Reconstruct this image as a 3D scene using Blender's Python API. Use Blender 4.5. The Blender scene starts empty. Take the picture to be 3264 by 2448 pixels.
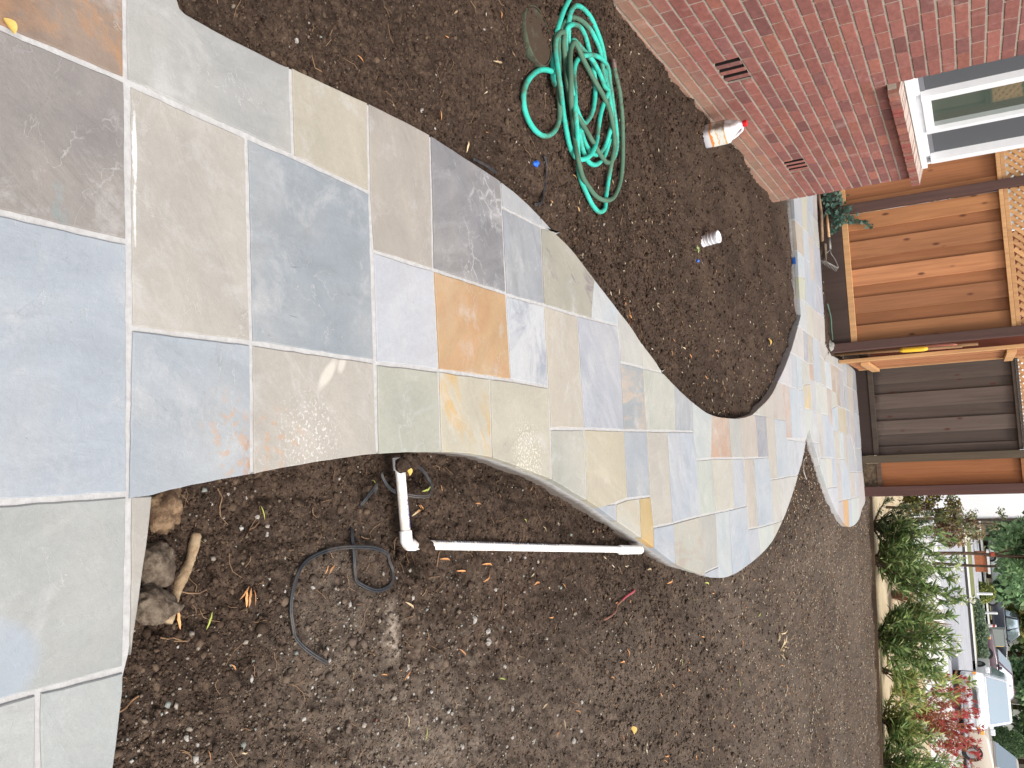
import bpy, bmesh, math, random
import numpy as np
from mathutils import Vector, Matrix

# ---------------------------------------------------------------- camera, sky, sun, exposure
SC = bpy.context.scene
COL = SC.collection
R = math.radians
CAM_H = 1.30
PITCH = math.atan(1457.0 / 2780.0)
ROLL = R(5.3)
YAW = R(5.26)
_right = Vector((math.cos(YAW), math.sin(YAW), 0))
_ahead = Vector((-math.sin(YAW), math.cos(YAW), 0))
_fwd = _ahead * math.cos(PITCH) - Vector((0, 0, math.sin(PITCH)))
_up = _ahead * math.sin(PITCH) + Vector((0, 0, math.cos(PITCH)))
_u = _right * math.cos(ROLL) - _up * math.sin(ROLL)
_v = _right * math.sin(ROLL) + _up * math.cos(ROLL)
cam_data = bpy.data.cameras.new('camera')
cam_data.sensor_fit = 'HORIZONTAL'
cam_data.sensor_width = 36.0
cam_data.lens = 36.0 * 2780.0 / 3264.0
cam_data.clip_start = 0.02
cam_data.clip_end = 3000.0
cam = bpy.data.objects.new('camera', cam_data)
COL.objects.link(cam)
# the phone was held on its side: the picture's right edge is up
m = Matrix((_v, -_u, -_fwd)).transposed().to_4x4()
m.translation = (0, 0, CAM_H)
cam.matrix_world = m
SC.camera = cam

SUN_EL, SUN_AZ = R(54), R(128)          # azimuth measured clockwise from +Y
world = bpy.data.worlds.new('World')
SC.world = world
world.use_nodes = True
wt = world.node_tree
wt.nodes.clear()
sky = wt.nodes.new('ShaderNodeTexSky')
sky.sky_type = 'NISHITA'
sky.sun_disc = False
sky.sun_elevation = SUN_EL
sky.sun_rotation = SUN_AZ
sky.dust_density = 4.0
sky.air_density = 1.0
sky.ozone_density = 1.0
hs = wt.nodes.new('ShaderNodeHueSaturation')
hs.inputs['Saturation'].default_value = 0.22      # thin cloud cover
bg = wt.nodes.new('ShaderNodeBackground')
bg.inputs['Strength'].default_value = 0.15
wo = wt.nodes.new('ShaderNodeOutputWorld')
wt.links.new(sky.outputs[0], hs.inputs['Color'])
wt.links.new(hs.outputs[0], bg.inputs['Color'])
wt.links.new(bg.outputs[0], wo.inputs['Surface'])
sd = bpy.data.lights.new('sun', 'SUN')
sd.energy = 1.3
sd.angle = R(14)
sd.color = (1.0, 0.95, 0.88)
sun = bpy.data.objects.new('sun', sd)
COL.objects.link(sun)
sdir = Vector((math.sin(SUN_AZ) * math.cos(SUN_EL), math.cos(SUN_AZ) * math.cos(SUN_EL), math.sin(SUN_EL)))
sun.rotation_euler = sdir.to_track_quat('Z', 'Y').to_euler()
SC.view_settings.view_transform = 'Standard'
SC.view_settings.look = 'None'
SC.view_settings.gamma = 1.0
SC.view_settings.use_curve_mapping = False
SC.view_settings.exposure = 0.95
SC.render.engine = 'CYCLES'
SC.cycles.use_denoising = True
SC.cycles.max_bounces = 6
SC.cycles.diffuse_bounces = 3
SC.cycles.transparent_max_bounces = 8

random.seed(7)
rng = np.random.default_rng(11)
PI = math.pi

# ---------------------------------------------------------------- helpers
def lin(c, k=1.0):
    out = []
    for v in c[:3]:
        v = v / 255.0
        out.append(k * (v / 12.92 if v <= 0.04045 else ((v + 0.055) / 1.055) ** 2.4))
    return out
K = 0.60                                   # photographed tone -> surface albedo
def alb(c, k=K): return tuple(lin(c, k)) + (1.0,)

class NT:
    def __init__(s, name):
        s.m = bpy.data.materials.new(name); s.m.use_nodes = True
        s.t = s.m.node_tree; s.b = s.t.nodes['Principled BSDF']
        s.out = s.t.nodes['Material Output']
    def n(s, typ, ins=None, **props):
        o = s.t.nodes.new('ShaderNode' + typ)
        for k, v in props.items(): setattr(o, k, v)
        if ins:
            for k, v in ins.items():
                if hasattr(v, 'node'): s.t.links.new(v, o.inputs[k])
                elif isinstance(v, tuple) and len(v) == 2 and hasattr(v[0], 'outputs'): s.t.links.new(v[0].outputs[v[1]], o.inputs[k])
                elif hasattr(v, 'outputs'): s.t.links.new(v.outputs[0], o.inputs[k])
                else: o.inputs[k].default_value = v
        return o
    def set(s, k, v):
        if hasattr(v, 'node'): s.t.links.new(v, s.b.inputs[k])
        elif hasattr(v, 'outputs'): s.t.links.new(v.outputs[0], s.b.inputs[k])
        else: s.b.inputs[k].default_value = v
    def noise(s, scale, detail=4, rough=0.55, vec=None, dist=0.0):
        i = {'Scale': scale, 'Detail': detail, 'Roughness': rough, 'Distortion': dist}
        if vec is not None: i['Vector'] = vec
        return s.n('TexNoise', i)
    def ramp(s, fac, stops, interp='LINEAR'):
        r = s.n('ValToRGB', {'Fac': fac})
        r.color_ramp.interpolation = interp
        e = r.color_ramp.elements
        while len(e) < len(stops): e.new(0.5)
        for i, (p, c) in enumerate(stops):
            e[i].position = p
            e[i].color = c if hasattr(c, '__len__') else (c, c, c, 1)
        return r
    def mix(s, fac, a, b, mode='MIX'):
        o = s.n('MixRGB', blend_type=mode)
        for k, v in (('Fac', fac), ('Color1', a), ('Color2', b)):
            if hasattr(v, 'outputs'): s.t.links.new(v.outputs[0], o.inputs[k])
            elif hasattr(v, 'node'): s.t.links.new(v, o.inputs[k])
            else: o.inputs[k].default_value = v
        return o
    def math(s, op, a, b=None, clamp=False):
        o = s.n('Math', operation=op, use_clamp=clamp)
        for i, v in enumerate((a, b)):
            if v is None: continue
            if hasattr(v, 'outputs'): s.t.links.new(v.outputs[0], o.inputs[i])
            elif hasattr(v, 'node'): s.t.links.new(v, o.inputs[i])
            else: o.inputs[i].default_value = v
        return o
    def bump(s, h, strength, dist, normal=None):
        i = {'Height': h, 'Strength': strength, 'Distance': dist}
        if normal is not None: i['Normal'] = normal
        return s.n('Bump', i)

def plain(name, c, rough=0.7, noise=0.12, scale=30, bump=0.0, bs=60, k=K, spec=0.35, metal=0.0, dirt=None, dirt_scale=6, dirt_amt=0.5):
    t = NT(name)
    tc = t.n('TexCoord')
    oi = t.n('ObjectInfo')
    v = t.n('VectorMath', {0: (tc, 'Object'), 1: (oi, 'Location')}, operation='ADD')
    nz = t.noise(scale, 5, 0.6, v)
    base = alb(c, k)
    d = tuple(x * (1 - noise * 1.6) for x in base[:3]) + (1,)
    l = tuple(min(1, x * (1 + noise)) for x in base[:3]) + (1,)
    col = t.ramp(nz, [(0.3, d), (0.7, l)])
    if dirt:
        dn = t.noise(dirt_scale, 6, 0.65, v)
        f = t.ramp(dn, [(0.5, 0.0), (0.62, 1.0)])
        f = t.math('MULTIPLY', f, dirt_amt)
        col = t.mix(f, col, alb(dirt, k))
    t.set('Base Color', col)
    t.set('Roughness', rough)
    t.set('Specular IOR Level', spec)
    t.set('Metallic', metal)
    if bump:
        t.set('Normal', t.bump(t.noise(bs, 6, 0.6, v), bump, 0.004))
    return t.m

def link(o, parent=None):
    COL.objects.link(o)
    if parent is not None: o.parent = parent
    return o
def tag(o, label=None, cat=None, group=None, kind=None):
    if label: o['label'] = label
    if cat: o['category'] = cat
    if group: o['group'] = group
    if kind: o['kind'] = kind
    return o
def empty(name, loc=(0, 0, 0), rz=0.0):
    o = bpy.data.objects.new(name, None)
    o.empty_display_size = 0.1
    o.location = loc; o.rotation_euler = (0, 0, rz)
    return link(o)
def mesh_np(name, V, Fc, mat=None, parent=None, smooth=False, vcol=None, loc=None):
    """V (n,3); Fc (m,3|4) array or list of index lists."""
    me = bpy.data.meshes.new(name)
    V = np.asarray(V, dtype=np.float32)
    if loc is not None: V = V - np.asarray(loc, dtype=np.float32)
    if isinstance(Fc, np.ndarray):
        m_, k_ = Fc.shape
        me.vertices.add(len(V)); me.vertices.foreach_set('co', V.ravel())
        me.loops.add(m_ * k_); me.loops.foreach_set('vertex_index', Fc.astype(np.int32).ravel())
        me.polygons.add(m_); me.polygons.foreach_set('loop_start', np.arange(0, m_ * k_, k_, dtype=np.int32))
        me.update(calc_edges=True)
    else:
        me.from_pydata([tuple(map(float, v)) for v in V], [], [list(map(int, f)) for f in Fc])
        me.update()
    me.validate()
    if smooth: me.polygons.foreach_set('use_smooth', np.ones(len(me.polygons), dtype=bool))
    if vcol is not None:
        a = me.color_attributes.new('col', 'FLOAT_COLOR', 'POINT')
        vc = np.ones((len(V), 4), dtype=np.float32); vc[:, :3] = vcol
        a.data.foreach_set('color', vc.ravel())
    if mat: me.materials.append(mat)
    o = bpy.data.objects.new(name, me)
    if loc is not None: o.location = loc
    return link(o, parent)

class MB:
    """collects simple solids into one mesh"""
    def __init__(s): s.v = []; s.f = []
    def add(s, V, Fc):
        n = len(s.v); s.v += [tuple(map(float, p)) for p in V]; s.f += [[i + n for i in f] for f in Fc]; return s
    def box(s, a, b, j=0.0):
        x0, y0, z0 = a; x1, y1, z1 = b
        P = [(x0, y0, z0), (x1, y0, z0), (x1, y1, z0), (x0, y1, z0), (x0, y0, z1), (x1, y0, z1), (x1, y1, z1), (x0, y1, z1)]
        if j: P = [tuple(c + random.uniform(-j, j) for c in p) for p in P]
        return s.add(P, [(0, 3, 2, 1), (4, 5, 6, 7), (0, 1, 5, 4), (1, 2, 6, 5), (2, 3, 7, 6), (3, 0, 4, 7)])
    def obox(s, c, ax, ay, az):
        c, ax, ay, az = map(Vector, (c, ax, ay, az))
        P = [c + ax * i + ay * j + az * k for k in (-1, 1) for (i, j) in ((-1, -1), (1, -1), (1, 1), (-1, 1))]
        return s.add(P, [(0, 3, 2, 1), (4, 5, 6, 7), (0, 1, 5, 4), (1, 2, 6, 5), (2, 3, 7, 6), (3, 0, 4, 7)])
    def prism(s, poly, d):
        """poly: 3D ring, d: extrusion vector"""
        n = len(poly); d = Vector(d)
        P = [Vector(p) for p in poly] + [Vector(p) + d for p in poly]
        return s.add(P, [list(range(n))[::-1], list(range(n, 2 * n))] + [(i, (i + 1) % n, n + (i + 1) % n, n + i) for i in range(n)])
    def tube(s, pts, rad, sides=8, caps=True, flat=1.0):
        V, Fc = tube_mesh(pts, rad, sides, caps, flat); return s.add(V, Fc)
    def lathe(s, prof, c=(0, 0, 0), n=24, axis='z', caps=True):
        P = []; 
        for r_, z in prof:
            for k in range(n):
                a = 2 * PI * k / n
                p = (r_ * math.cos(a), r_ * math.sin(a), z)
                if axis == 'x': p = (p[2], p[0], p[1])
                if axis == 'y': p = (p[0], p[2], p[1])
                P.append((p[0] + c[0], p[1] + c[1], p[2] + c[2]))
        Fc = []
        for i in range(len(prof) - 1):
            for k in range(n):
                Fc.append((i * n + k, i * n + (k + 1) % n, (i + 1) * n + (k + 1) % n, (i + 1) * n + k))
        if caps:
            Fc.append(list(range(n))[::-1]); Fc.append([(len(prof) - 1) * n + k for k in range(n)])
        return s.add(P, Fc)
    def build(s, name, mat, parent=None, smooth=False, bevel=0.0, loc=None):
        V = np.array(s.v, dtype=np.float32)
        o = mesh_np(name, V, s.f, mat, parent, smooth, loc=loc)
        if bevel:
            b = o.modifiers.new('bevel', 'BEVEL'); b.width = bevel; b.segments = 2; b.limit_method = 'ANGLE'; b.angle_limit = R(40)
        return o

def tube_mesh(pts, rad, sides=8, caps=True, flat=1.0):
    P = [Vector(p) for p in pts]; n = len(P)
    rad = rad if hasattr(rad, '__len__') else [rad] * n
    V = []; Fc = []
    up = Vector((0, 0, 1)); prev = None
    for i in range(n):
        t = (P[min(i + 1, n - 1)] - P[max(i - 1, 0)])
        if t.length < 1e-9: t = Vector((1, 0, 0))
        t.normalize()
        if prev is None:
            a = up if abs(t.z) < 0.9 else Vector((1, 0, 0))
            x = t.cross(a).normalized()
        else:
            x = (prev - t * prev.dot(t))
            x = x.normalized() if x.length > 1e-6 else t.cross(up).normalized()
        prev = x; y = t.cross(x)
        for k in range(sides):
            a = 2 * PI * k / sides
            V.append(P[i] + x * (rad[i] * math.cos(a)) + y * (rad[i] * flat * math.sin(a)))
    for i in range(n - 1):
        for k in range(sides):
            Fc.append((i * sides + k, i * sides + (k + 1) % sides, (i + 1) * sides + (k + 1) % sides, (i + 1) * sides + k))
    if caps:
        Fc.append(list(range(sides))[::-1]); Fc.append([(n - 1) * sides + k for k in range(sides)])
    return V, Fc

def catmull(pts, step):
    P = [np.array(p, float) for p in pts]
    P = [2 * P[0] - P[1]] + P + [2 * P[-1] - P[-2]]
    out = []
    for i in range(1, len(P) - 2):
        p0, p1, p2, p3 = P[i - 1:i + 3]
        n = max(2, int(np.linalg.norm(p2 - p1) / step))
        for k in range(n):
            t = k / n
            out.append(0.5 * ((2 * p1) + (p2 - p0) * t + (2 * p0 - 5 * p1 + 4 * p2 - p3) * t * t + (3 * p1 - p0 - 3 * p2 + p3) * t ** 3))
    out.append(P[-2])
    return np.array(out)

def vnoise(x, y, seed=0):
    xi = np.floor(x).astype(np.int64); yi = np.floor(y).astype(np.int64)
    fx = x - xi; fy = y - yi
    fx = fx * fx * (3 - 2 * fx); fy = fy * fy * (3 - 2 * fy)
    def h(a, b):
        n = (a * 374761393 + b * 668265263 + seed * 1442695041) & 0xffffffff
        n = ((n ^ (n >> 13)) * 1274126177) & 0xffffffff
        return ((n ^ (n >> 16)) & 0xffff) / 65535.0
    return (h(xi, yi) * (1 - fx) + h(xi + 1, yi) * fx) * (1 - fy) + (h(xi, yi + 1) * (1 - fx) + h(xi + 1, yi + 1) * fx) * fy
def sstep(a, b, x):
    t = np.clip((x - a) / (b - a), 0, 1); return t * t * (3 - 2 * t)

def in_poly(px, py, poly):
    inside = np.zeros(px.shape, bool); n = len(poly)
    for i in range(n):
        x0, y0 = poly[i]; x1, y1 = poly[(i + 1) % n]
        if y0 == y1: continue
        c = ((y0 > py) != (y1 > py)) & (px < (x1 - x0) * (py - y0) / (y1 - y0) + x0)
        inside ^= c
    return inside
def seg_dist(px, py, poly, closed=True):
    d = np.full(px.shape, 1e9); n = len(poly)
    for i in range(n if closed else n - 1):
        x0, y0 = poly[i]; x1, y1 = poly[(i + 1) % n]
        dx, dy = x1 - x0, y1 - y0; L2 = dx * dx + dy * dy + 1e-12
        t = np.clip(((px - x0) * dx + (py - y0) * dy) / L2, 0, 1)
        d = np.minimum(d, (px - x0 - t * dx) ** 2 + (py - y0 - t * dy) ** 2)
    return np.sqrt(d)

# ---------------------------------------------------------------- layout traced in image pixels, projected to metres on the path level
OUTLINE=[[-0.8992,1.1615],[-0.8944,1.1736],[-0.8937,1.2121],[-0.8913,1.2655],[-0.8931,1.362],[-0.8955,1.456],[-0.8996,1.4725],[-0.9042,1.59],[-0.9131,1.7552],[-0.9176,1.9058],[-0.918,2.0386],[-0.9067,2.224],[-0.8981,2.3691],[-0.8904,2.4573],[-0.872,2.6008],[-0.8352,2.7547],[-0.8044,2.8591],[-0.7896,2.9258],[-0.7575,3.0426],[-0.701,3.1843],[-0.6469,3.3262],[-0.5939,3.4685],[-0.5345,3.6261],[-0.4751,3.7472],[-0.4203,3.8915],[-0.3589,4.0291],[-0.3109,4.18],[-0.2359,4.4703],[-0.1954,4.6701],[-0.1746,4.8021],[-0.161,4.9985],[-0.1552,5.3006],[-0.1592,5.5173],[-0.1758,5.7541],[-0.1952,5.9155],[-0.2498,6.1561],[-0.2907,6.3493],[-0.3441,6.5374],[-0.3904,6.6789],[-0.4628,6.8472],[-0.5737,7.1263],[-0.7309,7.451],[-0.8683,7.6987],[-1.0136,7.9375],[-1.1278,8.1202],[-1.3189,8.1291],[-1.7406,8.1989],[-2.0315,8.1974],[-2.2247,8.2239],[-3.8247,8.2439],[-4.0313,9.7365],[-2.6313,9.7365],[-2.2976,9.6368],[-2.0408,9.6365],[-1.566,9.5917],[-1.2713,9.5698],[-1.0059,9.4971],[-0.9514,9.59],[-0.9,9.86],[-0.9,10.6],[-0.9,11.3],[-0.86,11.93],[-0.6,12.0998],[-0.0215,11.9645],[0.3978,11.87],[0.668,11.9442],[0.8022,11.8807],[0.8378,11.7488],[0.8628,11.4916],[0.9473,11.1898],[0.9826,10.8065],[0.9796,10.4712],[0.958,10.1696],[0.8965,9.8585],[0.7747,9.464],[0.6079,9.0905],[0.4694,8.8449],[0.2686,8.572],[0.1293,8.3951],[-0.0001,8.2186],[-0.0539,8.1537],[-0.1042,8.105],[-0.0108,7.9045],[0.1609,7.6315],[0.2818,7.3675],[0.4222,7.0496],[0.5777,6.6205],[0.6851,6.2017],[0.7272,5.81],[0.7482,5.3982],[0.7492,5.0704],[0.7274,4.8105],[0.6752,4.5291],[0.6042,4.2355],[0.5487,4.0338],[0.4414,3.7477],[0.3731,3.5685],[0.2832,3.3118],[0.2053,3.1026],[0.146,2.9104],[0.0919,2.7377],[0.0398,2.5007],[0.005,2.3245],[-0.0109,2.1843],[-0.0178,2.0465],[-0.0211,1.9221],[-0.0203,1.7505],[-0.0115,1.5759],[0.0029,1.4088],[0.012,1.3205],[0.0228,1.1963],[0.0323,1.1168],[0.0362,1.0776],[0.1053,1.0673],[0.1885,1.0514],[0.3053,1.0289],[0.3421,1.0166],[0.414,1.0039],[0.4812,0.9915],[0.5812,0.7415],[0.6412,0.3],[0.6812,-0.8],[-1.9,-0.8],[-1.9,1.1315],[-1.0,1.1415],[-0.9292,1.1495]]
STONES=[
((150,122,104),(196,140,92),'orangebrown',[(-1.25,0.55),(-0.712,0.55),(-0.708,1.036),(-1.25,1.036)]),
((152,144,140),(150,160,158),'slate',[(-0.712,0.62),(-0.413,0.62),(-0.411,1.036),(-0.708,1.036)]),
((176,190,206),None,'blue',[(-0.413,0.6),(0.03,0.6),(0.035,1.03),(-0.411,1.036)]),
((178,184,180),(176,192,212),'bluecorner',[(0.03,0.6),(0.324,0.6),(0.327,1.018),(0.035,1.03)]),
((186,192,190),None,'grey',[(0.324,0.5),(0.75,0.5),(0.75,0.862),(0.324,0.862)]),
((184,192,188),None,'grey',[(0.324,0.862),(0.75,0.862),(0.75,1.018),(0.327,1.018)]),
((186,180,170),None,'tan',[(0.035,1.032),(0.4,1.02),(0.4,1.2),(0.035,1.2)]),
((182,182,178),None,'grey',[(-1.25,1.036),(-0.708,1.036),(-0.6919,1.473),(-1.0,1.473)]),
((170,182,196),None,'blue',[(-1.95,0.45),(-1.25,0.45),(-1.25,1.2),(-1.95,1.2)]),
((178,172,160),None,'tan',[(-1.95,0.0),(-0.9,0.0),(-0.9,0.54),(-1.25,0.54),(-1.95,0.44)]),
((172,184,198),None,'blue',[(-0.9,0.0),(-0.3,0.0),(-0.3,0.54),(-0.9,0.54)]),
((184,180,170),None,'tan',[(-0.3,0.0),(0.2,0.0),(0.2,0.54),(-0.3,0.54)]),
((180,188,192),None,'grey',[(0.2,0.0),(0.8,0.0),(0.8,0.49),(0.2,0.49)]),
((180,186,196),None,'blue',[(-1.95,-0.82),(-0.7,-0.82),(-0.7,0.0),(-1.95,0.0)]),
((186,178,166),None,'tan',[(-0.7,-0.82),(0.8,-0.82),(0.8,0.0),(-0.7,0.0)]),
((196,188,176),None,'tanpaint',[(-0.7056,1.0418),(-0.6941,1.3314),(-0.2568,1.3298),(-0.2566,1.0383)]),
((172,186,200),(205,170,140),'bluerust',[(-0.2566,1.0383),(-0.2568,1.3298),(0.0241,1.3226),(0.0474,1.025)]),
((196,186,164),None,'tan',[(-0.9105,1.474),(-0.9382,1.7606),(-0.679,1.7524),(-0.6919,1.473)]),
((158,172,184),None,'bluedark',[(-0.6941,1.3314),(-0.6919,1.473),(-0.679,1.7524),(-0.248,1.7472),(-0.2568,1.3298)]),
((192,184,172),(205,170,140),'whitesmear',[(-0.2568,1.3298),(-0.248,1.7472),(0.0061,1.745),(0.0241,1.3226)]),
((182,172,160),None,'tan',[(-0.9382,1.7606),(-0.9478,2.0498),(-0.5273,2.0352),(-0.5293,1.7583),(-0.679,1.7524)]),
((196,202,216),None,'blue',[(-0.5293,1.7583),(-0.5273,2.0352),(-0.2449,2.0389),(-0.2449,1.7527)]),
((190,190,172),None,'green',[(-0.2449,1.7527),(-0.2449,2.0389),(0.0154,2.031),(0.0061,1.745)]),
((156,154,160),None,'slatewhite',[(-0.9478,2.0498),(-0.9326,2.4658),(-0.5209,2.46),(-0.5273,2.0352)]),
((214,170,118),(206,158,112),'orange',[(-0.5273,2.0352),(-0.5209,2.46),(-0.2393,2.4661),(-0.2449,2.0389)]),
((212,202,176),(222,180,112),'yellow',[(-0.2449,2.0389),(-0.2399,2.3295),(0.0437,2.3156),(0.0154,2.031)]),
((202,194,172),None,'speckle',[(-0.2399,2.3295),(-0.2393,2.4661),(-0.2297,2.7433),(0.1244,2.7324),(0.0437,2.3156)]),
((176,184,192),None,'grey',[(-0.9326,2.4658),(-0.8973,2.7572),(-0.8015,2.7517),(-0.8063,2.4636)]),
((184,190,196),None,'grey',[(-0.8973,2.7572),(-0.8183,2.9267),(-0.7963,2.8771),(-0.8015,2.7517)]),
((166,174,184),None,'bluestreak',[(-0.8063,2.4636),(-0.8015,2.7517),(-0.5198,2.7432),(-0.5174,2.4639)]),
((206,212,220),(160,166,178),'palegrey',[(-0.5174,2.4639),(-0.5198,2.7432),(-0.2297,2.7433),(-0.2393,2.4661)]),
((178,174,156),(140,126,130),'olive',[(-0.8015,2.7517),(-0.8183,2.9267),(-0.7427,3.2507),(-0.5192,3.1721),(-0.5198,2.7432)]),
((196,206,212),None,'pale',[(-0.7322,3.1888),(-0.6343,3.4974),(-0.5239,3.4569),(-0.5192,3.1721)]),
((200,190,172),None,'tan',[(-0.5198,2.7432),(-0.5177,3.0333),(-0.0851,3.0382),(-0.0842,2.7457),(-0.2297,2.7433)]),
((192,190,176),None,'green',[(-0.0842,2.7457),(-0.0851,3.0382),(0.2344,3.0252),(0.1458,2.7297)]),
((184,190,204),None,'lilac',[(-0.5177,3.0333),(-0.5192,3.1721),(-0.5239,3.4569),(-0.3682,3.4681),(-0.0799,3.4604),(-0.0851,3.0382)]),
((204,202,194),None,'tan',[(-0.5967,3.4689),(-0.4976,3.7724),(-0.3629,3.7451),(-0.3682,3.4681)]),
((208,204,192),None,'pale',[(-0.4956,3.7509),(-0.3739,4.0901),(-0.3586,4.0148),(-0.3629,3.7451)]),
((168,178,184),(198,180,162),'tanstripe',[(-0.3682,3.4681),(-0.3629,3.7451),(-0.0789,3.744),(-0.0799,3.4604)]),
((198,198,184),None,'green',[(-0.3629,3.7451),(-0.3586,4.0148),(-0.35,4.2103),(-0.077,4.1725),(-0.0789,3.744)]),
((176,184,194),None,'bluestreak',[(-0.3488,4.188),(-0.2517,4.5452),(-0.075,4.4806),(-0.077,4.1725)]),
((196,206,202),None,'green',[(-0.2664,4.4929),(-0.2097,4.8786),(0.0724,4.7933),(0.0745,4.5016),(-0.075,4.4806)]),
((206,194,166),None,'tan',[(-0.0851,3.0382),(-0.0799,3.4604),(0.205,3.4527),(0.2069,3.1086),(0.2344,3.0252)]),
((174,184,194),None,'blue',[(-0.0799,3.4604),(-0.0789,3.744),(0.213,3.7373),(0.205,3.4527)]),
((200,192,178),None,'tan',[(-0.0789,3.744),(-0.0756,4.0424),(0.3592,4.0336),(0.3522,3.7594),(0.213,3.7373)]),
((186,196,210),None,'lilac',[(-0.0756,4.0424),(-0.075,4.4864),(0.0745,4.5016),(0.3645,4.4984),(0.3592,4.0336)]),
((202,206,194),None,'green',[(0.0745,4.5016),(0.0743,4.7993),(0.3727,4.8074),(0.3645,4.4984)]),
((206,200,184),None,'tan',[(0.0743,4.7993),(0.0848,5.26),(0.3831,5.2234),(0.3727,4.8074)]),
((192,198,208),None,'blue',[(0.0848,5.26),(0.0915,5.5463),(0.3883,5.5442),(0.3831,5.2234)]),
((200,188,174),None,'tan',[(0.0915,5.5463),(0.0982,5.8397),(0.5493,5.8223),(0.5341,5.5415),(0.3883,5.5442)]),
((184,198,212),None,'blue',[(0.0982,5.8397),(0.1045,6.2982),(0.2627,6.3103),(0.5658,6.2915),(0.5493,5.8223)]),
((204,178,158),(206,160,128),'pinktan',[(-0.2081,4.8105),(-0.1903,5.2418),(0.0826,5.2446),(0.0724,4.7933)]),
((192,190,182),None,'tan',[(-0.1903,5.2418),(-0.1961,5.5366),(0.0901,5.5341),(0.0826,5.2446)]),
((200,186,172),None,'tan',[(-0.1961,5.5366),(-0.1898,5.9703),(0.0985,5.9715),(0.0901,5.5341)]),
((172,172,182),None,'bluestreak',[(-0.1898,5.9703),(-0.1846,6.3084),(0.1045,6.2982),(0.0985,5.9715)]),
((202,192,178),None,'tan',[(-0.1846,6.3084),(-0.1751,6.5834),(0.2658,6.5638),(0.2627,6.3103),(0.1045,6.2982)]),
((186,198,210),None,'blue',[(-0.1751,6.5834),(-0.164,7.0105),(-0.0173,7.0065),(0.2698,7.0133),(0.2658,6.5638)]),
((206,200,190),None,'tan',[(0.2627,6.3103),(0.267,6.6387),(0.5777,6.6205),(0.5658,6.2915)]),
((210,206,198),None,'pale',[(0.267,6.6387),(0.2698,7.0133),(0.2806,7.609),(0.5686,7.0622),(0.5777,6.6205)]),
((194,202,212),None,'blue',[(-0.0173,7.0065),(-0.0088,7.3114),(0.2754,7.2514),(0.2698,7.0133)]),
((204,206,212),None,'pale',[(-0.0088,7.3114),(0.0252,8.2067),(0.3006,8.0771),(0.2754,7.2514)]),
((174,188,204),None,'blue',[(0.2054,3.0826),(0.2142,3.3231),(0.3042,3.3128),(0.2276,3.0793)]),
((208,204,188),(196,184,160),'stripe',[(0.2142,3.3231),(0.2063,3.4504),(0.2096,3.5991),(0.4034,3.589),(0.3042,3.3128)]),
((218,186,122),(214,170,100),'yellow',[(0.2096,3.5991),(0.2128,3.7373),(0.3522,3.7593),(0.4669,3.7426),(0.4034,3.589)]),
((176,190,208),None,'blue',[(0.3522,3.7593),(0.3597,4.0336),(0.3628,4.0535),(0.5712,4.0401),(0.4669,3.7426)]),
((198,196,180),(188,172,156),'stripe',[(0.3594,4.0439),(0.3648,4.4987),(0.6581,4.5044),(0.6984,4.5246),(0.5712,4.0401)]),
((192,188,178),None,'tan',[(0.3648,4.4987),(0.3726,4.8065),(0.6631,4.7941),(0.6568,4.5047)]),
((196,206,208),None,'green',[(0.3726,4.8065),(0.3799,5.1037),(0.7945,5.073),(0.7491,4.7713),(0.6631,4.7941)]),
((182,196,212),None,'blue',[(0.3799,5.1037),(0.383,5.2229),(0.3872,5.5447),(0.5348,5.5419),(0.8156,5.5367),(0.7945,5.073)]),
((178,190,210),None,'blue',[(0.6568,4.5047),(0.6631,4.7941),(0.7491,4.7713),(0.6948,4.5004)]),
((192,196,206),None,'blue',[(0.5348,5.5419),(0.5495,5.8236),(0.7707,5.8171),(0.8156,5.5367)]),
((204,210,202),None,'green',[(0.5495,5.8236),(0.5666,6.2912),(0.7388,6.274),(0.7707,5.8171)]),
((206,200,186),None,'tan',[(0.5666,6.2912),(0.5728,6.6216),(0.5855,6.8214),(0.7563,6.2677)]),
((202,196,184),None,'tan',[(-0.1965,5.7913),(-0.18,6.2711),(-0.2831,6.2864),(-0.2311,5.9083)]),
((202,192,180),None,'tan',[(-0.18,6.2711),(-0.1689,6.5704),(-0.3693,6.6101),(-0.2831,6.2864)]),
((204,194,184),(192,176,164),'stripe',[(-0.1689,6.5704),(-0.1604,6.9943),(-0.4511,7.0092),(-0.465,6.802),(-0.3693,6.6101)]),
((204,190,182),(208,176,158),'pinktan',[(-0.1604,6.9943),(-0.4511,7.0092),(-0.4408,7.2816),(-0.0223,7.2559),(-0.024,6.99)]),
((190,206,218),None,'blue',[(-0.4408,7.2816),(-0.4342,7.6746),(-0.2936,7.6577),(-0.0174,7.6107),(-0.0223,7.2559)]),
((192,206,218),None,'blue',[(-0.4342,7.6746),(-0.4452,7.9301),(-0.2846,7.92),(-0.2936,7.6577)]),
((206,208,216),None,'pale',[(-0.2936,7.6577),(-0.2846,7.92),(-0.0103,7.8892),(-0.0174,7.6107)]),
((208,212,206),None,'green',[(-0.2846,7.92),(-0.2667,8.3208),(0.0008,8.285),(-0.0103,7.8892)]),
((208,204,208),None,'pale',[(-0.4625,6.7555),(-0.6628,7.2153),(-0.7388,7.4542),(-0.5919,7.4082),(-0.447,7.4163),(-0.4511,7.0092)]),
((192,200,212),None,'blue',[(-0.7388,7.4542),(-0.7244,7.7256),(-0.4351,7.6607),(-0.447,7.4163)]),
((194,208,216),None,'blue',[(-0.7244,7.7256),(-0.716,7.9636),(-0.4452,7.9301),(-0.4351,7.6607)]),
((204,202,192),None,'green',[(-0.716,7.9636),(-0.7041,8.331),(-0.5554,8.3387),(-0.514,8.3262),(-0.4873,7.9426)]),
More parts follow.
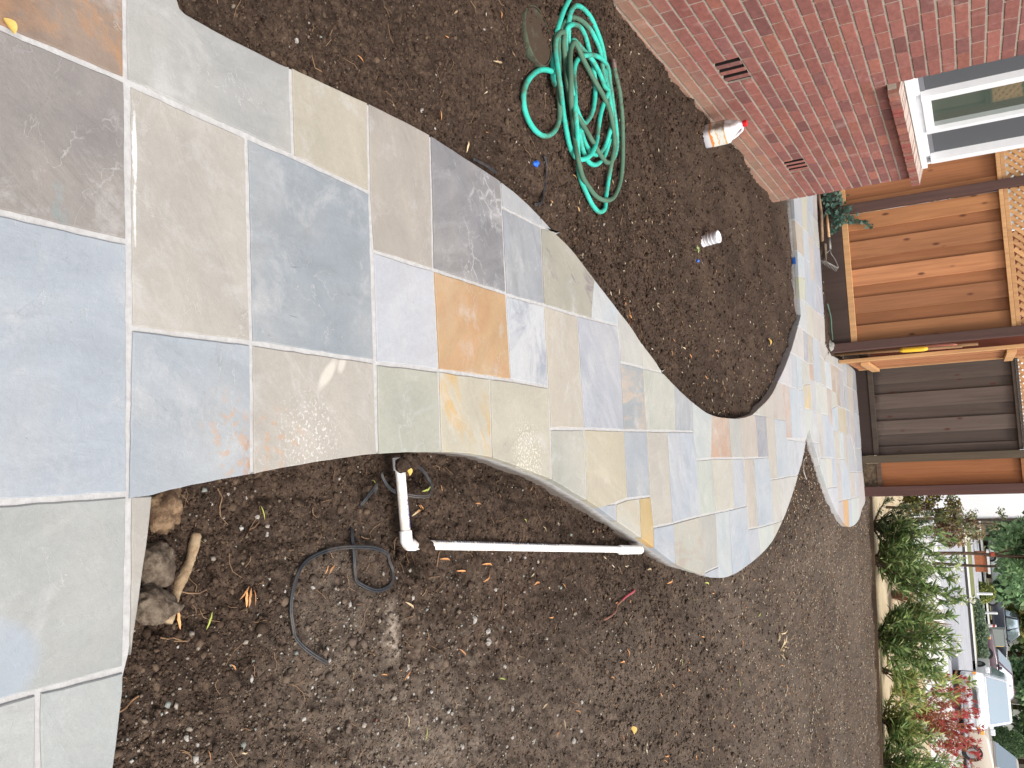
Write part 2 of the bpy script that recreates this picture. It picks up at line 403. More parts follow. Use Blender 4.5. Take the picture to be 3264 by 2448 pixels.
((214,202,176),(226,190,130),'yellow',[(-0.4873,7.9426),(-0.514,8.3262),(-0.2666,8.3141),(-0.2846,7.92),(-0.4452,7.9301)]),
((200,202,206),None,'grey',[(-0.5554,8.3387),(-0.554,8.6361),(-0.26,8.5897),(-0.2666,8.3141),(-0.514,8.3262)]),
((210,212,204),None,'green',[(-0.554,8.6361),(-0.5277,9.3263),(-0.2404,9.2896),(-0.26,8.5897)]),
((204,192,176),None,'tan',[(-0.9928,8.4132),(-0.9881,8.6839),(-0.7148,8.6073),(-0.7041,8.331)]),
((204,186,172),(208,176,158),'pinktan',[(-0.7041,8.331),(-0.7148,8.6073),(-0.5525,8.6072),(-0.5554,8.3387)]),
((190,202,216),None,'blue',[(-0.9881,8.6839),(-0.9809,9.0452),(-0.8249,9.063),(-0.5474,9.0083),(-0.5525,8.6072),(-0.7148,8.6073)]),
((212,206,200),None,'tan',[(-1.0044,7.9316),(-1.0008,8.1904),(-0.7177,8.1123),(-0.7388,7.4542),(-0.9399,7.7585)]),
((180,182,194),None,'lilac',[(-1.0008,8.1904),(-0.9928,8.4132),(-0.7041,8.331),(-0.7177,8.1123)]),
((208,202,194),None,'tan',[(-0.9809,9.0452),(-1.0489,9.7055),(-0.9406,9.6482),(-0.8068,9.329),(-0.8249,9.063)]),
((204,198,186),None,'tan',[(-0.8249,9.063),(-0.8068,9.329),(-0.5316,9.3161),(-0.5474,9.0083)]),
((206,216,222),None,'pale',[(-0.8068,9.329),(-0.8093,9.7161),(-0.5139,9.7312),(-0.5316,9.3161)]),
((206,200,190),None,'tan',[(-0.9406,9.6482),(-0.918,10.1844),(-0.7989,10.1173),(-0.8093,9.7161),(-0.8068,9.329)]),
((202,186,172),(192,168,146),'pinktan',[(-0.8093,9.7161),(-0.7989,10.1173),(-0.7922,10.3437),(-0.3528,10.2845),(-0.3597,10.0375),(-0.5029,10.0346),(-0.5139,9.7312)]),
((182,186,198),None,'blue',[(-0.7922,10.3437),(-0.777,10.7404),(-0.3385,10.6855),(-0.3528,10.2845)]),
((196,196,196),None,'grey',[(-0.918,10.1844),(-1.0811,11.7848),(-0.9271,11.6845),(-0.8582,10.7892),(-0.777,10.7404),(-0.7989,10.1173)]),
((190,200,210),None,'blue',[(-0.8582,10.7892),(-0.8855,11.1881),(-0.6132,11.0182),(-0.6206,10.7516)]),
((200,192,180),None,'tan',[(-0.8855,11.1881),(-0.9114,11.7356),(-0.5989,11.5611),(-0.6132,11.0182)]),
((160,170,184),None,'bluedark',[(-0.9114,11.7356),(-0.9504,12.6196),(-0.5866,12.3626),(-0.5989,11.5611)]),
((182,190,204),None,'blue',[(-0.6206,10.7516),(-0.6132,11.0182),(-0.329,10.9512),(-0.3385,10.6855)]),
((200,192,184),None,'tan',[(-0.6132,11.0182),(-0.5989,11.5611),(-0.3103,11.4617),(-0.329,10.9512)]),
((166,174,190),None,'bluedark',[(-0.5989,11.5611),(-0.5866,12.3626),(-0.2831,12.2162),(-0.3103,11.4617)]),
((208,194,184),(208,182,168),'pinktan',[(-0.5277,9.3263),(-0.5172,9.6583),(-0.089,9.5413),(-0.0977,9.2712),(-0.2404,9.2896)]),
((202,202,188),None,'green',[(-0.5172,9.6583),(-0.5029,10.0346),(-0.3597,10.0375),(-0.3194,9.594)]),
((188,206,222),None,'blue',[(-0.3194,9.594),(-0.3597,10.0375),(-0.0786,9.9795),(-0.089,9.5413)]),
((208,196,168),None,'tan',[(-0.3597,10.0375),(-0.3356,10.7103),(-0.0477,10.6656),(-0.0786,9.9795)]),
((186,190,204),None,'blue',[(-0.3356,10.7103),(-0.3256,10.9937),(-0.0364,10.9329),(-0.0477,10.6656)]),
((202,194,190),None,'tan',[(-0.3256,10.9937),(-0.3122,11.4026),(0.014,11.3185),(0.1148,11.1505),(-0.0364,10.9329)]),
((176,186,204),None,'blue',[(-0.3122,11.4026),(-0.2842,12.2859),(0.1496,12.1118),(0.1229,11.2938),(0.014,11.3185)]),
((200,204,214),None,'pale',[(-0.2667,8.3208),(-0.26,8.5897),(-0.006,8.565),(0.0325,8.5639),(0.0241,8.3109),(0.0008,8.285)]),
((210,204,194),None,'tan',[(-0.26,8.5897),(-0.2495,8.8885),(-0.0639,8.8891),(0.169,8.8496),(0.166,8.5515),(-0.006,8.565)]),
((192,204,220),None,'blue',[(-0.2495,8.8885),(-0.2404,9.2896),(-0.0977,9.2712),(-0.0909,9.5773),(0.1999,9.5733),(0.169,8.8496),(-0.0639,8.8891)]),
((208,202,188),None,'tan',[(-0.0909,9.5773),(-0.0779,10.0028),(0.2146,10.0034),(0.1999,9.5733)]),
((196,214,222),None,'pale',[(-0.0779,10.0028),(-0.0666,10.3137),(0.2244,10.2436),(0.2146,10.0034)]),
((202,194,186),None,'tan',[(-0.0666,10.3137),(-0.0512,10.641),(0.3825,10.5346),(0.3722,10.2799),(0.2244,10.2436)]),
((190,196,208),None,'blue',[(-0.0512,10.641),(-0.0364,10.9329),(0.1148,11.1505),(0.4071,11.32),(0.3825,10.5346)]),
((178,186,198),None,'bluedark',[(0.1219,11.2679),(0.1554,12.2154),(0.4432,12.1439),(0.4063,11.3179)]),
((194,198,204),None,'grey',[(0.0195,8.2284),(0.0326,8.5663),(0.1679,8.5601),(0.1685,8.4115)]),
((204,210,206),None,'green',[(0.1679,8.5601),(0.1752,8.8835),(0.4672,8.8856),(0.4447,8.4863)]),
((216,212,200),None,'pale',[(0.1752,8.8835),(0.1896,9.2974),(0.4755,9.2454),(0.4672,8.8856)]),
((192,204,222),None,'blue',[(0.1896,9.2974),(0.2024,9.5925),(0.4857,9.5427),(0.4755,9.2454)]),
((208,198,190),None,'tan',[(0.2024,9.5925),(0.2146,9.9062),(0.65,9.8622),(0.6402,9.53),(0.4857,9.5427)]),
((192,208,224),None,'blue',[(0.2146,9.9062),(0.2253,10.2511),(0.661,10.1758),(0.65,9.8622)]),
((190,206,224),None,'blue',[(0.2253,10.2511),(0.3715,10.2783),(0.3818,10.5329),(0.6724,10.5358),(0.661,10.1758)]),
((208,200,190),None,'tan',[(0.3818,10.5329),(0.397,10.9962),(0.6917,10.9859),(0.6724,10.5358)]),
((194,204,220),None,'blue',[(0.397,10.9962),(0.4085,11.3164),(0.7003,11.2504),(0.6917,10.9859)]),
((206,198,196),None,'tan',[(0.4085,11.3164),(0.4477,12.3545),(1.0223,12.0627),(0.9448,11.1601),(0.7003,11.2504)]),
((204,206,216),None,'pale',[(0.4672,8.8856),(0.4869,9.5421),(0.6402,9.53),(0.829,9.4566),(0.6697,8.975)]),
((204,194,194),None,'grey',[(0.6402,9.53),(0.65,9.8622),(0.9302,9.813),(0.829,9.4566)]),
((226,172,122),(228,180,110),'orange',[(0.65,9.8622),(0.668,10.2997),(0.987,10.2018),(0.9481,9.8021)]),
((188,202,222),None,'blue',[(0.668,10.2997),(0.6761,10.5606),(1.0176,10.4473),(0.9932,10.1979)]),
((204,216,210),None,'green',[(0.6761,10.5606),(0.7003,11.2504),(0.9448,11.1601),(1.0811,11.0954),(1.0176,10.4473)]),
((182,192,210),None,'blue',[(-2.5758,8.3311),(-2.7021,8.7863),(-2.3374,8.6544),(-2.0276,8.6073),(-2.0226,8.1883),(-2.2115,8.1346)]),
((206,202,176),None,'tan',[(-2.7021,8.7863),(-2.8055,9.159),(-2.4174,8.9843),(-2.3123,8.948),(-2.0419,8.8697),(-2.0276,8.6073),(-2.3374,8.6544)]),
((180,192,208),None,'blue',[(-2.8055,9.159),(-2.9271,9.5974),(-2.5308,9.4108),(-2.3107,9.3727),(-2.3123,8.948)]),
((184,176,174),None,'tan',[(-2.9271,9.5974),(-3.06,10.0766),(-2.3186,9.7111),(-2.3107,9.3727)]),
((184,194,202),None,'blue',[(-2.3123,8.948),(-2.3107,9.3727),(-2.0206,9.2351),(-2.0386,8.9233),(-2.0419,8.8697)]),
((190,190,184),None,'tan',[(-2.3107,9.3727),(-2.3283,9.7804),(-2.0075,9.6211),(-2.0206,9.2351)]),
((198,184,166),None,'tan',[(-2.0195,8.1025),(-2.0276,8.6073),(-1.7355,8.5719),(-1.7356,8.1254)]),
((190,204,220),None,'blue',[(-2.0276,8.6073),(-2.0386,8.9233),(-1.7307,8.904),(-1.7355,8.5719)]),
((200,194,188),(206,184,160),'pinktan',[(-2.0386,8.9233),(-2.0206,9.2351),(-1.5701,9.1026),(-1.5703,8.8463),(-1.7307,8.904)]),
((176,186,206),None,'blue',[(-2.0206,9.2351),(-2.0151,9.6889),(-1.5643,9.7212),(-1.5701,9.1026)]),
((192,210,222),None,'pale',[(-1.7356,8.1254),(-1.7355,8.5719),(-1.5229,8.498),(-1.4777,8.0642)]),
((204,206,184),(200,204,160),'yellow',[(-1.4777,8.0642),(-1.5229,8.498),(-1.2892,8.4246),(-1.2813,8.0754)]),
((184,196,214),None,'blue',[(-1.7355,8.5719),(-1.7307,8.904),(-1.5703,8.8463),(-1.5693,9.1611),(-1.2774,9.0202),(-1.2892,8.4246),(-1.5229,8.498)]),
((182,188,206),None,'lilac',[(-1.5693,9.1611),(-1.5643,9.7212),(-1.266,9.699),(-1.2774,9.0202)]),
((204,210,212),None,'pale',[(-1.2813,8.0754),(-1.2892,8.4246),(-0.9954,8.4003),(-1.0097,7.8669)]),
((208,204,190),None,'tan',[(-1.2892,8.4246),(-1.2806,8.8502),(-0.987,8.8007),(-0.9954,8.4003)]),
((206,198,188),None,'tan',[(-1.2806,8.8502),(-1.2715,9.2557),(-0.9802,9.1472),(-0.987,8.8007)]),
((204,196,190),None,'tan',[(-1.2715,9.2557),(-1.2639,9.6979),(-0.9706,9.6771),(-0.9802,9.1472)])]
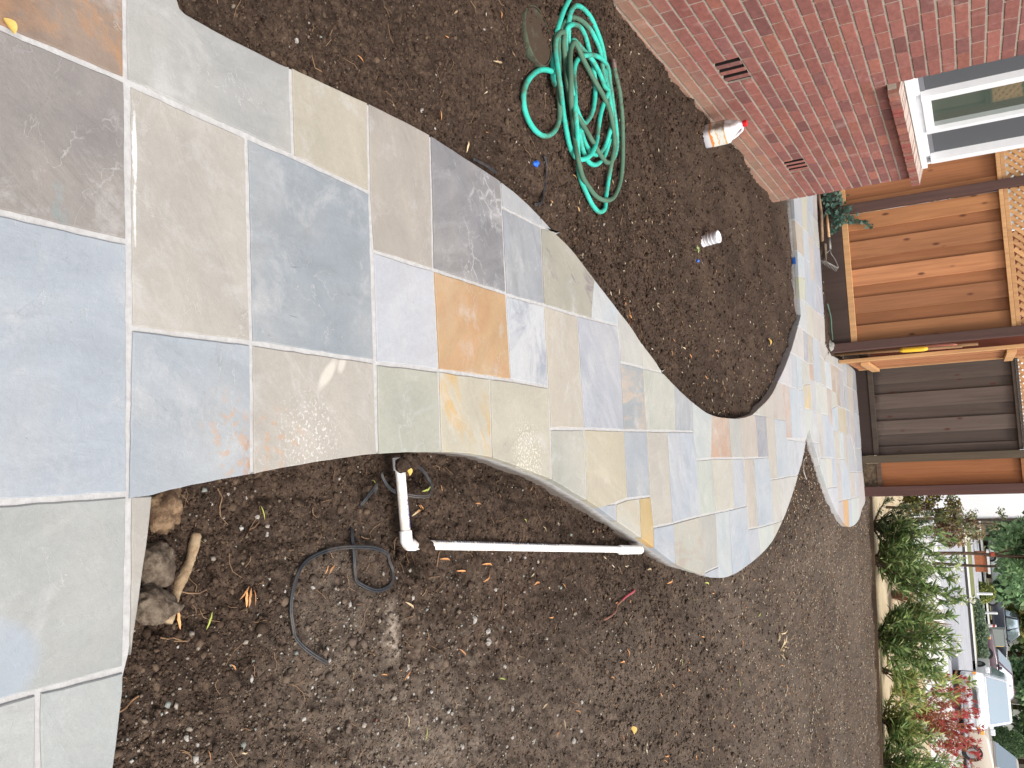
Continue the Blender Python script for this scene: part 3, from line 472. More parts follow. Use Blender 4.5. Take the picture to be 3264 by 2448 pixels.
HOSE=[(-2.2148,3.5637,0.0103),(-2.2038,3.549,0.0103),(-2.1927,3.5342,0.0103),(-2.1814,3.5192,0.0103),(-2.1701,3.5041,0.0103),(-2.1588,3.489,0.0103),(-2.1475,3.474,0.0103),(-2.1363,3.459,0.0103),(-2.1252,3.4442,0.0103),(-2.1142,3.4297,0.0103),(-2.1034,3.4154,0.0103),(-2.0928,3.4015,0.0103),(-2.0824,3.388,0.0103),(-2.0723,3.375,0.0103),(-2.0594,3.3585,0.0103),(-2.0468,3.3425,0.0103),(-2.0345,3.3268,0.0103),(-2.0224,3.3116,0.0103),(-2.0106,3.2968,0.0103),(-1.999,3.2826,0.0103),(-1.9878,3.269,0.0103),(-1.9769,3.2559,0.0103),(-1.9663,3.2435,0.0103),(-1.956,3.2317,0.0103),(-1.9398,3.2139,0.0103),(-1.9247,3.1981,0.0103),(-1.9105,3.184,0.0103),(-1.8968,3.171,0.0103),(-1.8835,3.1587,0.0103),(-1.8704,3.1466,0.0103),(-1.8551,3.1329,0.0103),(-1.8407,3.1206,0.0103),(-1.8266,3.1091,0.0103),(-1.8125,3.0976,0.0103),(-1.7978,3.0854,0.0103),(-1.7825,3.0724,0.0103),(-1.7669,3.0588,0.0103),(-1.7511,3.0452,0.0103),(-1.7351,3.0318,0.0103),(-1.719,3.0191,0.0103),(-1.7024,3.0068,0.0103),(-1.6854,2.9947,0.0103),(-1.6684,2.9831,0.0103),(-1.6517,2.9723,0.0103),(-1.6356,2.9625,0.0103),(-1.6168,2.9519,0.0103),(-1.5989,2.9427,0.0103),(-1.5813,2.9347,0.0103),(-1.5632,2.9275,0.0103),(-1.5444,2.9212,0.0103),(-1.5253,2.9159,0.0103),(-1.5063,2.9114,0.0103),(-1.4877,2.9077,0.0103),(-1.4627,2.9033,0.0103),(-1.4383,2.9004,0.0103),(-1.4178,2.9001,0.0103),(-1.3951,2.9058,0.0103),(-1.3826,2.9166,0.0103),(-1.385,2.934,0.0104),(-1.3944,2.9497,0.011),(-1.4053,2.9559,0.0125),(-1.4144,2.9504,0.0157),(-1.4178,2.9299,0.0199),(-1.4174,2.9017,0.0239),(-1.4141,2.8799,0.0262),(-1.4107,2.8597,0.0266),(-1.4078,2.8431,0.025),(-1.4055,2.8304,0.0214),(-1.4024,2.8186,0.0169),(-1.3963,2.8049,0.0132),(-1.3892,2.7927,0.0112),(-1.3794,2.7775,0.0105),(-1.3682,2.7616,0.0103),(-1.3563,2.7465,0.0103),(-1.3434,2.7322,0.0103),(-1.3296,2.7186,0.0103),(-1.3157,2.7064,0.0103),(-1.3027,2.6964,0.0103),(-1.2793,2.6837,0.0103),(-1.2575,2.678,0.0103),(-1.236,2.6779,0.0103),(-1.2162,2.6836,0.0103),(-1.1991,2.6949,0.0103),(-1.1844,2.7111,0.0103),(-1.1717,2.7316,0.0103),(-1.1624,2.7561,0.0103),(-1.1585,2.7746,0.0103),(-1.1565,2.7946,0.0103),(-1.1572,2.8153,0.0103),(-1.1613,2.8366,0.0103),(-1.1681,2.8585,0.0103),(-1.1772,2.8796,0.0103),(-1.1886,2.9001,0.0103),(-1.2022,2.9198,0.0103),(-1.217,2.9369,0.0103),(-1.2326,2.9509,0.0103),(-1.2493,2.9623,0.0103),(-1.2665,2.9706,0.0103),(-1.2842,2.9751,0.0105),(-1.3018,2.9755,0.0112),(-1.3181,2.9711,0.0132),(-1.3318,2.9604,0.017),(-1.3442,2.9452,0.0221),(-1.3584,2.9321,0.0265),(-1.3769,2.9247,0.0289),(-1.3991,2.9229,0.0292),(-1.4235,2.9268,0.0272),(-1.4495,2.9367,0.0231),(-1.4766,2.9496,0.0179),(-1.5021,2.9601,0.0136),(-1.5244,2.9649,0.0113),(-1.5445,2.9663,0.0105),(-1.5645,2.969,0.0103),(-1.5855,2.9748,0.0103),(-1.607,2.9833,0.0103),(-1.6284,2.9953,0.0103),(-1.6446,3.0071,0.0103),(-1.661,3.0212,0.0103),(-1.6766,3.0367,0.0103),(-1.6904,3.0525,0.0103),(-1.702,3.0685,0.0103),(-1.7119,3.0852,0.0103),(-1.7205,3.1027,0.0103),(-1.7283,3.1211,0.0103),(-1.7353,3.1406,0.0103),(-1.7414,3.1612,0.0103),(-1.7463,3.1822,0.0103),(-1.7498,3.2031,0.0103),(-1.7521,3.2242,0.0103),(-1.753,3.2458,0.0103),(-1.7527,3.2666,0.0103),(-1.7509,3.2858,0.0103),(-1.7461,3.3083,0.0103),(-1.7387,3.3283,0.0103),(-1.73,3.3468,0.0103),(-1.7204,3.364,0.0103),(-1.7094,3.3796,0.0103),(-1.6961,3.3928,0.0103),(-1.6794,3.4017,0.0103),(-1.6603,3.4081,0.0103),(-1.6408,3.4172,0.0103),(-1.6264,3.4274,0.0103),(-1.6118,3.4392,0.0103),(-1.5969,3.4521,0.0103),(-1.5819,3.4656,0.0103),(-1.5668,3.4805,0.0103),(-1.5516,3.4968,0.0103),(-1.536,3.5125,0.0103),(-1.5195,3.5258,0.0103),(-1.5018,3.5364,0.0103),(-1.4833,3.5454,0.0103),(-1.4643,3.5523,0.0103),(-1.4455,3.5567,0.0103),(-1.4275,3.5589,0.0103),(-1.4097,3.5589,0.0103),(-1.3912,3.5561,0.0103),(-1.371,3.5495,0.0103),(-1.356,3.5428,0.0103),(-1.3397,3.5344,0.0103),(-1.3227,3.5245,0.0103),(-1.3059,3.5132,0.0103),(-1.2898,3.5006,0.0103),(-1.2752,3.4869,0.0103),(-1.2635,3.4737,0.0103),(-1.2521,3.4589,0.0103),(-1.2412,3.443,0.0103),(-1.231,3.4265,0.0103),(-1.2216,3.4099,0.0103),(-1.2134,3.3934,0.0103),(-1.2065,3.3777,0.0103),(-1.199,3.3561,0.0103),(-1.1936,3.3341,0.0103),(-1.1902,3.3127,0.0103),(-1.1886,3.2925,0.0103),(-1.1889,3.2744,0.0103),(-1.1939,3.2491,0.0103),(-1.204,3.2282,0.0103),(-1.2174,3.2094,0.0103),(-1.2292,3.1962,0.0103),(-1.243,3.1843,0.0103),(-1.2583,3.1735,0.0103),(-1.2748,3.1637,0.0103),(-1.2926,3.1556,0.0103),(-1.3118,3.149,0.0103),(-1.332,3.1426,0.0103),(-1.3528,3.1351,0.0103),(-1.3702,3.1277,0.0103),(-1.3886,3.1195,0.0103),(-1.4072,3.111,0.0103),(-1.4252,3.1029,0.0103),(-1.4421,3.0955,0.0103),(-1.4608,3.0869,0.0103),(-1.4778,3.0788,0.0103),(-1.4946,3.0718,0.0103),(-1.5124,3.0668,0.0103),(-1.5317,3.0642,0.0103),(-1.5516,3.0634,0.0103),(-1.5718,3.0634,0.0105),(-1.5916,3.0625,0.0112),(-1.6103,3.0587,0.0133),(-1.6272,3.051,0.0173),(-1.6422,3.0415,0.0224),(-1.6565,3.0346,0.0267),(-1.6718,3.0331,0.0292),(-1.6885,3.0368,0.0297),(-1.7063,3.0459,0.0286),(-1.7251,3.0613,0.0255),(-1.7487,3.0865,0.0209),(-1.7701,3.1151,0.0161),(-1.7873,3.1432,0.0127),(-1.7974,3.1645,0.011),(-1.8046,3.1848,0.0104),(-1.8098,3.2052,0.0103),(-1.8133,3.2254,0.0103),(-1.8155,3.2461,0.0103),(-1.8162,3.2676,0.0103),(-1.8154,3.2888,0.0103),(-1.8126,3.3087,0.0103),(-1.8076,3.3272,0.0103),(-1.8004,3.3449,0.0103),(-1.792,3.3614,0.0103),(-1.7833,3.3764,0.0103),(-1.7715,3.3937,0.0103),(-1.7586,3.4085,0.0103),(-1.7432,3.4222,0.0103),(-1.7292,3.4322,0.0103),(-1.7136,3.4417,0.0103),(-1.697,3.4503,0.0103),(-1.6802,3.4578,0.0103),(-1.6627,3.4632,0.0104),(-1.644,3.4658,0.011),(-1.6242,3.4658,0.0126),(-1.6035,3.4633,0.0157),(-1.5784,3.4632,0.0198),(-1.555,3.4656,0.0238),(-1.5323,3.471,0.0266),(-1.5146,3.4765,0.0283),(-1.4973,3.4843,0.0294),(-1.4801,3.4918,0.03),(-1.4632,3.4971,0.0305),(-1.4421,3.5005,0.0306),(-1.4211,3.5004,0.0305),(-1.3978,3.4962,0.0297),(-1.3855,3.4955,0.0279),(-1.3731,3.4971,0.0246),(-1.3612,3.5004,0.0202),(-1.3492,3.5025,0.0158),(-1.3366,3.5002,0.0126),(-1.324,3.493,0.011),(-1.3092,3.4792,0.0104),(-1.2951,3.4624,0.0103),(-1.2822,3.4444,0.0103),(-1.2708,3.4261,0.0103),(-1.2613,3.4085,0.0103),(-1.2521,3.3873,0.0103),(-1.2456,3.3663,0.0103),(-1.2416,3.3454,0.0103),(-1.2398,3.3246,0.0103),(-1.2402,3.3033,0.0103),(-1.243,3.2819,0.0103),(-1.2479,3.2611,0.0103),(-1.2546,3.2417,0.0104),(-1.2629,3.2234,0.011),(-1.2721,3.2041,0.0126),(-1.2818,3.182,0.0157),(-1.2925,3.1574,0.0199),(-1.3024,3.1365,0.0238),(-1.3153,3.119,0.0265),(-1.3305,3.1049,0.0279),(-1.3467,3.0928,0.0285),(-1.3628,3.0818,0.0287),(-1.3785,3.0708,0.0287),(-1.3944,3.0599,0.0285),(-1.4104,3.0496,0.0281),(-1.4265,3.0408,0.0275),(-1.4423,3.0339,0.0267),(-1.4615,3.0271,0.0256),(-1.4804,3.0222,0.0245),(-1.4991,3.0194,0.0231),(-1.5181,3.0192,0.0209),(-1.5423,3.0202,0.018),(-1.5652,3.0224,0.0155),(-1.5849,3.0222,0.015),(-1.5999,3.0165,0.0179),(-1.6107,3.0072,0.0235),(-1.6199,3.0008,0.0298),(-1.6261,2.9989,0.035),(-1.6351,3.0052,0.0381),(-1.6466,3.0199,0.0384),(-1.6604,3.0434,0.0355),(-1.677,3.0772,0.0293),(-1.6944,3.1171,0.0215),(-1.708,3.1538,0.0152),(-1.7149,3.1814,0.0118),(-1.715,3.206,0.0106),(-1.7092,3.2257,0.0103),(-1.699,3.2437,0.0103),(-1.6883,3.2564,0.0103),(-1.6748,3.2683,0.0103),(-1.6598,3.2799,0.0103),(-1.6443,3.2915,0.0103),(-1.6283,3.3042,0.0103),(-1.6113,3.3175,0.0103),(-1.5937,3.3295,0.0103),(-1.5761,3.3385,0.0103),(-1.5582,3.344,0.0103),(-1.5399,3.3468,0.0103),(-1.5217,3.3475,0.0103),(-1.5041,3.3466,0.0103),(-1.4818,3.3426,0.0103),(-1.4603,3.3353,0.0103),(-1.4393,3.3254,0.0103),(-1.4237,3.3166,0.0103),(-1.4083,3.3063,0.0103),(-1.3933,3.2944,0.0103),(-1.3787,3.2803,0.0106),(-1.3625,3.2615,0.0118),(-1.3437,3.2349,0.0152),(-1.324,3.2,0.0219),(-1.3075,3.161,0.0308),(-1.2991,3.121,0.0389),(-1.3013,3.0897,0.0442),(-1.3106,3.0661,0.0466),(-1.321,3.0509,0.0474),(-1.3347,3.0372,0.0475),(-1.3504,3.0251,0.0475),(-1.3669,3.0149,0.0475),(-1.3847,3.0069,0.0472),(-1.4043,3.0012,0.0467),(-1.4251,2.9986,0.0455),(-1.4466,2.9998,0.0434),(-1.4692,3.0055,0.04),(-1.4931,3.0152,0.0356),(-1.5177,3.0281,0.0306),(-1.5424,3.0435,0.0255),(-1.5686,3.0617,0.0204),(-1.5952,3.0812,0.0158),(-1.6182,3.099,0.0126),(-1.6341,3.1133,0.011),(-1.644,3.1352,0.0105),(-1.6428,3.1614,0.0105),(-1.6409,3.1776,0.011),(-1.6363,3.1936,0.0126),(-1.6288,3.2064,0.0159),(-1.6198,3.2152,0.0207),(-1.6118,3.2239,0.0255),(-1.6061,3.2369,0.0286),(-1.6022,3.2544,0.0298),(-1.5989,3.2755,0.0292),(-1.5957,3.3006,0.0266),(-1.5929,3.3295,0.0223),(-1.5893,3.3572,0.0179),(-1.583,3.3765,0.0161),(-1.5626,3.3927,0.018),(-1.5438,3.4007,0.022),(-1.5409,3.4206,0.0255),(-1.5377,3.4361,0.0268),(-1.5252,3.4323,0.0254),(-1.5092,3.4247,0.0218),(-1.4932,3.4199,0.0171),(-1.4819,3.4195,0.0133),(-1.4678,3.4142,0.0112),(-1.4517,3.406,0.0105),(-1.4348,3.3977,0.0103),(-1.4174,3.3908,0.0103),(-1.3995,3.3852,0.0103),(-1.3816,3.3803,0.0103),(-1.3638,3.3751,0.0103),(-1.3461,3.3703,0.0105),(-1.3281,3.3648,0.0112),(-1.3086,3.3546,0.0133),(-1.2873,3.3366,0.0172),(-1.2679,3.3148,0.0221),(-1.2488,3.2935,0.0262),(-1.2317,3.2753,0.0285),(-1.2169,3.2596,0.0293),(-1.2043,3.2448,0.0295),(-1.1934,3.2293,0.0293),(-1.1837,3.2125,0.0289),(-1.1756,3.1963,0.028),(-1.1697,3.1831,0.0258),(-1.1666,3.175,0.0219),(-1.1642,3.1651,0.0172),(-1.1626,3.1532,0.0133),(-1.1616,3.1378,0.0112),(-1.1619,3.1213,0.0105),(-1.1659,3.1006,0.0103),(-1.1741,3.0826,0.0103),(-1.1863,3.0673,0.0103),(-1.2029,3.0557,0.0103),(-1.2235,3.0469,0.0103),(-1.2461,3.0377,0.0103),(-1.2646,3.0292,0.0105),(-1.2841,3.019,0.0112),(-1.3022,3.005,0.0136),(-1.3161,2.9846,0.0191),(-1.3253,2.9578,0.0275),(-1.3326,2.9294,0.0369),(-1.3414,2.9059,0.0443),(-1.3534,2.8904,0.0483),(-1.3739,2.88,0.049),(-1.397,2.8764,0.0469),(-1.4226,2.8802,0.0419),(-1.4492,2.8883,0.0353),(-1.4743,2.8955,0.0294),(-1.4959,2.8998,0.0261),(-1.5225,2.9026,0.0254),(-1.5459,2.9088,0.0264),(-1.5608,2.9168,0.028),(-1.5757,2.9291,0.0291),(-1.5877,2.9426,0.0296),(-1.5991,2.9648,0.0295),(-1.6006,2.9819,0.0289),(-1.5861,2.9821,0.0278),(-1.5646,2.9799,0.026),(-1.5445,2.9886,0.0231),(-1.5224,3.0018,0.019),(-1.506,3.0131,0.015),(-1.4865,3.0218,0.0122),(-1.4656,3.0282,0.0109),(-1.444,3.0337,0.0104),(-1.4223,3.039,0.0105),(-1.4018,3.0436,0.0113),(-1.3738,3.0473,0.0141),(-1.3475,3.047,0.0207),(-1.3282,3.0376,0.0311),(-1.3106,3.0287,0.0426),(-1.2969,3.0281,0.0513),(-1.2891,3.0335,0.0556),(-1.2852,3.0476,0.0568),(-1.2835,3.0675,0.0559),(-1.2837,3.0939,0.0525),(-1.2864,3.1284,0.0459),(-1.2911,3.1693,0.0368),(-1.2952,3.2114,0.0279),(-1.2957,3.248,0.0221),(-1.2926,3.2671,0.0212),(-1.2855,3.2787,0.0239),(-1.2776,3.2893,0.0273),(-1.2709,3.3033,0.0294),(-1.2658,3.3198,0.0303),(-1.2617,3.3365,0.0305),(-1.2573,3.3556,0.0306),(-1.2532,3.3741,0.0307),(-1.2496,3.3918,0.0306),(-1.2466,3.4087,0.0304),(-1.2448,3.4258,0.0296),(-1.243,3.4516,0.0273),(-1.2445,3.4789,0.023),(-1.2521,3.5109,0.0178),(-1.263,3.54,0.0136),(-1.2753,3.5659,0.0113),(-1.2885,3.587,0.0105),(-1.3024,3.6029,0.0103),(-1.3175,3.6147,0.0103),(-1.3344,3.624,0.0103),(-1.3527,3.6302,0.0103),(-1.372,3.6326,0.0103),(-1.3889,3.631,0.0103),(-1.4071,3.6264,0.0103),(-1.4259,3.6198,0.0103),(-1.4441,3.6122,0.0103),(-1.461,3.6045,0.0103),(-1.4798,3.5942,0.0103),(-1.4971,3.5824,0.0103),(-1.5138,3.5704,0.0103),(-1.531,3.5593,0.0103),(-1.549,3.5493,0.0103),(-1.5672,3.5396,0.0103),(-1.585,3.5303,0.0105),(-1.6015,3.5204,0.0113),(-1.6226,3.5077,0.0136),(-1.6402,3.4915,0.0179),(-1.6508,3.4676,0.0231),(-1.6545,3.4384,0.0273),(-1.6551,3.4095,0.0296),(-1.6542,3.382,0.0304),(-1.6529,3.3657,0.0304),(-1.651,3.3498,0.0299),(-1.649,3.3351,0.0286),(-1.6462,3.3201,0.0271),(-1.6406,3.3007,0.0271),(-1.632,3.2774,0.0297),(-1.6213,3.2507,0.0333),(-1.6112,3.2263,0.0359),(-1.603,3.2065,0.0368),(-1.5965,3.1915,0.036),(-1.5921,3.1819,0.0334),(-1.5883,3.1749,0.0289),(-1.5857,3.1716,0.0231),(-1.5825,3.169,0.0173),(-1.5769,3.164,0.0132),(-1.5686,3.1561,0.0112),(-1.5515,3.1417,0.0105),(-1.5331,3.131,0.0104),(-1.5122,3.1234,0.0107),(-1.4933,3.1179,0.0122),(-1.4699,3.108,0.0166),(-1.4405,3.0886,0.0255),(-1.4068,3.0608,0.0378),(-1.377,3.0336,0.0496),(-1.351,3.0162,0.0572),(-1.3292,3.0092,0.0607),(-1.3105,3.0083,0.0617),(-1.2938,3.0105,0.0616),(-1.2763,3.0169,0.0603),(-1.2624,3.0298,0.0566),(-1.2516,3.051,0.0495),(-1.2408,3.0763,0.0407),(-1.2305,3.0971,0.0332),(-1.2156,3.1097,0.029),(-1.1976,3.1155,0.0275),(-1.1787,3.1185,0.0274),(-1.1611,3.1216,0.0274),(-1.1414,3.126,0.0268),(-1.1241,3.1331,0.0249),(-1.1092,3.1473,0.0213),(-1.0958,3.1702,0.0168),(-1.0875,3.1926,0.0131),(-1.0778,3.2152,0.0112),(-1.0675,3.237,0.0105),(-1.0575,3.2582,0.0103),(-1.0484,3.2779,0.0103),(-1.0407,3.2947,0.0103),(-1.0318,3.3149,0.0103),(-1.0256,3.3322,0.0103),(-1.0212,3.3479,0.0103),(-1.0177,3.3635,0.0103),(-1.0139,3.3837,0.0103),(-1.0122,3.4028,0.0103),(-1.0143,3.4227,0.0103),(-1.0188,3.4398,0.0103),(-1.0255,3.4581,0.0103),(-1.034,3.4753,0.0103),(-1.044,3.4889,0.0103),(-1.0588,3.4985,0.0103),(-1.0763,3.5031,0.0103),(-1.0989,3.5102,0.0103),(-1.1129,3.5161,0.0103),(-1.1287,3.5229,0.0103),(-1.1458,3.5303,0.0103),(-1.1635,3.5378,0.0104),(-1.1809,3.5443,0.0109),(-1.1968,3.5478,0.0123),(-1.2111,3.547,0.0155),(-1.2243,3.5425,0.0201),(-1.2375,3.5379,0.0247),(-1.2515,3.5366,0.028),(-1.2665,3.5391,0.0295),(-1.2814,3.5435,0.0299),(-1.3017,3.5514,0.0297),(-1.3199,3.5594,0.0291),(-1.3382,3.5637,0.0285),(-1.3577,3.5585,0.029),(-1.3683,3.5443,0.032),(-1.378,3.5214,0.0373),(-1.3881,3.4961,0.0427),(-1.4,3.4743,0.0464),(-1.4133,3.4574,0.048),(-1.4266,3.4446,0.0481),(-1.4392,3.4363,0.0467),(-1.4539,3.4284,0.0433),(-1.4669,3.4243,0.0382),(-1.4779,3.4197,0.0329),(-1.4865,3.4102,0.0292),(-1.4936,3.3944,0.0275),(-1.4987,3.3769,0.0273),(-1.5025,3.3562,0.028),(-1.5058,3.3342,0.029),(-1.5096,3.3131,0.0297),(-1.5149,3.2952,0.0294),(-1.5226,3.2827,0.0274),(-1.5339,3.2721,0.0238),(-1.5454,3.2621,0.0203),(-1.5542,3.2459,0.0195),(-1.5593,3.2221,0.022),(-1.5634,3.1957,0.0257),(-1.57,3.1715,0.0284),(-1.5799,3.1509,0.0297),(-1.5908,3.1336,0.0299),(-1.6006,3.1191,0.0297),(-1.6074,3.1073,0.0294),(-1.6109,3.0892,0.0293),(-1.6016,3.0759,0.0298),(-1.5882,3.0613,0.0312),(-1.5682,3.0432,0.0341),(-1.542,3.0242,0.0387),(-1.517,3.0074,0.0446),(-1.4893,2.9918,0.0509),(-1.4607,2.9795,0.0562),(-1.4319,2.9716,0.0597),(-1.4145,2.9676,0.0613),(-1.3972,2.966,0.0618),(-1.3797,2.9655,0.0619),(-1.362,2.9665,0.0615),(-1.3452,2.9706,0.0598),(-1.3308,2.9814,0.0556),(-1.3197,3.0003,0.0483),(-1.3122,3.0237,0.0392),(-1.3032,3.0459,0.0306),(-1.2922,3.0653,0.0233),(-1.2795,3.0817,0.0174),(-1.2649,3.094,0.0136),(-1.2481,3.1007,0.0124),(-1.229,3.1004,0.0145),(-1.2077,3.0926,0.0202),(-1.1827,3.0809,0.0285),(-1.1585,3.071,0.0368),(-1.1377,3.0689,0.0422),(-1.1211,3.0759,0.0442),(-1.1085,3.0906,0.0431),(-1.0996,3.1115,0.0395),(-1.0942,3.1365,0.034),(-1.087,3.171,0.0276),(-1.0851,3.205,0.0214),(-1.085,3.2373,0.0162),(-1.0834,3.267,0.0127),(-1.0805,3.2893,0.011),(-1.0771,3.3095,0.0104),(-1.074,3.3294,0.0103),(-1.0717,3.35,0.0103),(-1.0706,3.3712,0.0105),(-1.0701,3.3887,0.0112),(-1.0693,3.4041,0.0132),(-1.0677,3.4155,0.017),(-1.0662,3.4246,0.0216),(-1.0662,3.4354,0.0253),(-1.0684,3.45,0.027),(-1.0728,3.4686,0.0269),(-1.0794,3.4919,0.0249),(-1.0882,3.5195,0.0211),(-1.0986,3.5486,0.0166),(-1.1091,3.5744,0.013),(-1.1194,3.5949,0.0111),(-1.1324,3.6143,0.0105),(-1.1468,3.6315,0.0103),(-1.1624,3.6472,0.0103),(-1.1782,3.6611,0.0103),(-1.1936,3.6729,0.0103),(-1.2118,3.6843,0.0103),(-1.2298,3.6926,0.0103),(-1.2486,3.6986,0.0103),(-1.2692,3.7029,0.0103),(-1.2871,3.7052,0.0103),(-1.3057,3.7062,0.0103),(-1.3254,3.7061,0.0103),(-1.3462,3.7049,0.0103),(-1.3683,3.7028,0.0103),(-1.3853,3.7006,0.0103),(-1.4036,3.6979,0.0103),(-1.4227,3.6947,0.0103),(-1.4421,3.691,0.0103),(-1.4612,3.6868,0.0103),(-1.4796,3.6821,0.0103),(-1.4967,3.6769,0.0103),(-1.5156,3.6699,0.0103),(-1.5339,3.6619,0.0103),(-1.5515,3.6532,0.0103),(-1.568,3.6443,0.0103),(-1.5834,3.6353,0.0103),(-1.5972,3.6269,0.0103),(-1.6155,3.614,0.0103),(-1.631,3.6007,0.0103),(-1.6437,3.5886,0.0103),(-1.6536,3.579,0.0103),(-1.6615,3.5697,0.0103),(-1.6654,3.5648,0.0103),(-1.6767,3.5587,0.0103),(-1.6895,3.5527,0.0103)]
WIRES={'A':[(0.4516,1.583),(0.4241,1.5323),(0.3848,1.4952),(0.3372,1.4756),(0.2927,1.4711),(0.2542,1.4819),(0.2246,1.5078),(0.2061,1.554),(0.1978,1.6137),(0.2006,1.6892),(0.2116,1.7554),(0.2324,1.8175),(0.263,1.8558),(0.2902,1.8652),(0.3136,1.8488),(0.3204,1.8047),(0.3138,1.763),(0.2905,1.7236),(0.259,1.7022),(0.2176,1.696),(0.1852,1.6965),(0.1616,1.7044),(0.1428,1.7221)],'B':[(0.1074,1.741),(0.0954,1.7472),(0.0776,1.7634),(0.0623,1.7923),(0.0583,1.8213),(0.0686,1.8294),(0.081,1.8198)],'C':[(-0.001,1.9144),(0.0032,1.9409),(0.0128,1.9707),(0.0259,1.9977),(0.0427,2.0218),(0.0611,2.0365),(0.0789,2.0384),(0.0922,2.0245),(0.0993,1.9986),(0.0982,1.9676),(0.0891,1.9319),(0.0764,1.9032),(0.0601,1.8811),(0.0428,1.8694),(0.0276,1.8647)],'D':[(-1.0845,2.8243),(-1.0482,2.8556),(-0.9866,2.8411),(-0.9359,2.8167),(-0.8925,2.7672),(-0.8732,2.7111)],'E':[(-0.9217,2.298),(-0.9187,2.3559),(-0.9058,2.4151)]}
PT={'pipeA0':(0.021,1.9171),'pipeA1':(0.1975,1.9241),'elbow':(0.2213,1.9254),'pipeB0':(0.235,1.9712),'pipeB1':(0.4147,3.4445),'coupEnd':(0.4406,3.6745),'fit':(0.0151,1.894),'stick0':(0.123,1.2266),'stick1':(0.2721,1.1291),'rock1':(0.07,1.1585),'rock2':(0.1677,1.1199),'rock3':(0.2364,1.1),'redstick0':(0.6498,3.1767),'redstick1':(0.5962,3.5632),'dryclump':(1.3901,6.2628),'blue1':(-1.0377,2.7597),'blue2':(-1.0865,4.9938),'weed':(-1.137,4.9535),'bluetape':(-1.6564,8.1444),'lump':(0.2722,1.9591),'patch':(0.4514,1.8541)}
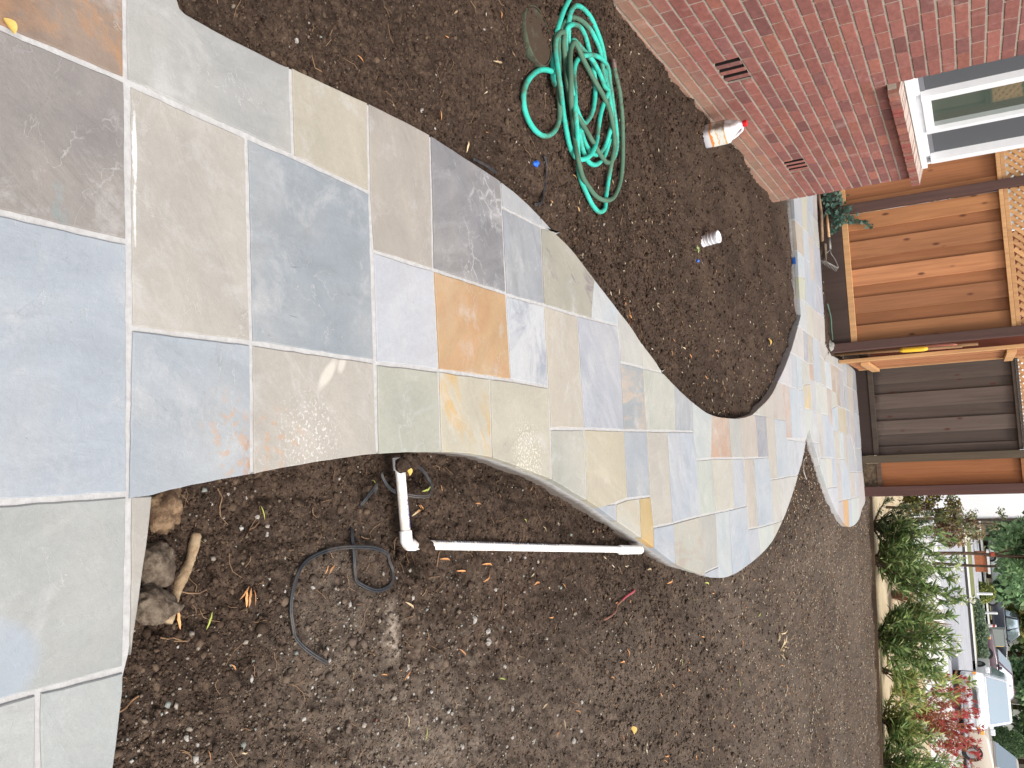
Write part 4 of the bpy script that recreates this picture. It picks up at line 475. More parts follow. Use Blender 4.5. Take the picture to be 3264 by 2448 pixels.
LEAVES=[('o',0.2387,1.3322,0.2617,1.3061),('o',0.2428,1.3251,0.2796,1.3216),('o',0.2425,1.3345,0.281,1.3294),('o',0.2467,1.339,0.2791,1.3379),('o',0.2512,1.1585,0.2926,1.1634),('o',0.5725,1.3421,0.5703,1.3351),('o',0.5332,1.2325,0.5502,1.2362),('o',0.3877,1.2998,0.3937,1.3042),('g',0.2742,1.2438,0.3048,1.2252),('g',0.0809,1.3909,0.1103,1.3998),('o',0.2521,1.5959,0.234,1.6058),('o',0.2546,1.6139,0.2361,1.6363),('o',0.2784,2.0719,0.2889,2.1245),('o',0.3238,2.1631,0.3322,2.2195),('o',0.3241,2.3,0.3349,2.3618),('o',0.3556,2.3439,0.3747,2.3004),('o',0.4391,2.6555,0.4365,2.6949),('o',0.3702,1.9165,0.3943,1.9543),('o',0.1518,1.9759,0.1372,2.0226),('o',0.1233,2.0237,0.1358,2.0355),('o',0.1421,2.3171,0.1469,2.348),('o',0.1207,2.4719,0.1377,2.4839),('o',0.1111,2.7471,0.1275,2.725),('o',0.5626,1.884,0.5457,1.912),('o',0.6503,1.8931,0.682,1.8925),('o',0.5305,1.8089,0.538,1.83),('o',0.6087,2.7613,0.5887,2.7775),('o',0.5578,2.7201,0.5599,2.7536),('o',0.7328,2.8011,0.7332,2.8152),('o',0.8409,2.6467,0.8333,2.6801),('o',0.9091,2.7716,0.9459,2.7808),('o',0.9501,2.7187,0.9416,2.7469),('o',0.2531,2.7571,0.2819,2.7811),('o',0.9119,2.8857,0.9353,2.9274),('o',0.8515,3.3461,0.8674,3.401),('o',0.3184,3.3382,0.3371,3.3539),('o',0.4682,2.8858,0.4893,2.9052),('o',0.5342,1.8634,0.5317,1.871),('o',0.8857,3.2665,0.9058,3.2815),('o',1.1385,3.394,1.1548,3.3815),('o',1.1259,3.3291,1.1483,3.316),('o',0.5551,2.9188,0.5801,2.923),('o',0.5453,2.1721,0.5712,2.2031),('o',0.6143,3.3377,0.6124,3.3663),('g',0.7036,1.9742,0.7362,1.9589),('g',0.2134,2.6053,0.229,2.6224),('g',0.6708,2.3555,0.686,2.3971),('o',-1.046,1.7542,-1.0361,1.7819),('o',-1.4957,2.5169,-1.4701,2.5203),('o',-1.3078,2.4757,-1.3231,2.5356),('o',-1.0348,2.1553,-1.0041,2.1576),('o',-1.0499,2.4233,-1.0541,2.446),('o',-1.0992,3.1328,-1.0866,3.1644),('o',-1.0161,3.2056,-0.987,3.2016),('o',-0.9829,3.184,-0.9616,3.1981),('o',-1.0634,2.8882,-1.0439,2.9005),('o',-0.9507,2.3073,-0.9906,2.3212),('o',-0.9332,2.8871,-0.9301,2.9013),('o',-1.2725,2.1805,-1.2751,2.1998),('o',-1.0972,3.1267,-1.0857,3.1714),('o',-1.0167,3.1997,-0.9922,3.2039),('o',-0.983,3.1809,-0.9593,3.1965),('o',-1.2737,4.4737,-1.2331,4.4538),('o',-1.0064,3.8467,-0.9702,3.8583),('o',-0.8437,3.1432,-0.8209,3.1539),('o',-0.7104,3.6098,-0.6792,3.5989),('o',-0.6794,3.6933,-0.6465,3.7058),('o',-0.6419,3.738,-0.5557,3.7452),('o',-0.6166,3.7808,-0.6031,3.8163),('o',-1.0368,4.0417,-1.0268,4.0748),('o',-0.9315,2.8826,-0.929,2.9025),('o',-0.6763,3.6903,-0.6427,3.7009),('o',-0.6357,3.7381,-0.557,3.7522),('o',-0.6138,3.7847,-0.6017,3.8167),('o',-0.5318,3.8739,-0.4997,3.8739),('o',-0.565,4.4347,-0.5494,4.4611),('o',-0.5355,4.5882,-0.5275,4.6579),('o',-0.6674,5.1858,-0.6428,5.1988),('o',-0.5772,5.2801,-0.5617,5.3162),('o',-0.4061,4.2443,-0.3834,4.2604),('o',-0.4019,4.9601,-0.3819,5.0004),('o',-0.3942,5.1344,-0.3818,5.1408),('o',-0.3993,5.3748,-0.3676,5.3765),('o',-0.3594,5.4266,-0.3225,5.4375),('o',-0.3262,5.3343,-0.297,5.3222),('o',-0.3539,4.886,-0.333,4.8546),('o',-0.3371,4.3712,-0.3267,4.3835),('o',-0.3062,5.0927,-0.2916,5.1079),('o',-0.5075,4.702,-0.4835,4.7294),('o',-0.5023,4.3847,-0.4723,4.4001),('o',0.5357,3.7289,0.5453,3.7784),('o',0.6447,4.0435,0.646,4.1326),('o',0.9371,3.7387,0.9733,3.7403),('o',0.8195,3.4481,0.8566,3.4642),('o',0.8429,3.6971,0.8719,3.6916),('o',0.9154,3.6669,0.9365,3.6879),('o',1.075,3.9171,1.103,3.9489),('o',1.0755,3.7639,1.103,3.7848),('o',0.9775,4.4833,0.9878,4.5403),('o',0.8579,4.8942,0.887,4.9002),('o',0.9875,6.1932,1.0481,6.1929),('o',1.1521,5.7628,1.1834,5.7786),('o',1.1854,5.1496,1.2143,5.1322),('o',1.2448,5.2875,1.2692,5.2803),('o',1.3085,4.7619,1.3402,4.7935),('o',1.399,4.9146,1.414,4.9189),('o',1.4331,4.5516,1.4511,4.5471),('o',1.2419,3.4575,1.2659,3.4533),('o',1.3619,3.7602,1.3909,3.8075),('o',1.3624,3.8043,1.3681,3.8573),('o',1.4648,4.2014,1.519,4.2211),('o',1.5405,4.5246,1.5737,4.5285),('o',1.1259,3.3242,1.1558,3.3333),('o',1.1305,3.3733,1.1528,3.3811),('o',1.4146,5.5003,1.436,5.4935),('o',1.1684,5.5602,1.1904,5.5533),('o',1.1833,5.3867,1.2167,5.3832),('o',1.1246,4.8508,1.1457,4.837),('o',1.6379,5.6769,1.6713,5.6842),('o',1.7093,6.4351,1.7387,6.447),('o',1.8188,6.6555,1.8469,6.694),('o',2.035,6.9816,2.0535,6.9464),('o',2.2917,7.1784,2.3503,7.181),('o',2.4473,7.7313,2.4822,7.7274),('o',2.0466,7.5026,2.0764,7.52),('o',1.8674,5.3914,1.8778,5.3546),('o',0.8839,3.2462,0.9077,3.2832),('o',1.0747,4.1837,1.0841,4.2237),('o',1.5309,6.2548,1.5521,6.3354),('o',1.7366,8.3408,1.7801,8.3334),('o',1.1594,7.026,1.1898,7.0941),('o',0.8749,5.7239,0.8842,5.7757),('o',1.0051,4.7883,1.0322,4.8212),('o',1.2718,6.4174,1.2991,6.4208),('o',0.6457,3.4929,0.6265,3.5038),('o',0.8049,4.7611,0.8143,4.798),('o',1.91,7.5666,2.0041,7.8489),('o',1.5446,4.9166,1.5752,4.9507),('o',0.4899,3.5119,0.5001,3.5487),('o',0.8059,5.4673,0.8455,5.4721),('o',0.7844,5.3433,0.8086,5.3522),('o',0.8814,4.5421,0.914,4.5583),('g',0.7585,4.3739,0.8051,4.3857),('g',0.9916,4.0692,1.0305,4.0709),('g',1.1292,5.3058,1.1707,5.3255),('g',1.3794,5.2162,1.4205,5.2196),('g',1.0999,5.8551,1.1178,5.774),('g',0.7266,4.6285,0.7557,4.7091),('o',0.1237,2.0233,0.139,2.0398),('o',0.1487,1.9868,0.1378,2.0238),('o',0.0746,2.1266,0.0876,2.1307),('o',0.2225,2.0222,0.2265,2.0509),('g',0.087,2.0277,0.0735,2.0727),('g',0.0454,1.8216,0.0523,1.8294)]
BIGLEAVES=[('y',1.1516,3.4327,0.05),('y',0.0332,1.9831,0.03),('y',-0.7569,6.7469,0.06),('y',-0.712,0.8085,0.026)]
RUBBLE=[(0.3644,1.9485,0.011,0),(0.4767,2.2407,0.017,0),(0.5441,1.9238,0.0128,0),(0.5238,2.3172,0.0136,0),(0.5579,2.3243,0.0198,0),(0.3374,1.6879,0.0099,0),(0.2955,1.9655,0.0078,0),(0.411,2.3867,0.0103,0),(0.9213,2.5684,0.0129,0),(0.7162,1.8585,0.0082,0),(0.8011,2.127,0.0101,0),(0.646,2.4012,0.0114,0),(0.9029,2.9625,0.0103,0),(1.0053,2.9635,0.0116,0),(0.8668,2.4226,0.0099,0),(0.8768,2.3723,0.0073,0),(0.7792,2.4206,0.01,0),(0.7127,2.294,0.0096,0),(0.7008,2.0342,0.0077,0),(0.7041,2.0947,0.0079,0),(0.6681,2.5789,0.0053,0),(0.1988,1.4655,0.0046,0),(0.2774,1.5593,0.0075,0),(0.3053,1.894,0.0076,0),(0.4998,2.5074,0.0066,0),(0.2898,1.4968,0.0074,0),(0.2942,1.6426,0.0049,0),(0.6547,2.3306,0.0074,0),(0.1599,1.7513,0.0032,0),(1.119,3.0584,0.0118,0),(0.8843,2.7337,0.0069,0),(0.6436,2.0218,0.0044,0),(0.3165,1.6826,0.005,0),(0.6908,2.1924,0.0059,0),(0.7629,1.9473,0.0064,0),(0.6584,1.7625,0.006,0),(1.0134,2.872,0.017,0),(0.63,2.7247,0.007,0),(0.5129,2.1196,0.0058,0),(0.3298,2.4846,0.012,0),(0.3413,2.5972,0.0097,0),(0.4114,1.1095,0.006,0),(0.1424,1.4163,0.0072,0),(0.0506,1.3058,0.0051,0),(0.0613,1.3645,0.0062,0),(0.1039,1.3876,0.008,0),(0.0983,1.302,0.0043,0),(0.199,1.4662,0.0055,0),(0.4974,1.1923,0.0031,0),(0.2673,1.4476,0.0063,0),(0.355,1.1181,0.0027,0),(0.3382,1.3693,0.0031,0),(0.4926,1.1765,0.0092,0),(0.3216,1.153,0.0038,0),(0.3995,1.1629,0.0054,0),(0.5174,1.2121,0.0062,0),(0.5877,3.2861,0.0062,0),(0.9983,3.1494,0.0069,0),(0.9848,4.2892,0.0091,0),(1.0427,5.1091,0.0064,0),(1.0844,3.9433,0.0056,0),(1.6256,4.8112,0.0112,0),(0.9063,3.9049,0.0126,0),(-1.4029,2.4393,0.0076,0),(-0.9859,1.5173,0.0095,0),(-1.0029,2.0599,0.0091,0),(-1.1845,2.5942,0.0063,0),(-0.973,2.1338,0.0053,0),(-1.0365,3.6148,0.0057,0),(0.4407,1.1182,0.0033,1),(0.6277,1.7609,0.006,2)]
CLODS=[(0.2683,1.912,0.0153),(0.3222,1.9635,0.0133),(0.2633,1.9597,0.02),(0.2429,1.9774,0.0157),(0.0713,1.8759,0.01),(0.0901,1.8833,0.0092),(0.0903,1.8604,0.0075),(0.1086,1.8849,0.01),(0.1227,1.8725,0.0099),(0.1771,1.9571,0.0051),(0.1922,1.9545,0.0051),(0.2102,1.9638,0.006),(0.2439,1.9462,0.0118),(0.2425,1.8932,0.0107),(0.2526,1.907,0.0083),(0.1964,1.834,0.0129),(0.1835,1.8685,0.0123),(0.1693,1.8924,0.0075),(0.6061,2.3834,0.0151),(0.4237,2.0304,0.0113),(0.5185,1.6035,0.0094),(0.4553,2.4041,0.0129),(0.0047,1.8026,0.0108),(-0.0031,1.832,0.0087),(0.1161,2.8297,0.0136),(0.1065,2.7612,0.0118),(-0.0089,1.8619,0.0089),(-1.0806,2.0568,0.0157),(-1.1804,2.0379,0.0144),(-1.3553,2.4017,0.0166)]
# ---------------------------------------------------------------- soil bed
def bed_far(x):                                  # far edge of the planting bed
    return 12.86 - 0.40 * (x - 0.9)
TR0, TR1 = PT['fit'], PT['pipeA1']
EDGE_R = [p for p in OUTLINE if 1.5 < p[1] < 4.6 and p[0] > -.2 and p[0] < .6]
EDGE_R = EDGE_R[:]
def soil_h(x, y, fine=True):
    x = np.asarray(x, float); y = np.asarray(y, float)
    z = -0.055 + 0.045 * sstep(-1.0, -1.95, x) * sstep(7.2, 6.0, y)
    z = z + 0.030 * sstep(-0.35, -0.75, x) * sstep(4.2, 3.2, y)
    z = z + 0.035 * sstep(0.25, 0.9, x) * sstep(9.0, 3.0, y)
    z = z - 0.012 * sstep(0.25, 0.0, x) * sstep(-0.4, 0.0, x) * sstep(1.0, 1.2, y) * sstep(2.2, 1.9, y)
    z = z + 0.05 * sstep(9.0, 9.6, y) * sstep(-.7, -1.0, x)
    # undercut where the slab edge stands exposed
    z = z - 0.032 * sstep(1.7, 2.3, y) * sstep(4.4, 3.6, y) * np.exp(-(seg_dist(x, y, EDGE_R, False) / .10) ** 2)
    # trench opened along the irrigation pipe
    d = seg_dist(x, y, [TR0, TR1, PT['pipeB0']], False)
    z = z - 0.045 * np.exp(-(d / 0.055) ** 2)
    # spoil thrown up beside it
    for (cx, cy, r_, a) in ((0.16, 1.80, .06, .022), (0.25, 1.83, .05, .016), (0.33, 1.97, .05, .02), (0.30, 2.10, .05, .01), (-0.03, 1.86, .05, .012)):
        z = z + a * np.exp(-((x - cx) ** 2 + (y - cy) ** 2) / (r_ * r_))
    n = 0.026 * (vnoise(x / .9, y / .9, 1) - .5) + 0.030 * (vnoise(x / .31, y / .31, 2) - .5)
    b = np.abs(vnoise(x / .11, y / .11, 3) - .5) * 2
    n = n + 0.022 * (b - .5)
    if fine:
        n = n + 0.012 * (np.abs(vnoise(x / .045 + 7, y / .045, 4) - .5) * 2 - .5)
        n = n + 0.010 * (vnoise(x / .020, y / .020, 5) - .5)
        n = n + 0.0065 * (vnoise(x / .009, y / .009, 6) - .5)
    z = z + n * (0.75 + 0.5 * vnoise(x / 1.7, y / 1.7, 9))
    # the pipe lies in a raked channel
    dp = seg_dist(x, y, [PT['elbow'], PT['coupEnd']], False)
    return z - np.maximum(0, z + .052) * np.exp(-(dp / .045) ** 2)
def soil_z(x, y): return float(soil_h(np.array([x]), np.array([y]))[0])
def dust(x, y):
    """pale lime and sand worked into the soil"""
    cx, cy = PT['patch']
    wob = .5 * vnoise(x / .03, y / .03, 21) + .5 * vnoise(x / .011, y / .011, 26)
    d = 1.3 * np.exp(-(((x - cx - .022) / .022) ** 2 + ((y - cy - .004) / .020) ** 2)) * sstep(.25, .6, wob)
    d = d + 0.75 * np.exp(-(((x - cx + .025) / .06) ** 2 + ((y - cy - .005) / .032) ** 2)) * sstep(.30, .85, wob)
    d = d + 0.22 * np.exp(-(((x - .80) / .42) ** 2 + ((y - 1.95) / .55) ** 2)) * sstep(.3, .8, vnoise(x / .25, y / .25, 23) * .6 + vnoise(x / .02, y / .02, 24) * .5)
    d = d + 0.22 * np.exp(-(((x - .36) / .18) ** 2 + ((y - 1.62) / .16) ** 2)) * vnoise(x / .03, y / .03, 25)
    d = d + 0.13 * sstep(.25, 1.0, x) * (.5 + .7 * vnoise(x / .5, y / .5, 31))
    return np.clip(d, 0, 1)

def soil_material(vc=False):
    t = NT('soil')
    geo = t.n('NewGeometry')
    p = (geo, 'Position')
    n1 = t.noise(2.2, 5, 0.6, p); n2 = t.noise(75, 9, 0.74, p); n3 = t.noise(260, 5, 0.65, p); n4 = t.noise(14, 5, 0.6, p)
    base = t.ramp(n2, [(0.30, alb((44, 34, 28))), (0.46, alb((73, 58, 48))), (0.58, alb((95, 77, 64))), (0.72, alb((134, 113, 94)))])
    base = t.mix(1.0, base, t.ramp(n4, [(0.3, 0.82), (0.7, 1.16)]), 'MULTIPLY')
    wet = t.ramp(n1, [(0.36, 0.64), (0.50, .88), (0.64, 1.10)])
    base = t.mix(1.0, base, wet, 'MULTIPLY')
    sp = t.ramp(n3, [(0.62, 0.0), (0.70, 1.0)])
    base = t.mix(t.math('MULTIPLY', sp, 0.55), base, alb((158, 142, 122)))
    at = t.n('Attribute', attribute_name='col')
    sep = t.n('SeparateColor', {'Color': (at, 'Color')})
    base = t.mix(t.math('MULTIPLY', sep.outputs[0], t.ramp(n2, [(0.35, 0.45), (0.6, 1.0)])), base, alb((214, 196, 178)))
    t.set('Base Color', base); t.set('Roughness', 0.95); t.set('Specular IOR Level', 0.15)
    hgt = t.math('ADD', t.math('MULTIPLY', n2, 0.7), t.math('MULTIPLY', n3, 0.3))
    t.set('Normal', t.bump(hgt, 0.8, 0.006))
    return t.m
M_SOIL = soil_material()

az = np.linspace(R(-46), R(36), 600)
rr = [0.75]
while rr[-1] < 14.2:
    rr.append(rr[-1] * (1 + (0.0034 if rr[-1] < 4 else 0.0052)))
rr = np.array(rr)
Rg, Ag = np.meshgrid(rr, az, indexing='ij')
gx = Rg * np.sin(Ag); gy = Rg * np.cos(Ag)
gz = soil_h(gx.ravel(), gy.ravel()).reshape(gx.shape)
nr, na = gx.shape
idx = np.arange(nr * na).reshape(nr, na)
quads = np.stack([idx[:-1, :-1], idx[:-1, 1:], idx[1:, 1:], idx[1:, :-1]], -1).reshape(-1, 4)
inp = in_poly(gx.ravel(), gy.ravel(), OUTLINE)
dpath = seg_dist(gx.ravel(), gy.ravel(), OUTLINE)
deep = inp & (dpath > 0.03)
outb = (gx.ravel() < -2.12) | (gy.ravel() > bed_far(gx.ravel()) + 0.02) | ((gy.ravel() > 9.99) & (gx.ravel() < .0) & (gx.ravel() < -.95))
bad = deep | outb
keep = ~(bad[quads].all(axis=1))
quads = quads[keep]
used = np.unique(quads); remap = np.full(nr * na, -1); remap[used] = np.arange(len(used))
SV = np.stack([gx.ravel(), gy.ravel(), gz.ravel()], -1)[used]
dv = dust(SV[:, 0], SV[:, 1])
soil = mesh_np('soil', SV, remap[quads][:, ::-1], M_SOIL, smooth=True, vcol=np.stack([dv, dv, dv], -1))
tag(soil, kind='structure')

# coarser soil around the close-up part of the bed
mx, my = np.meshgrid(np.linspace(-2.1, 9.0, 112), np.linspace(-4.0, 13.0, 171), indexing='ij')
mz = soil_h(mx.ravel(), my.ravel(), False) - .035
mi = np.arange(mx.size).reshape(mx.shape)
mq = np.stack([mi[:-1, :-1], mi[1:, :-1], mi[1:, 1:], mi[:-1, 1:]], -1).reshape(-1, 4)
mbad = (my.ravel() > bed_far(mx.ravel()) - .05) | ((my.ravel() > 9.9) & (mx.ravel() < -.95)) | (in_poly(mx.ravel(), my.ravel(), OUTLINE) & (seg_dist(mx.ravel(), my.ravel(), OUTLINE) > .15))
mq = mq[~mbad[mq].any(axis=1)]
o = mesh_np('soil_margin', np.stack([mx.ravel(), my.ravel(), mz], -1), mq, M_SOIL, smooth=True, vcol=np.zeros((mx.size, 3)))
tag(o, kind='structure')

# crumbs, clods and grit lying loose on the soil
ICO_V = []
_ph = (1 + 5 ** .5) / 2
for a in (-1, 1):
    for b in (-_ph, _ph):
        ICO_V += [(0, a, b), (a, b, 0), (b, 0, a)]
ICO_V = np.array(ICO_V) / math.sqrt(1 + _ph * _ph)
def _hull_faces(V):
    bm = bmesh.new()
    for v in V: bm.verts.new(v)
    bm.verts.index_update()
    bmesh.ops.convex_hull(bm, input=bm.verts[:])
    bm.normal_update(); bm.verts.index_update()
    f = [[v.index for v in fc.verts] for fc in bm.faces]; bm.free(); return np.array(f)
ICO_F = _hull_faces(ICO_V)
OCT_V = np.array([(1, 0, 0), (-1, 0, 0), (0, 1, 0), (0, -1, 0), (0, 0, 1), (0, 0, -1)], float)
OCT_F = np.array([(0, 2, 4), (2, 1, 4), (1, 3, 4), (3, 0, 4), (2, 0, 5), (1, 2, 5), (3, 1, 5), (0, 3, 5)])
def scatter_lumps(xs, ys, size, flat=0.75, jitter=0.28, sink=0.25, zs=None, oct_=False):
    n = len(xs); BV, BF = (OCT_V, OCT_F) if oct_ else (ICO_V, ICO_F); nv = len(BV)
    V = np.repeat(BV[None], n, 0) * (1 + rng.uniform(-jitter, jitter, (n, nv, 1)))
    if oct_: V = V + rng.uniform(-.22, .22, V.shape)
    V = V * np.stack([rng.uniform(.75, 1.25, n), rng.uniform(.75, 1.25, n), rng.uniform(.55, 1.0, n) * flat / .75], -1)[:, None, :]
    a = rng.uniform(0, 2 * PI, n); c, s = np.cos(a), np.sin(a)
    x = V[..., 0] * c[:, None] - V[..., 1] * s[:, None]; y = V[..., 0] * s[:, None] + V[..., 1] * c[:, None]
    V = np.stack([x, y, V[..., 2]], -1) * size[:, None, None]
    z = soil_h(xs, ys) if zs is None else zs
    V += np.stack([xs, ys, z + size * (0.6 - sink)], -1)[:, None, :]
    Fc = BF[None] + (np.arange(n) * nv)[:, None, None]
    return V.reshape(-1, 3), Fc.reshape(-1, 3)
def bed_points(n, r0, r1, pw=1.0, gap=0.004):
    r_ = np.exp(rng.uniform(math.log(r0), math.log(r1), n)) if pw == 1.0 else r0 + (r1 - r0) * rng.uniform(0, 1, n) ** pw
    a = rng.uniform(R(-42), R(32), n)
    x = r_ * np.sin(a); y = r_ * np.cos(a)
    ok = ~in_poly(x, y, OUTLINE) & (x > -2.02) & (y < bed_far(x) - .02) & ~((y > 9.85) & (x < -.9)) & ~((y > 11.9) & (x < .75))
    x, y = x[ok], y[ok]
    ok = seg_dist(x, y, OUTLINE) > gap
    return x[ok], y[ok]
def vc_material(name, rough=0.9, bump=0.5, bs=120, spec=0.2, transl=0.0, dist=0.004):
    t = NT(name)
    at = t.n('Attribute', attribute_name='col')
    geo = t.n('NewGeometry')
    nz = t.noise(bs, 4, 0.6, (geo, 'Position'))
    v = t.ramp(nz, [(0.3, 0.78), (0.7, 1.15)])
    c = t.mix(1.0, at.outputs['Color'], v, 'MULTIPLY')
    t.set('Base Color', c); t.set('Roughness', rough); t.set('Specular IOR Level', spec)
    if bump: t.set('Normal', t.bump(nz, bump, dist))
    if transl:
        tr = t.n('BsdfTranslucent', {'Color': c})
        mx = t.n('MixShader', {0: transl})
        t.t.links.new(t.b.outputs[0], mx.inputs[1]); t.t.links.new(tr.outputs[0], mx.inputs[2])
        t.t.links.new(mx.outputs[0], t.out.inputs['Surface'])
    return t.m
M_LUMP = vc_material('soil_crumb', 0.95, 0.0, 140, 0.1)
def pick(n, cols, w=None, var=0.18):
    c = np.array([lin(c, K * .92) for c in cols]); i = rng.choice(len(cols), n, p=w)
    return c[i] * rng.uniform(1 - var, 1 + var, (n, 1))
x1, y1 = bed_points(105000, .95, 4.8)
s1 = np.clip(rng.lognormal(math.log(.0021), .50, len(x1)), .0011, .0062) * (0.75 + .3 * np.minimum(2, np.hypot(x1, y1) / 2))
x2, y2 = bed_points(52000, 3.2, 13.0, 1.0)
s2 = np.clip(rng.lognormal(math.log(.0046), .5, len(x2)), .0022, .013)
xs, ys, ss = np.r_[x1, x2], np.r_[y1, y2], np.r_[s1, s2]
V_, F_ = scatter_lumps(xs, ys, ss, oct_=True)
c_ = np.repeat(pick(len(xs), [(72, 57, 47), (88, 71, 58), (110, 91, 75), (58, 46, 38)], [.34, .34, .16, .16], .22), 6, 0)
dc = np.repeat(np.clip(dust(xs, ys) * 1.1, 0, 1), 6)[:, None]
c_ = c_ * (1 - dc) + np.array(lin((190, 172, 154), K)) * dc
o = mesh_np('soil_crumbs', V_, F_, M_LUMP, vcol=c_)
tag(o, 'loose dark crumbs of soil strewn over the bed', 'soil crumbs', kind='stuff')
# larger crumbs
x1, y1 = bed_points(4200, .95, 7.0)
s1 = np.clip(rng.lognormal(math.log(.0055), .4, len(x1)), .003, .014)
V_, F_ = scatter_lumps(x1, y1, s1, jitter=.30, sink=.45)
dc = np.clip(dust(x1, y1), 0, 1)[:, None]
c_ = pick(len(x1), [(78, 62, 51), (94, 76, 63), (112, 93, 77)], None, .15); c_ = np.repeat(c_ * (1 - dc) + np.array(lin((196, 182, 168), K)) * dc, 12, 0)
o = mesh_np('soil_lumps', V_, F_, vc_material('soil_lump', .95, .6, 260, .1, dist=.002), vcol=c_)
tag(o, 'larger crumbs of earth among the loose soil', 'soil crumbs', kind='stuff')
# pale grit, thickest in the trenched part of the bed
x1, y1 = bed_points(46000, 1.0, 6.0)
w = 0.05 + 0.62 * np.exp(-(((x1 - .75) / .55) ** 2 + ((y1 - 2.0) / .95) ** 2)) * sstep(.2, .4, x1)
k_ = rng.uniform(0, 1, len(x1)) < w
x1, y1 = x1[k_], y1[k_]
s1 = np.clip(rng.lognormal(math.log(.0024), .55, len(x1)), .0012, .0085)
V_, F_ = scatter_lumps(x1, y1, s1, oct_=True)
c_ = np.repeat(pick(len(x1), [(150, 136, 120), (178, 166, 152), (136, 120, 104), (205, 200, 192), (160, 164, 156)], [.32, .26, .26, .08, .08]), 6, 0)
o = mesh_np('gravel', V_, F_, M_LUMP, vcol=c_)
tag(o, 'pale grit and small gravel mixed into the soil beside the pipe', 'gravel', kind='stuff')

# straw chips and husks: thin, pointed flakes, mostly in the far bed
def flakes(xs, ys, L, Wd, z=None, col=None, tilt=.35):
    n = len(xs); a = rng.uniform(0, 2 * PI, n)
    d = np.stack([np.cos(a), np.sin(a), rng.uniform(-tilt, tilt, n)], -1); s = np.stack([-np.sin(a), np.cos(a), rng.uniform(-.5, .5, n)], -1)
    z = soil_h(xs, ys) + .004 if z is None else z
    c = np.stack([xs, ys, z], -1)
    up = np.array([0, 0, 1.0])
    P = np.stack([c - d * L[:, None] / 2, c + s * Wd[:, None] / 2 - d * L[:, None] * .1, c + d * L[:, None] / 2, c - s * Wd[:, None] / 2 - d * L[:, None] * .1, c + up * Wd[:, None] * .35], 1)
    T_ = np.array([[0, 3, 4], [3, 2, 4], [2, 1, 4], [1, 0, 4], [0, 1, 3], [1, 2, 3]])
    Fc = T_[None] + (np.arange(n) * 5)[:, None, None]
    return P.reshape(-1, 3), Fc.reshape(-1, 3), np.repeat(col, 5, 0)
M_CHIP = vc_material('straw_chip', 0.8, 0.0, 60, 0.25)
x1, y1 = bed_points(70000, 2.6, 13.5, .75)
w = sstep(3.4, 8.0, np.hypot(x1, y1)) * sstep(-.9, .3, x1) + .06 + .10 * sstep(-1.6, -.6, x1) * sstep(3.2, 5, y1)
k_ = rng.uniform(0, 1, len(x1)) < w * .55
x1, y1 = x1[k_], y1[k_]; n = len(x1)
V_, F_, c_ = flakes(x1, y1, rng.uniform(.014, .040, n), rng.uniform(.005, .011, n),
    col=pick(n, [(222, 204, 172), (190, 162, 128), (158, 128, 100), (238, 226, 204), (206, 150, 104)], [.30, .26, .18, .16, .10]))
o = mesh_np('straw_litter', V_, F_, M_CHIP, vcol=c_)
tag(o, 'pale straw chips and husks scattered over the far soil', 'litter', kind='stuff')
# fine rootlets and dark bark fibres
MBr = MB(); x1, y1 = bed_points(700, 1.0, 5.0)
for x, y in zip(x1[:420], y1[:420]):
    a = random.uniform(0, 2 * PI); L = random.uniform(.015, .06); z = soil_z(x, y) + .004
    p = [(x, y, z)]
    for k in range(3):
        a += random.uniform(-.6, .6); x += math.cos(a) * L / 3; y += math.sin(a) * L / 3
        p.append((x, y, soil_z(x, y) + .005))
    MBr.tube(p, .0008 if random.random() < .8 else .0014, 4)
o = MBr.build('rootlets', plain('rootlet', (150, 118, 88), .8, .3))
tag(o, 'fine pale rootlets lying on the soil', 'rootlets', kind='stuff')

# ---------------------------------------------------------------- path of flagstones on a mortar slab
def poly_area(p): return sum(p[i][0] * p[(i + 1) % len(p)][1] - p[(i + 1) % len(p)][0] * p[i][1] for i in range(len(p))) / 2
def hull2(pts):
    P = sorted(set(map(tuple, pts)))
    def half(Q):
        h = []
        for p in Q:
            while len(h) > 1 and (h[-1][0] - h[-2][0]) * (p[1] - h[-2][1]) - (h[-1][1] - h[-2][1]) * (p[0] - h[-2][0]) <= 0: h.pop()
            h.append(p)
        return h[:-1]
    return half(P) + half(P[::-1])
def clip(poly, a, b, off):
    """keep the side left of a->b, moved inward by off"""
    dx, dy = b[0] - a[0], b[1] - a[1]; L = math.hypot(dx, dy)
    nx, ny = -dy / L, dx / L
    ds = [(p[0] - a[0]) * nx + (p[1] - a[1]) * ny - off for p in poly]
    out = []
    for i in range(len(poly)):
        p, q, d, e = poly[i], poly[(i + 1) % len(poly)], ds[i], ds[(i + 1) % len(poly)]
        if d >= 0: out.append(p)
        if (d >= 0) != (e >= 0):
            t = d / (d - e); out.append((p[0] + t * (q[0] - p[0]), p[1] + t * (q[1] - p[1])))
    return out
OUT = OUTLINE if poly_area(OUTLINE) > 0 else OUTLINE[::-1]
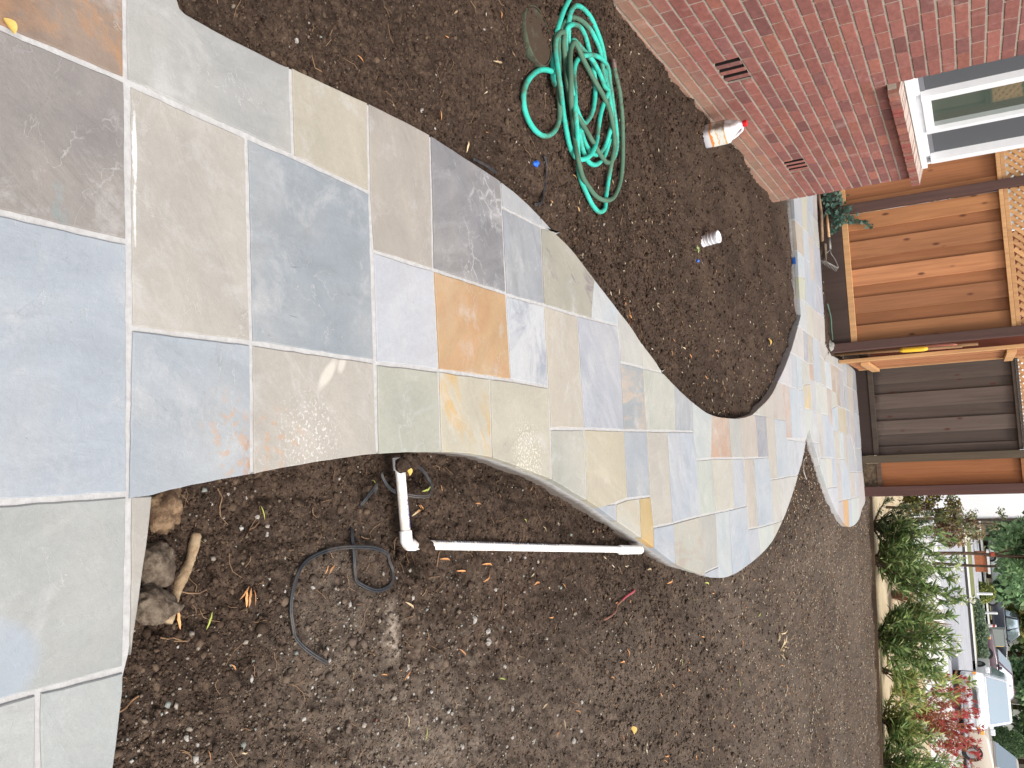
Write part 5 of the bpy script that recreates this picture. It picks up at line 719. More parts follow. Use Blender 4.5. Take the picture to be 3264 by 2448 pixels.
# smooth the edge traced from image pixels a little
def smooth_outline(P):
    out = []
    n = len(P)
    for i in range(n):
        p, q = P[i], P[(i + 1) % n]
        a = P[i - 1]; b = P[(i + 2) % n]
        L = math.dist(p, q)
        out.append(p)
        if .05 < L < .6:
            def ang(u, v, w): 
                d = math.atan2(w[1] - v[1], w[0] - v[0]) - math.atan2(v[1] - u[1], v[0] - u[0])
                return abs((d + PI) % (2 * PI) - PI)
            if ang(a, p, q) < .5 and ang(p, q, b) < .5 and math.dist(a, p) < 2.5 * L and math.dist(q, b) < 2.5 * L:
                for t in (.33, .67):
                    P4 = [np.array(v) for v in (a, p, q, b)]
                    v = 0.5 * (2 * P4[1] + (P4[2] - P4[0]) * t + (2 * P4[0] - 5 * P4[1] + 4 * P4[2] - P4[3]) * t * t + (3 * P4[1] - P4[0] - 3 * P4[2] + P4[3]) * t ** 3)
                    out.append((float(v[0]), float(v[1])))
    return out
OUT = smooth_outline(OUT)
def inset(P, d):
    out = []
    for i in range(len(P)):
        a, p, b = P[i - 1], P[i], P[(i + 1) % len(P)]
        v = np.array([b[0] - a[0], b[1] - a[1]]); v /= np.linalg.norm(v) + 1e-9
        out.append((p[0] - v[1] * d, p[1] + v[0] * d))
    return out

def mortar_material():
    t = NT('mortar'); geo = t.n('NewGeometry'); p = (geo, 'Position')
    n1 = t.noise(60, 6, .65, p); n2 = t.noise(5, 5, .6, p)
    c = t.ramp(n1, [(.3, alb((194, 191, 189))), (.7, alb((219, 217, 215)))])
    st = t.ramp(n2, [(.56, 0.0), (.72, 1.0)])
    c = t.mix(t.math('MULTIPLY', st, .35), c, alb((176, 160, 148)))
    # soil splashed on the lower part of the exposed slab edge
    sx = t.n('SeparateXYZ', {0: p})
    lo = t.math('ADD', sx.outputs[2], t.math('MULTIPLY', t.noise(24, 5, .7, p), .05))
    low = t.n('MapRange', {'Value': lo, 'From Min': -.045, 'From Max': -.015, 'To Min': .85, 'To Max': 0.0})
    c = t.mix(low, c, alb((104, 90, 78)))
    t.set('Base Color', c); t.set('Roughness', .9); t.set('Specular IOR Level', .2)
    t.set('Normal', t.bump(n1, .5, .004))
    return t.m
M_MORT = mortar_material()
slab = inset(OUT, .003)
mb = MB(); mb.prism([(x, y, -.16) for x, y in slab], (0, 0, .1558))
path = mb.build('path', M_MORT); tag(path, kind='structure')

def stone_material(kind):
    """natural cleft flagstone; colour comes from each stone's own colour"""
    t = NT('flagstone_' + (kind or 'plain'))
    tc = t.n('TexCoord'); oi = t.n('ObjectInfo'); geo = t.n('NewGeometry'); p = (geo, 'Position')
    off = t.n('VectorMath', {0: (oi, 'Random'), 1: (37.0, 91.0, 13.0)}, operation='MULTIPLY')
    v = t.n('VectorMath', {0: (tc, 'Object'), 1: off}, operation='ADD')
    rot = t.n('VectorRotate', {'Vector': v, 'Angle': t.math('MULTIPLY', oi.outputs['Random'], 6.28)}, rotation_type='Z_AXIS')
    strm = t.n('Mapping', {'Vector': rot, 'Scale': (2.6, 8.0, 3.0)})
    nb = t.noise(3.2, 6, .6, v); nf = t.noise(70, 6, .7, v); ns = t.noise(1.6, 6, .6, strm, .8); nn = t.noise(420, 2, .5, v)
    base = oi.outputs['Color']
    c2 = t.n('Attribute', attribute_type='OBJECT', attribute_name='tint')
    base = t.mix(t.ramp(nb, [(.42, 0.0), (.62, .26)]), base, alb((182, 172, 158)))      # buff clouding
    if kind in ('orange', 'orangebrown', 'pinktan', 'yellow', 'olive', 'stripe', 'tanstripe', 'palegrey', 'slate'):
        src = ns if kind in ('stripe', 'tanstripe', 'olive', 'yellow') else t.noise(5.5, 7, .68, v, .6)
        lo, hi = {'palegrey': (.52, .66), 'slate': (.6, .66), 'yellow': (.5, .62), 'olive': (.56, .64)}.get(kind, (.44, .6))
        base = t.mix(t.ramp(src, [(lo, 0.0), (hi, .85)]), base, c2.outputs['Color'])
    tone = t.ramp(nb, [(.25, .84), (.5, .99), (.75, 1.12)])
    c = t.mix(1.0, base, tone, 'MULTIPLY')
    amt = {'bluestreak': (.80, 1.10), 'lilac': (.86, 1.10), 'slatewhite': (.82, 1.14), 'bluedark': (.90, 1.06)}.get(kind, (.92, 1.05))
    c = t.mix(1.0, c, t.ramp(ns, [(.3, amt[0]), (.7, amt[1])]), 'MULTIPLY')
    c = t.mix(1.0, c, t.ramp(nf, [(.25, .93), (.75, 1.05)]), 'MULTIPLY')
    c = t.mix(1.0, c, t.ramp(nn, [(.2, .93), (.8, 1.06)]), 'MULTIPLY')
    # cleft faces: thin broken ledges where the stone has flaked
    cl = t.noise(2.6, 6, .58, v, .5); cf = t.math('FRACT', t.math('MULTIPLY', cl, 9.0))
    ledge = t.math('MULTIPLY', t.ramp(cf, [(0.0, 1.0), (.05, 0.0)]), t.ramp(t.noise(5, 4, .6, v), [(.46, 0.0), (.62, 1.0)]))
    c = t.mix(t.math('MULTIPLY', ledge, .42), c, alb((222, 219, 214)))
    shade = t.math('MULTIPLY', t.ramp(cf, [(.90, 0.0), (1.0, 1.0)]), t.ramp(t.noise(4, 4, .6, rot), [(.48, 0.0), (.64, 1.0)]))
    c = t.mix(t.math('MULTIPLY', shade, .22), c, alb((138, 134, 132)))
    # mortar haze left on the surface, dark mineral pits
    hz = t.ramp(t.noise(6.5, 8, .75, v, .4), [(.54, 0.0), (.74, .6)])
    c = t.mix(hz, c, alb((214, 212, 210)))
    pit = t.ramp(t.noise(150, 3, .5, v), [(.20, 1.0), (.27, 0.0)])
    c = t.mix(t.math('MULTIPLY', pit, .5), c, alb((120, 112, 106)))
    if kind == 'bluedark':
        mp = t.n('Mapping', {'Vector': v, 'Rotation': (0, 0, .5), 'Scale': (60, 10, 10)})
        gash = t.ramp(t.noise(1.0, 4, .6, mp), [(.70, 0.0), (.74, .6)])
        c = t.mix(gash, c, alb((104, 112, 124)))
    if kind in ('slatewhite', 'tan', 'slate', 'green'):
        vein = t.n('TexVoronoi', {'Vector': t.mix(.25, v, t.noise(6, 5, .6, v)), 'Scale': 5.0 if kind != 'slatewhite' else 16.0}, feature='DISTANCE_TO_EDGE')
        f = t.ramp((vein.outputs['Distance']), [(.0, {'tan': .22, 'slatewhite': .75}.get(kind, .45)), (.018 if kind != 'slatewhite' else .05, 0.0)])
        br = t.ramp(t.noise(4, 3, .5, v), [(.45, 0.0), (.6, 1.0)])
        c = t.mix(t.math('MULTIPLY', f, br), c, alb((206, 204, 204)))
    def blob(cx, cy, rx, ry, ang, col, lo, hi, amount, ns_=26, base_c=None, nmix=.55, speck=None):
        d = t.n('VectorMath', {0: p, 1: (cx, cy, 0)}, operation='SUBTRACT')
        q = t.n('VectorRotate', {'Vector': d, 'Angle': -ang}, rotation_type='Z_AXIS')
        s = t.n('VectorMath', {0: q, 1: (1 / rx, 1 / ry, 0)}, operation='MULTIPLY')
        ln = t.n('VectorMath', {0: s}, operation='LENGTH')
        e = t.math('MULTIPLY_ADD', t.noise(ns_, 6, .7, p), nmix); e.inputs[2].default_value = -nmix / 2
        dd = t.math('ADD', ln.outputs['Value'], e)
        f = t.n('MapRange', {'Value': dd, 'From Min': lo, 'From Max': hi, 'To Min': amount, 'To Max': 0.0})
        if speck: f = t.math('MULTIPLY', f, t.ramp(t.noise(speck[0], 5, .65, p), [(speck[1], 0.0), (speck[1] + .035, 1.0)]))
        return t.mix(f, base_c, alb(col))
    if kind == 'tanpaint':                      # white paint dribbled along the near edge
        c = blob(-.585, 1.052, .085, .0055, 0.0, (244, 244, 244), .6, 1.0, .9, 70, c, 1.3)
        c = blob(-.470, 1.050, .07, .0035, 0.0, (244, 244, 244), .5, 1.0, .8, 70, c, 1.5)
    if kind == 'bluecorner':
        c = blob(.27, .74, .085, .135, 0.0, (178, 190, 206), .80, 1.0, .5, 14, c, .16)
    if kind == 'whitesmear':
        c = blob(-.205, 1.565, .055, .016, -.75, (226, 218, 206), .6, 1.1, .85, 30, c, .5)
        c = blob(-.235, 1.62, .03, .014, -.5, (226, 218, 206), .5, 1.1, .8, 40, c, .6)
        c = blob(-.055, 1.50, .13, .12, 0, (236, 232, 228), .4, 1.0, .85, 20, c, .5, (120, .56))
        c = blob(-.05, 1.40, .09, .10, 0, (204, 166, 136), .4, 1.0, .6, 20, c, .5, (45, .55))
    if kind == 'bluerust':
        c = blob(-.055, 1.275, .12, .085, .4, (204, 168, 140), .4, 1.0, .6, 20, c, .5, (42, .54))
        c = blob(-.02, 1.315, .09, .025, 0, (190, 148, 116), .4, 1.0, .7, 20, c, .5, (60, .50))
    if kind == 'speckle':
        c = blob(.0, 2.56, .13, .13, 0, (240, 232, 214), .5, 1.0, .95, 20, c, .5, (110, .53))
    if kind == 'blue':
        t_ = t.ramp(t.noise(9, 5, .7, v), [(.68, 0.0), (.72, .25)]); c = t.mix(t_, c, alb((150, 158, 172)))
    t.set('Base Color', c); t.set('Roughness', t.ramp(nb, [(.3, .62), (.7, .8)])); t.set('Specular IOR Level', .3)
    h = t.math('ADD', t.math('MULTIPLY', ns, .6), t.math('ADD', t.math('MULTIPLY', nf, .22), t.math('MULTIPLY', t.noise(16, 5, .6, v), .5)))
    h = t.math('ADD', h, t.math('MULTIPLY', t.math('FLOOR', t.math('MULTIPLY', cl, 9.0)), .16))
    t.set('Normal', t.bump(h, .6 if kind not in ('slatewhite', 'slate', 'orangebrown') else .9, .006))
    return t.m
STONE_M = {}
def clean(poly, eps=.004):
    out = []
    for p in poly:
        if not out or math.dist(p, out[-1]) > eps: out.append(p)
    if len(out) > 2 and math.dist(out[0], out[-1]) < eps: out.pop()
    return out
nst = 0
for col, c2, kind, pts in STONES:
    H_ = hull2(pts)
    if poly_area(H_) < 0: H_ = H_[::-1]
    poly = list(OUT)
    cy_ = sum(p[1] for p in H_) / len(H_)
    for i in range(len(H_)):
        poly = clip(poly, H_[i], H_[(i + 1) % len(H_)], .0054 if cy_ < 3 else .0048)
        if len(poly) < 3: break
    poly = clean(poly)
    if len(poly) < 3 or abs(poly_area(poly)) < .0008: continue
    # roughen the sawn edges
    seg = .030 if cy_ < 3 else .08
    fine = []
    for i in range(len(poly)):
        p, q = poly[i], poly[(i + 1) % len(poly)]; L = math.dist(p, q); n = max(1, int(L / seg))
        for k in range(n):
            t_ = k / n; j = .0011 if 0 < k else .0008
            fine.append((p[0] + t_ * (q[0] - p[0]) + random.uniform(-j, j), p[1] + t_ * (q[1] - p[1]) + random.uniform(-j, j)))
    ins = inset(fine, .0022)
    cx = sum(p[0] for p in fine) / len(fine); cy = sum(p[1] for p in fine) / len(fine)
    dz = random.uniform(-.0008, .0008); n = len(fine)
    V = [(x - cx, y - cy, dz) for x, y in ins] + [(x - cx, y - cy, dz - .0022) for x, y in fine] + [(x - cx, y - cy, -.03) for x, y in fine]
    Fc = [list(range(n))] + [(n + i, n + (i + 1) % n, (i + 1) % n, i) for i in range(n)] + [(2 * n + i, 2 * n + (i + 1) % n, n + (i + 1) % n, n + i) for i in range(n)]
    if kind not in STONE_M: STONE_M[kind] = stone_material(kind)
    o = mesh_np('paving_stone', np.array(V), Fc, STONE_M[kind], path)
    o.location = (cx, cy, .0)
    lum = sum(col) / 3; ds = .50 if col[2] > col[0] else .78
    col = tuple((lum + (v - lum) * ds) * (.95 if kind == 'slatewhite' else .985) for v in col)
    if c2: l2 = sum(c2) / 3; c2 = tuple(l2 + (v - l2) * .85 for v in c2)
    o.color = alb(col); tc2 = alb(c2 or col); o['tint'] = [tc2[0], tc2[1], tc2[2]]
    nst += 1
print('stones', nst)
# ---------------------------------------------------------------- brick house
WX = -2.035                                  # plane of the brick faces
COURSE, BRICK_L, JOINT = .0722, .2055, .011
ZK = .072                                    # first joint above the soil
Y_NEAR, Y_CORNER = 1.7, 7.53
WIN_Y0, SILL_Z0 = 5.415, 1.010
VENTS = ((4.553, 4.856), (6.482, 6.786)); VZ0, VZ1 = ZK + 2 * COURSE, ZK + 4 * COURSE
Z_TOP = 2.02
def brick_material():
    t = NT('brick'); tc = t.n('TexCoord'); oi = t.n('ObjectInfo'); geo = t.n('NewGeometry'); p = (geo, 'Position')
    at = t.n('Attribute', attribute_name='col')
    n1 = t.noise(26, 6, .65, p); n2 = t.noise(7, 4, .6, p); n3 = t.noise(180, 3, .6, p)
    c = t.mix(1.0, at.outputs['Color'], oi.outputs['Color'], 'MULTIPLY')
    mpv = t.n('Mapping', {'Vector': p, 'Scale': (20, 14, 60)})
    nst_ = t.noise(1, 5, .6, mpv)
    c = t.mix(1.0, c, t.ramp(nst_, [(.3, .84), (.7, 1.10)]), 'MULTIPLY')
    c = t.mix(1.0, c, t.ramp(n1, [(.3, .85), (.7, 1.10)]), 'MULTIPLY')
    ef = t.ramp(n2, [(.60, 0.0), (.76, .34)]); c = t.mix(ef, c, alb((206, 176, 166), .75))
    # mud splashed up from the bed
    sx = t.n('SeparateXYZ', {0: p})
    lo = t.math('ADD', sx.outputs[2], t.math('MULTIPLY', t.noise(3.2, 5, .65, p), .30))
    f = t.n('MapRange', {'Value': lo, 'From Min': .14, 'From Max': .36, 'To Min': .48, 'To Max': 0.0})
    c = t.mix(f, c, alb((176, 152, 126), .78))
    t.set('Base Color', c); t.set('Roughness', .85); t.set('Specular IOR Level', .25)
    h = t.math('ADD', n1, t.math('MULTIPLY', n3, .3))
    t.set('Normal', t.bump(h, .6, .006))
    return t.m
def wallmortar_material():
    t = NT('wall_mortar'); geo = t.n('NewGeometry'); p = (geo, 'Position')
    n1 = t.noise(50, 6, .65, p); n2 = t.noise(4, 4, .6, p)
    c = t.ramp(n1, [(.3, alb((150, 138, 126), .8)), (.7, alb((182, 170, 156), .8))])
    c = t.mix(t.ramp(n2, [(.5, 0.0), (.7, .4)]), c, alb((150, 138, 112), .8))
    t.set('Base Color', c); t.set('Roughness', .95); t.set('Specular IOR Level', .1)
    t.set('Normal', t.bump(n1, .8, .006)); return t.m
M_BRICK, M_WMORT = brick_material(), wallmortar_material()
M_DUSTY = plain('dusty_brick', (196, 178, 166), .95, .18, 40, .3, 90, k=.72)
M_SLOT_SHADE = plain('slot_shade', (34, 24, 22), .95)  # near-black colour standing in for the shade inside the vent slots
BR_COLS = [(162, 100, 90), (158, 96, 87), (154, 94, 86), (166, 103, 90), (152, 96, 90), (138, 90, 88), (164, 105, 96), (170, 106, 88), (128, 82, 80), (156, 98, 90), (160, 100, 93)]
house = empty('brick_house', (WX, 5.2, 0))
tag(house, 'red brick house with a white framed corner window', 'house')
def hchild(o):
    o.parent = house; o.matrix_parent_inverse = house.matrix_basis.inverted(); return o
house_inv = Matrix.Translation((-WX, -5.2, 0))
def put(o, parent, inv=None):
    o.parent = parent
    o.matrix_parent_inverse = inv if inv is not None else Matrix.Translation(-Vector(parent.location))
    return o
# mortar backing with holes for the vents and the window
def wall_with_holes(y0, y1, z0, z1, holes):
    ys = sorted({y0, y1, *[h[0] for h in holes], *[h[1] for h in holes]}); zs = sorted({z0, z1, *[h[2] for h in holes], *[h[3] for h in holes]})
    mb = MB()
    for i in range(len(ys) - 1):
        for j in range(len(zs) - 1):
            yc, zc = (ys[i] + ys[i + 1]) / 2, (zs[j] + zs[j + 1]) / 2
            if any(h[0] < yc < h[1] and h[2] < zc < h[3] for h in holes): continue
            mb.box((WX - .11, ys[i], zs[j]), (WX - .0040, ys[i + 1], zs[j + 1]))
    return mb
holes = [(a, b, VZ0 + .004, VZ1 - .004) for a, b in VENTS] + [(WIN_Y0, Y_CORNER - .004, SILL_Z0 + .03, Z_TOP)]
mb = wall_with_holes(Y_NEAR, Y_CORNER - .004, -.25, Z_TOP, holes)
put(mb.build('wall', M_WMORT), house)
mb = MB(); mb.box((-4.6, Y_CORNER - .12, -.25), (WX - .111, Y_CORNER - .006, 1.07)); put(mb.build('return_wall', M_WMORT), house)
# bricks
bricks = []; VBR = set()
ncourse = int((Z_TOP - ZK) / COURSE)
for i in range(-2, ncourse):
    z0, z1 = ZK + i * COURSE + JOINT / 2, ZK + (i + 1) * COURSE - JOINT / 2
    ph = (.17 if i % 2 else .07)
    k0 = int((Y_NEAR - ph) / BRICK_L); y = ph + k0 * BRICK_L
    yend = Y_CORNER if z1 < SILL_Z0 + .01 else WIN_Y0
    if z1 >= SILL_Z0 + .01 and z0 < SILL_Z0 + .06: yend = WIN_Y0 - .004
    while y < yend - .03:
        a, b = max(y + JOINT / 2, Y_NEAR), min(y + BRICK_L - JOINT / 2, yend)
        if yend - b < .05: b = yend
        y += BRICK_L
        if b >= yend and y < yend: y = yend
        for va, vb in VENTS:
            if z0 > VZ0 - .01 and z1 < VZ1 + .01 and b > va and a < vb:
                if a < va: b = va - JOINT / 2 * .6
                elif b > vb: a = vb + JOINT / 2 * .6
                else: a = b
        if b - a < .025: continue
        bricks.append((a, b, z0, z1))
for va, vb in VENTS:                          # upright half bricks between the vent slots
    w = (vb - va); slot = .036; bw = (w - 4 * slot) / 3
    for q in range(3):
        a = va + slot + q * (bw + slot); bricks.append((a, a + bw, VZ0 + .004, VZ1 - .004)); VBR.add(round(a, 5))
def brick_verts(a, b, z0, z1):
    j = .0016; d = random.uniform(-.0012, .0010); x1 = WX + d; x0 = WX - .05
    f = [(x1, a, z0), (x1, b, z0), (x1, b, z1), (x1, a, z1)]
    f = [(x + random.uniform(-.0009, .0009), y + random.uniform(-j, j), z + random.uniform(-j, j)) for x, y, z in f]
    # arris knocked off
    e = .0025; yc, zc = (a + b) / 2, (z0 + z1) / 2
    fr = [(x, y + (e if y < yc else -e), z + (e if z < zc else -e)) for x, y, z in f]
    md = [(x - e, y, z) for x, y, z in f]
    bk = [(x0, y, z) for x, y, z in f]
    V = fr + md + bk
    Fc = [(0, 1, 2, 3)] + [(4 + k, 4 + (k + 1) % 4, (k + 1) % 4, k) for k in range(4)] + [(8 + k, 8 + (k + 1) % 4, 4 + (k + 1) % 4, 4 + k) for k in range(4)]
    return V, Fc
def bsize(b):                                 # how large a brick shows
    yc = (b[0] + b[1]) / 2
    if round(b[0], 5) in VBR: return 1.0
    vis = 1.0 if (yc > 3.55 + .45 * max(0, b[2])) and b[3] > -.02 else .02
    return vis * (b[1] - b[0]) / (yc ** 3)
bricks.sort(key=bsize, reverse=True)
rest = MB(); rest_c = []
for n_, b in enumerate(bricks):
    c = random.choice(BR_COLS); v_ = random.uniform(.93, 1.07); c = alb(tuple((v * .6 + m_ * .4) * v_ for v, m_ in zip(c, (153, 101, 91))), .71)
    V, Fc = brick_verts(*b)
    if n_ < 290:
        loc = (WX, (b[0] + b[1]) / 2, (b[2] + b[3]) / 2)
        o = mesh_np('brick', np.array(V), Fc, M_BRICK, vcol=np.ones((12, 3)), loc=loc)
        put(o, house); o.color = c
        if round(b[0], 5) in VBR:              # shade of the vent slots painted on the brick flanks
            o.data.materials.append(M_SLOT_SHADE)
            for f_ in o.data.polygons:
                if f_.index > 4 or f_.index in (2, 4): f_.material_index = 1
    else:
        rest.add(V, Fc); rest_c += [c[:3]] * 12
o = mesh_np('bricks', np.array(rest.v), rest.f, M_BRICK, vcol=np.array(rest_c)); o['kind'] = 'stuff'; put(o, house)
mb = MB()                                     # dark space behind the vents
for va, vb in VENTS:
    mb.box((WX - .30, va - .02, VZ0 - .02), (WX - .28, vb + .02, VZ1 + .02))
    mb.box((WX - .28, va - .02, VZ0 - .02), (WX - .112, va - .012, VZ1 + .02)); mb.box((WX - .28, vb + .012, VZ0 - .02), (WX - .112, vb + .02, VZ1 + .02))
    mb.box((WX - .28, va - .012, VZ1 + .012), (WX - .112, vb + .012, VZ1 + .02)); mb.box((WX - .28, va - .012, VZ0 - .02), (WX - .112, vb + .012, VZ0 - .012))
for va, vb in VENTS: mb.box((WX - .109, vb - .004, VZ0 + .006), (WX - .012, vb - .0005, VZ1 - .006))  # dark plate added on the last slot's far side as painted shade
put(mb.build('vent_shade_lining', plain('vent_dark', (40, 30, 28), .9)), house)
# sloping rowlock sill
sill = MB().box((WX - .10, WIN_Y0 + .002, SILL_Z0 + .002), (WX + .030, Y_CORNER + .035, SILL_Z0 + .050)).build('window_sill', M_WMORT)
put(sill, house)
y = WIN_Y0 + .006
while y < Y_CORNER + .02:
    w = .0655 + random.uniform(-.002, .002); e = min(y + w, Y_CORNER + .045)
    x0, x1 = WX - .09, WX + .052 + random.uniform(-.002, .002); zb = SILL_Z0 + random.uniform(-.001, .002)
    P = [(x0, y, zb), (x1, y, zb), (x1, y, zb + .060), (x0, y, zb + .098)]
    mb = MB().prism(P, (0, e - y, 0)); V = np.array(mb.v)
    V += rng.uniform(-.0012, .0012, V.shape)
    o = mesh_np('sill_brick', V, mb.f, M_BRICK, vcol=np.ones((8, 3)), loc=(WX, y, zb))
    c = random.choice([(150, 92, 80), (138, 88, 78), (158, 100, 84), (146, 104, 90), (150, 82, 74)]); o.color = alb(c, .80)
    put(o, sill, Matrix.Identity(4)); o.parent = sill
    o.data.materials.append(M_DUSTY); o.data.polygons[4].material_index = 1
    y = e + .0075
# window
M_FRAME = plain('white_vinyl', (238, 238, 240), .45, .03, 12, k=.80, spec=.4)
M_SCREEN = plain('window_screen', (84, 86, 90), .75, .06, 200, k=.75, spec=.3)
M_SCREENB = plain('screen_frame', (120, 120, 126), .6, .05, k=.75)
def glass_material():
    t = NT('window_glass')
    t.set('Base Color', alb((92, 108, 96), .6)); t.set('Roughness', .03); t.set('Specular IOR Level', .9); t.set('Coat Weight', .6); t.set('Coat Roughness', .02)
    nz = t.noise(1.5, 2, .5, (t.n('NewGeometry'), 'Position')); t.set('Normal', t.bump(nz, .04, .02)); return t.m
M_GLASS = glass_material()
ZW0, ZW1 = SILL_Z0 + .088, Z_TOP - .02
win = MB().box((WX - .135, WIN_Y0 + .004, ZW0), (WX - .030, Y_CORNER - .10, ZW0 + .042)).build('window', M_FRAME, bevel=.003)
put(win, house)
def wpart(name, mat, *boxes, bevel=.002):
    mb = MB()
    for a, b in boxes: mb.box(a, b)
    o = mb.build(name, mat, bevel=bevel); o.parent = win; return o
XF = WX - .06
wpart('window_frame', M_FRAME,
    ((XF - .06, WIN_Y0 + .005, ZW0 + .0425), (XF - .012, 7.30, ZW0 + .070)),
    ((XF - .07, 7.24, ZW0 + .071), (XF + .030, 7.335, ZW1)),
    ((XF - .05, 7.336, ZW0 + .0425), (XF + .012, 7.385, ZW1)),
    ((XF - .06, WIN_Y0 + .006, ZW0 + .071), (XF - .022, WIN_Y0 + .04, ZW1)))
wpart('sash', M_FRAME,
    ((XF - .045, 5.93, ZW0 + .071), (XF + .008, 5.985, ZW1)), ((XF - .045, 6.60, ZW0 + .071), (XF + .008, 6.655, ZW1)),
    ((XF - .043, 5.986, ZW0 + .072), (XF + .006, 6.599, ZW0 + .125)))
wpart('mullion', M_FRAME, ((XF - .06, 5.880, ZW0 + .071), (XF + .014, 5.929, ZW1)))
wpart('pane', M_GLASS, ((XF - .03, 5.985, ZW0 + .125), (XF - .024, 6.60, ZW1)), bevel=0)
for a, b in ((WIN_Y0 + .041, 5.879), (6.656, 7.239)):
    wpart('screen', M_SCREEN, ((XF - .034, a + .03, ZW0 + .10), (XF - .030, b, ZW1)), bevel=0)
    wpart('screen_frame', M_SCREENB, ((XF - .04, a, ZW0 + .071), (XF - .026, b, ZW0 + .099)), ((XF - .04, a, ZW0 + .0995), (XF - .026, a + .029, ZW1)))
# room behind: dark lining so the window is not open
wpart('room_lining', plain('room_dark', (60, 62, 60), .9), ((WX - .6, WIN_Y0, .9), (WX - .58, 7.4, ZW1)), bevel=0)

# ---------------------------------------------------------------- fences and gate
def wood_material(name, c, dark=(110, 66, 40), k=.80, knots=True, stain=None, rough=.72):
    t = NT(name); tc = t.n('TexCoord'); oi = t.n('ObjectInfo'); geo = t.n('NewGeometry')
    off = t.n('VectorMath', {0: (oi, 'Random'), 1: (17.0, 31.0, 53.0)}, operation='MULTIPLY')
    v = t.n('VectorMath', {0: (tc, 'Object'), 1: off}, operation='ADD')
    g_ = t.noise(1.0, 6, .62, t.n('Mapping', {'Vector': v, 'Scale': (34, 34, 1.1)}), .5)
    g2 = t.noise(1.0, 4, .6, t.n('Mapping', {'Vector': v, 'Scale': (7, 7, .8)}), 1.0)
    base = t.mix(1.0, alb(c, k), oi.outputs['Color'], 'MULTIPLY')
    base = t.mix(t.ramp(g_, [(.42, 0.0), (.68, .42)]), base, alb(dark, k))
    base = t.mix(1.0, base, t.ramp(g2, [(.3, .84), (.7, 1.12)]), 'MULTIPLY')
    if knots:
        vo = t.n('TexVoronoi', {'Vector': t.n('Mapping', {'Vector': v, 'Scale': (8.0, 8.0, 3.2)}), 'Scale': 1.0}, feature='F1')
        kf = t.ramp(vo.outputs['Distance'], [(.06, .85), (.15, 0.0)])
        base = t.mix(kf, base, alb((88, 48, 34), k))
    if stain:
        sx = t.n('SeparateXYZ', {0: (geo, 'Position')})
        lo = t.math('ADD', sx.outputs[2], t.math('MULTIPLY', t.noise(2.6, 4, .6, (geo, 'Position')), .7))
        f = t.n('MapRange', {'Value': lo, 'From Min': stain[1], 'From Max': stain[1] + .16, 'To Min': .8, 'To Max': 0.0})
        base = t.mix(f, base, alb(stain[0], k))
    t.set('Base Color', base); t.set('Roughness', rough); t.set('Specular IOR Level', .25)
    t.set('Normal', t.bump(g_, .35, .003)); return t.m
M_CEDAR = wood_material('cedar_board', (184, 126, 86), (132, 80, 54), .70)
M_CEDARL = wood_material('cedar_trim', (208, 160, 112), (160, 108, 68), .76, knots=False)
M_POST = wood_material('brown_stained_post', (88, 64, 58), (62, 44, 42), knots=False)
M_KICK = wood_material('brown_kickboard', (74, 58, 52), (56, 44, 40), knots=False)
M_GREY = wood_material('weathered_board', (106, 92, 84), (66, 56, 51), .68, stain=((46, 39, 36), .50))
M_GREYT = wood_material('weathered_trim', (92, 80, 70), (60, 50, 44), .72, knots=False)
def board(name, mat, a, b, parent, tint=1.0, bevel=.003, jit=.0):
    loc = ((a[0] + b[0]) / 2, (a[1] + b[1]) / 2, a[2])
    mb = MB().box(a, b); o = mb.build(name, mat, bevel=bevel, loc=loc)
    put(o, parent); v = tint if hasattr(tint, '__len__') else (tint,) * 3
    o.color = (v[0], v[1], v[2], 1)
    return o
def lattice(parent, x0, x1, z0, z1, y, mat, w=.037, pitch=.080):
    """two crossed layers of diagonal laths, each lath its own piece"""
    H = z1 - z0; dirs = ((1, 0.0), (-1, .012))
    for sgn, dy in dirs:
        s = x0 - H
        while s < x1 + H:
            # lath runs from (s,z0) at 45 degrees; clip to the panel
            a0, a1 = (s, s + H) if sgn > 0 else (s + H, s)
            lo, hi = min(a0, a1), max(a0, a1)
            c0, c1 = max(lo, x0), min(hi, x1)
            if c1 - c0 > .05:
                zz = (lambda x: z0 + (x - s)) if sgn > 0 else (lambda x: z0 + (s + H - x))
                P0, P1 = Vector((c0, 0, zz(c0))), Vector((c1, 0, zz(c1)))
                d = (P1 - P0).normalized(); nrm = Vector((-d.z, 0, d.x)) * w / 2
                mb = MB(); mid = (P0 + P1) / 2
                L = (P1 - P0) / 2
                mb.obox((0, 0, 0), L, nrm, (0, .0055, 0))
                o = mb.build('lath', mat); o.location = (mid.x, y + dy, mid.z); put(o, parent)
                t_ = random.uniform(.88, 1.12); o.color = (t_, t_ * random.uniform(.96, 1.02), t_ * .98, 1)
            s += pitch
FY = 9.95
fence = empty('cedar_fence', (-1.9, FY, 0)); tag(fence, 'new cedar board fence with lattice top and dark brown posts beside the brick house', 'fence')
edges = [(-2.42, -2.237, 0, 1.12), (-2.237, -2.119, 1, .78), (-2.119, -1.921, 0, .88), (-1.921, -1.817, 1, .76), (-1.817, -1.631, 0, 1.30), (-1.631, -1.51, 1, .82), (-1.51, -1.332, 0, .76), (-1.332, -1.206, 1, .62), (-1.206, -1.026, 0, .82),
         (-2.575, -2.51, 0, 1.18), (-2.83, -2.575, 1, .84), (-3.02, -2.83, 0, 1.10), (-3.14, -3.02, 1, .85), (-3.33, -3.14, 0, .95), (-3.45, -3.33, 1, .85), (-3.65, -3.45, 0, 1.0)]
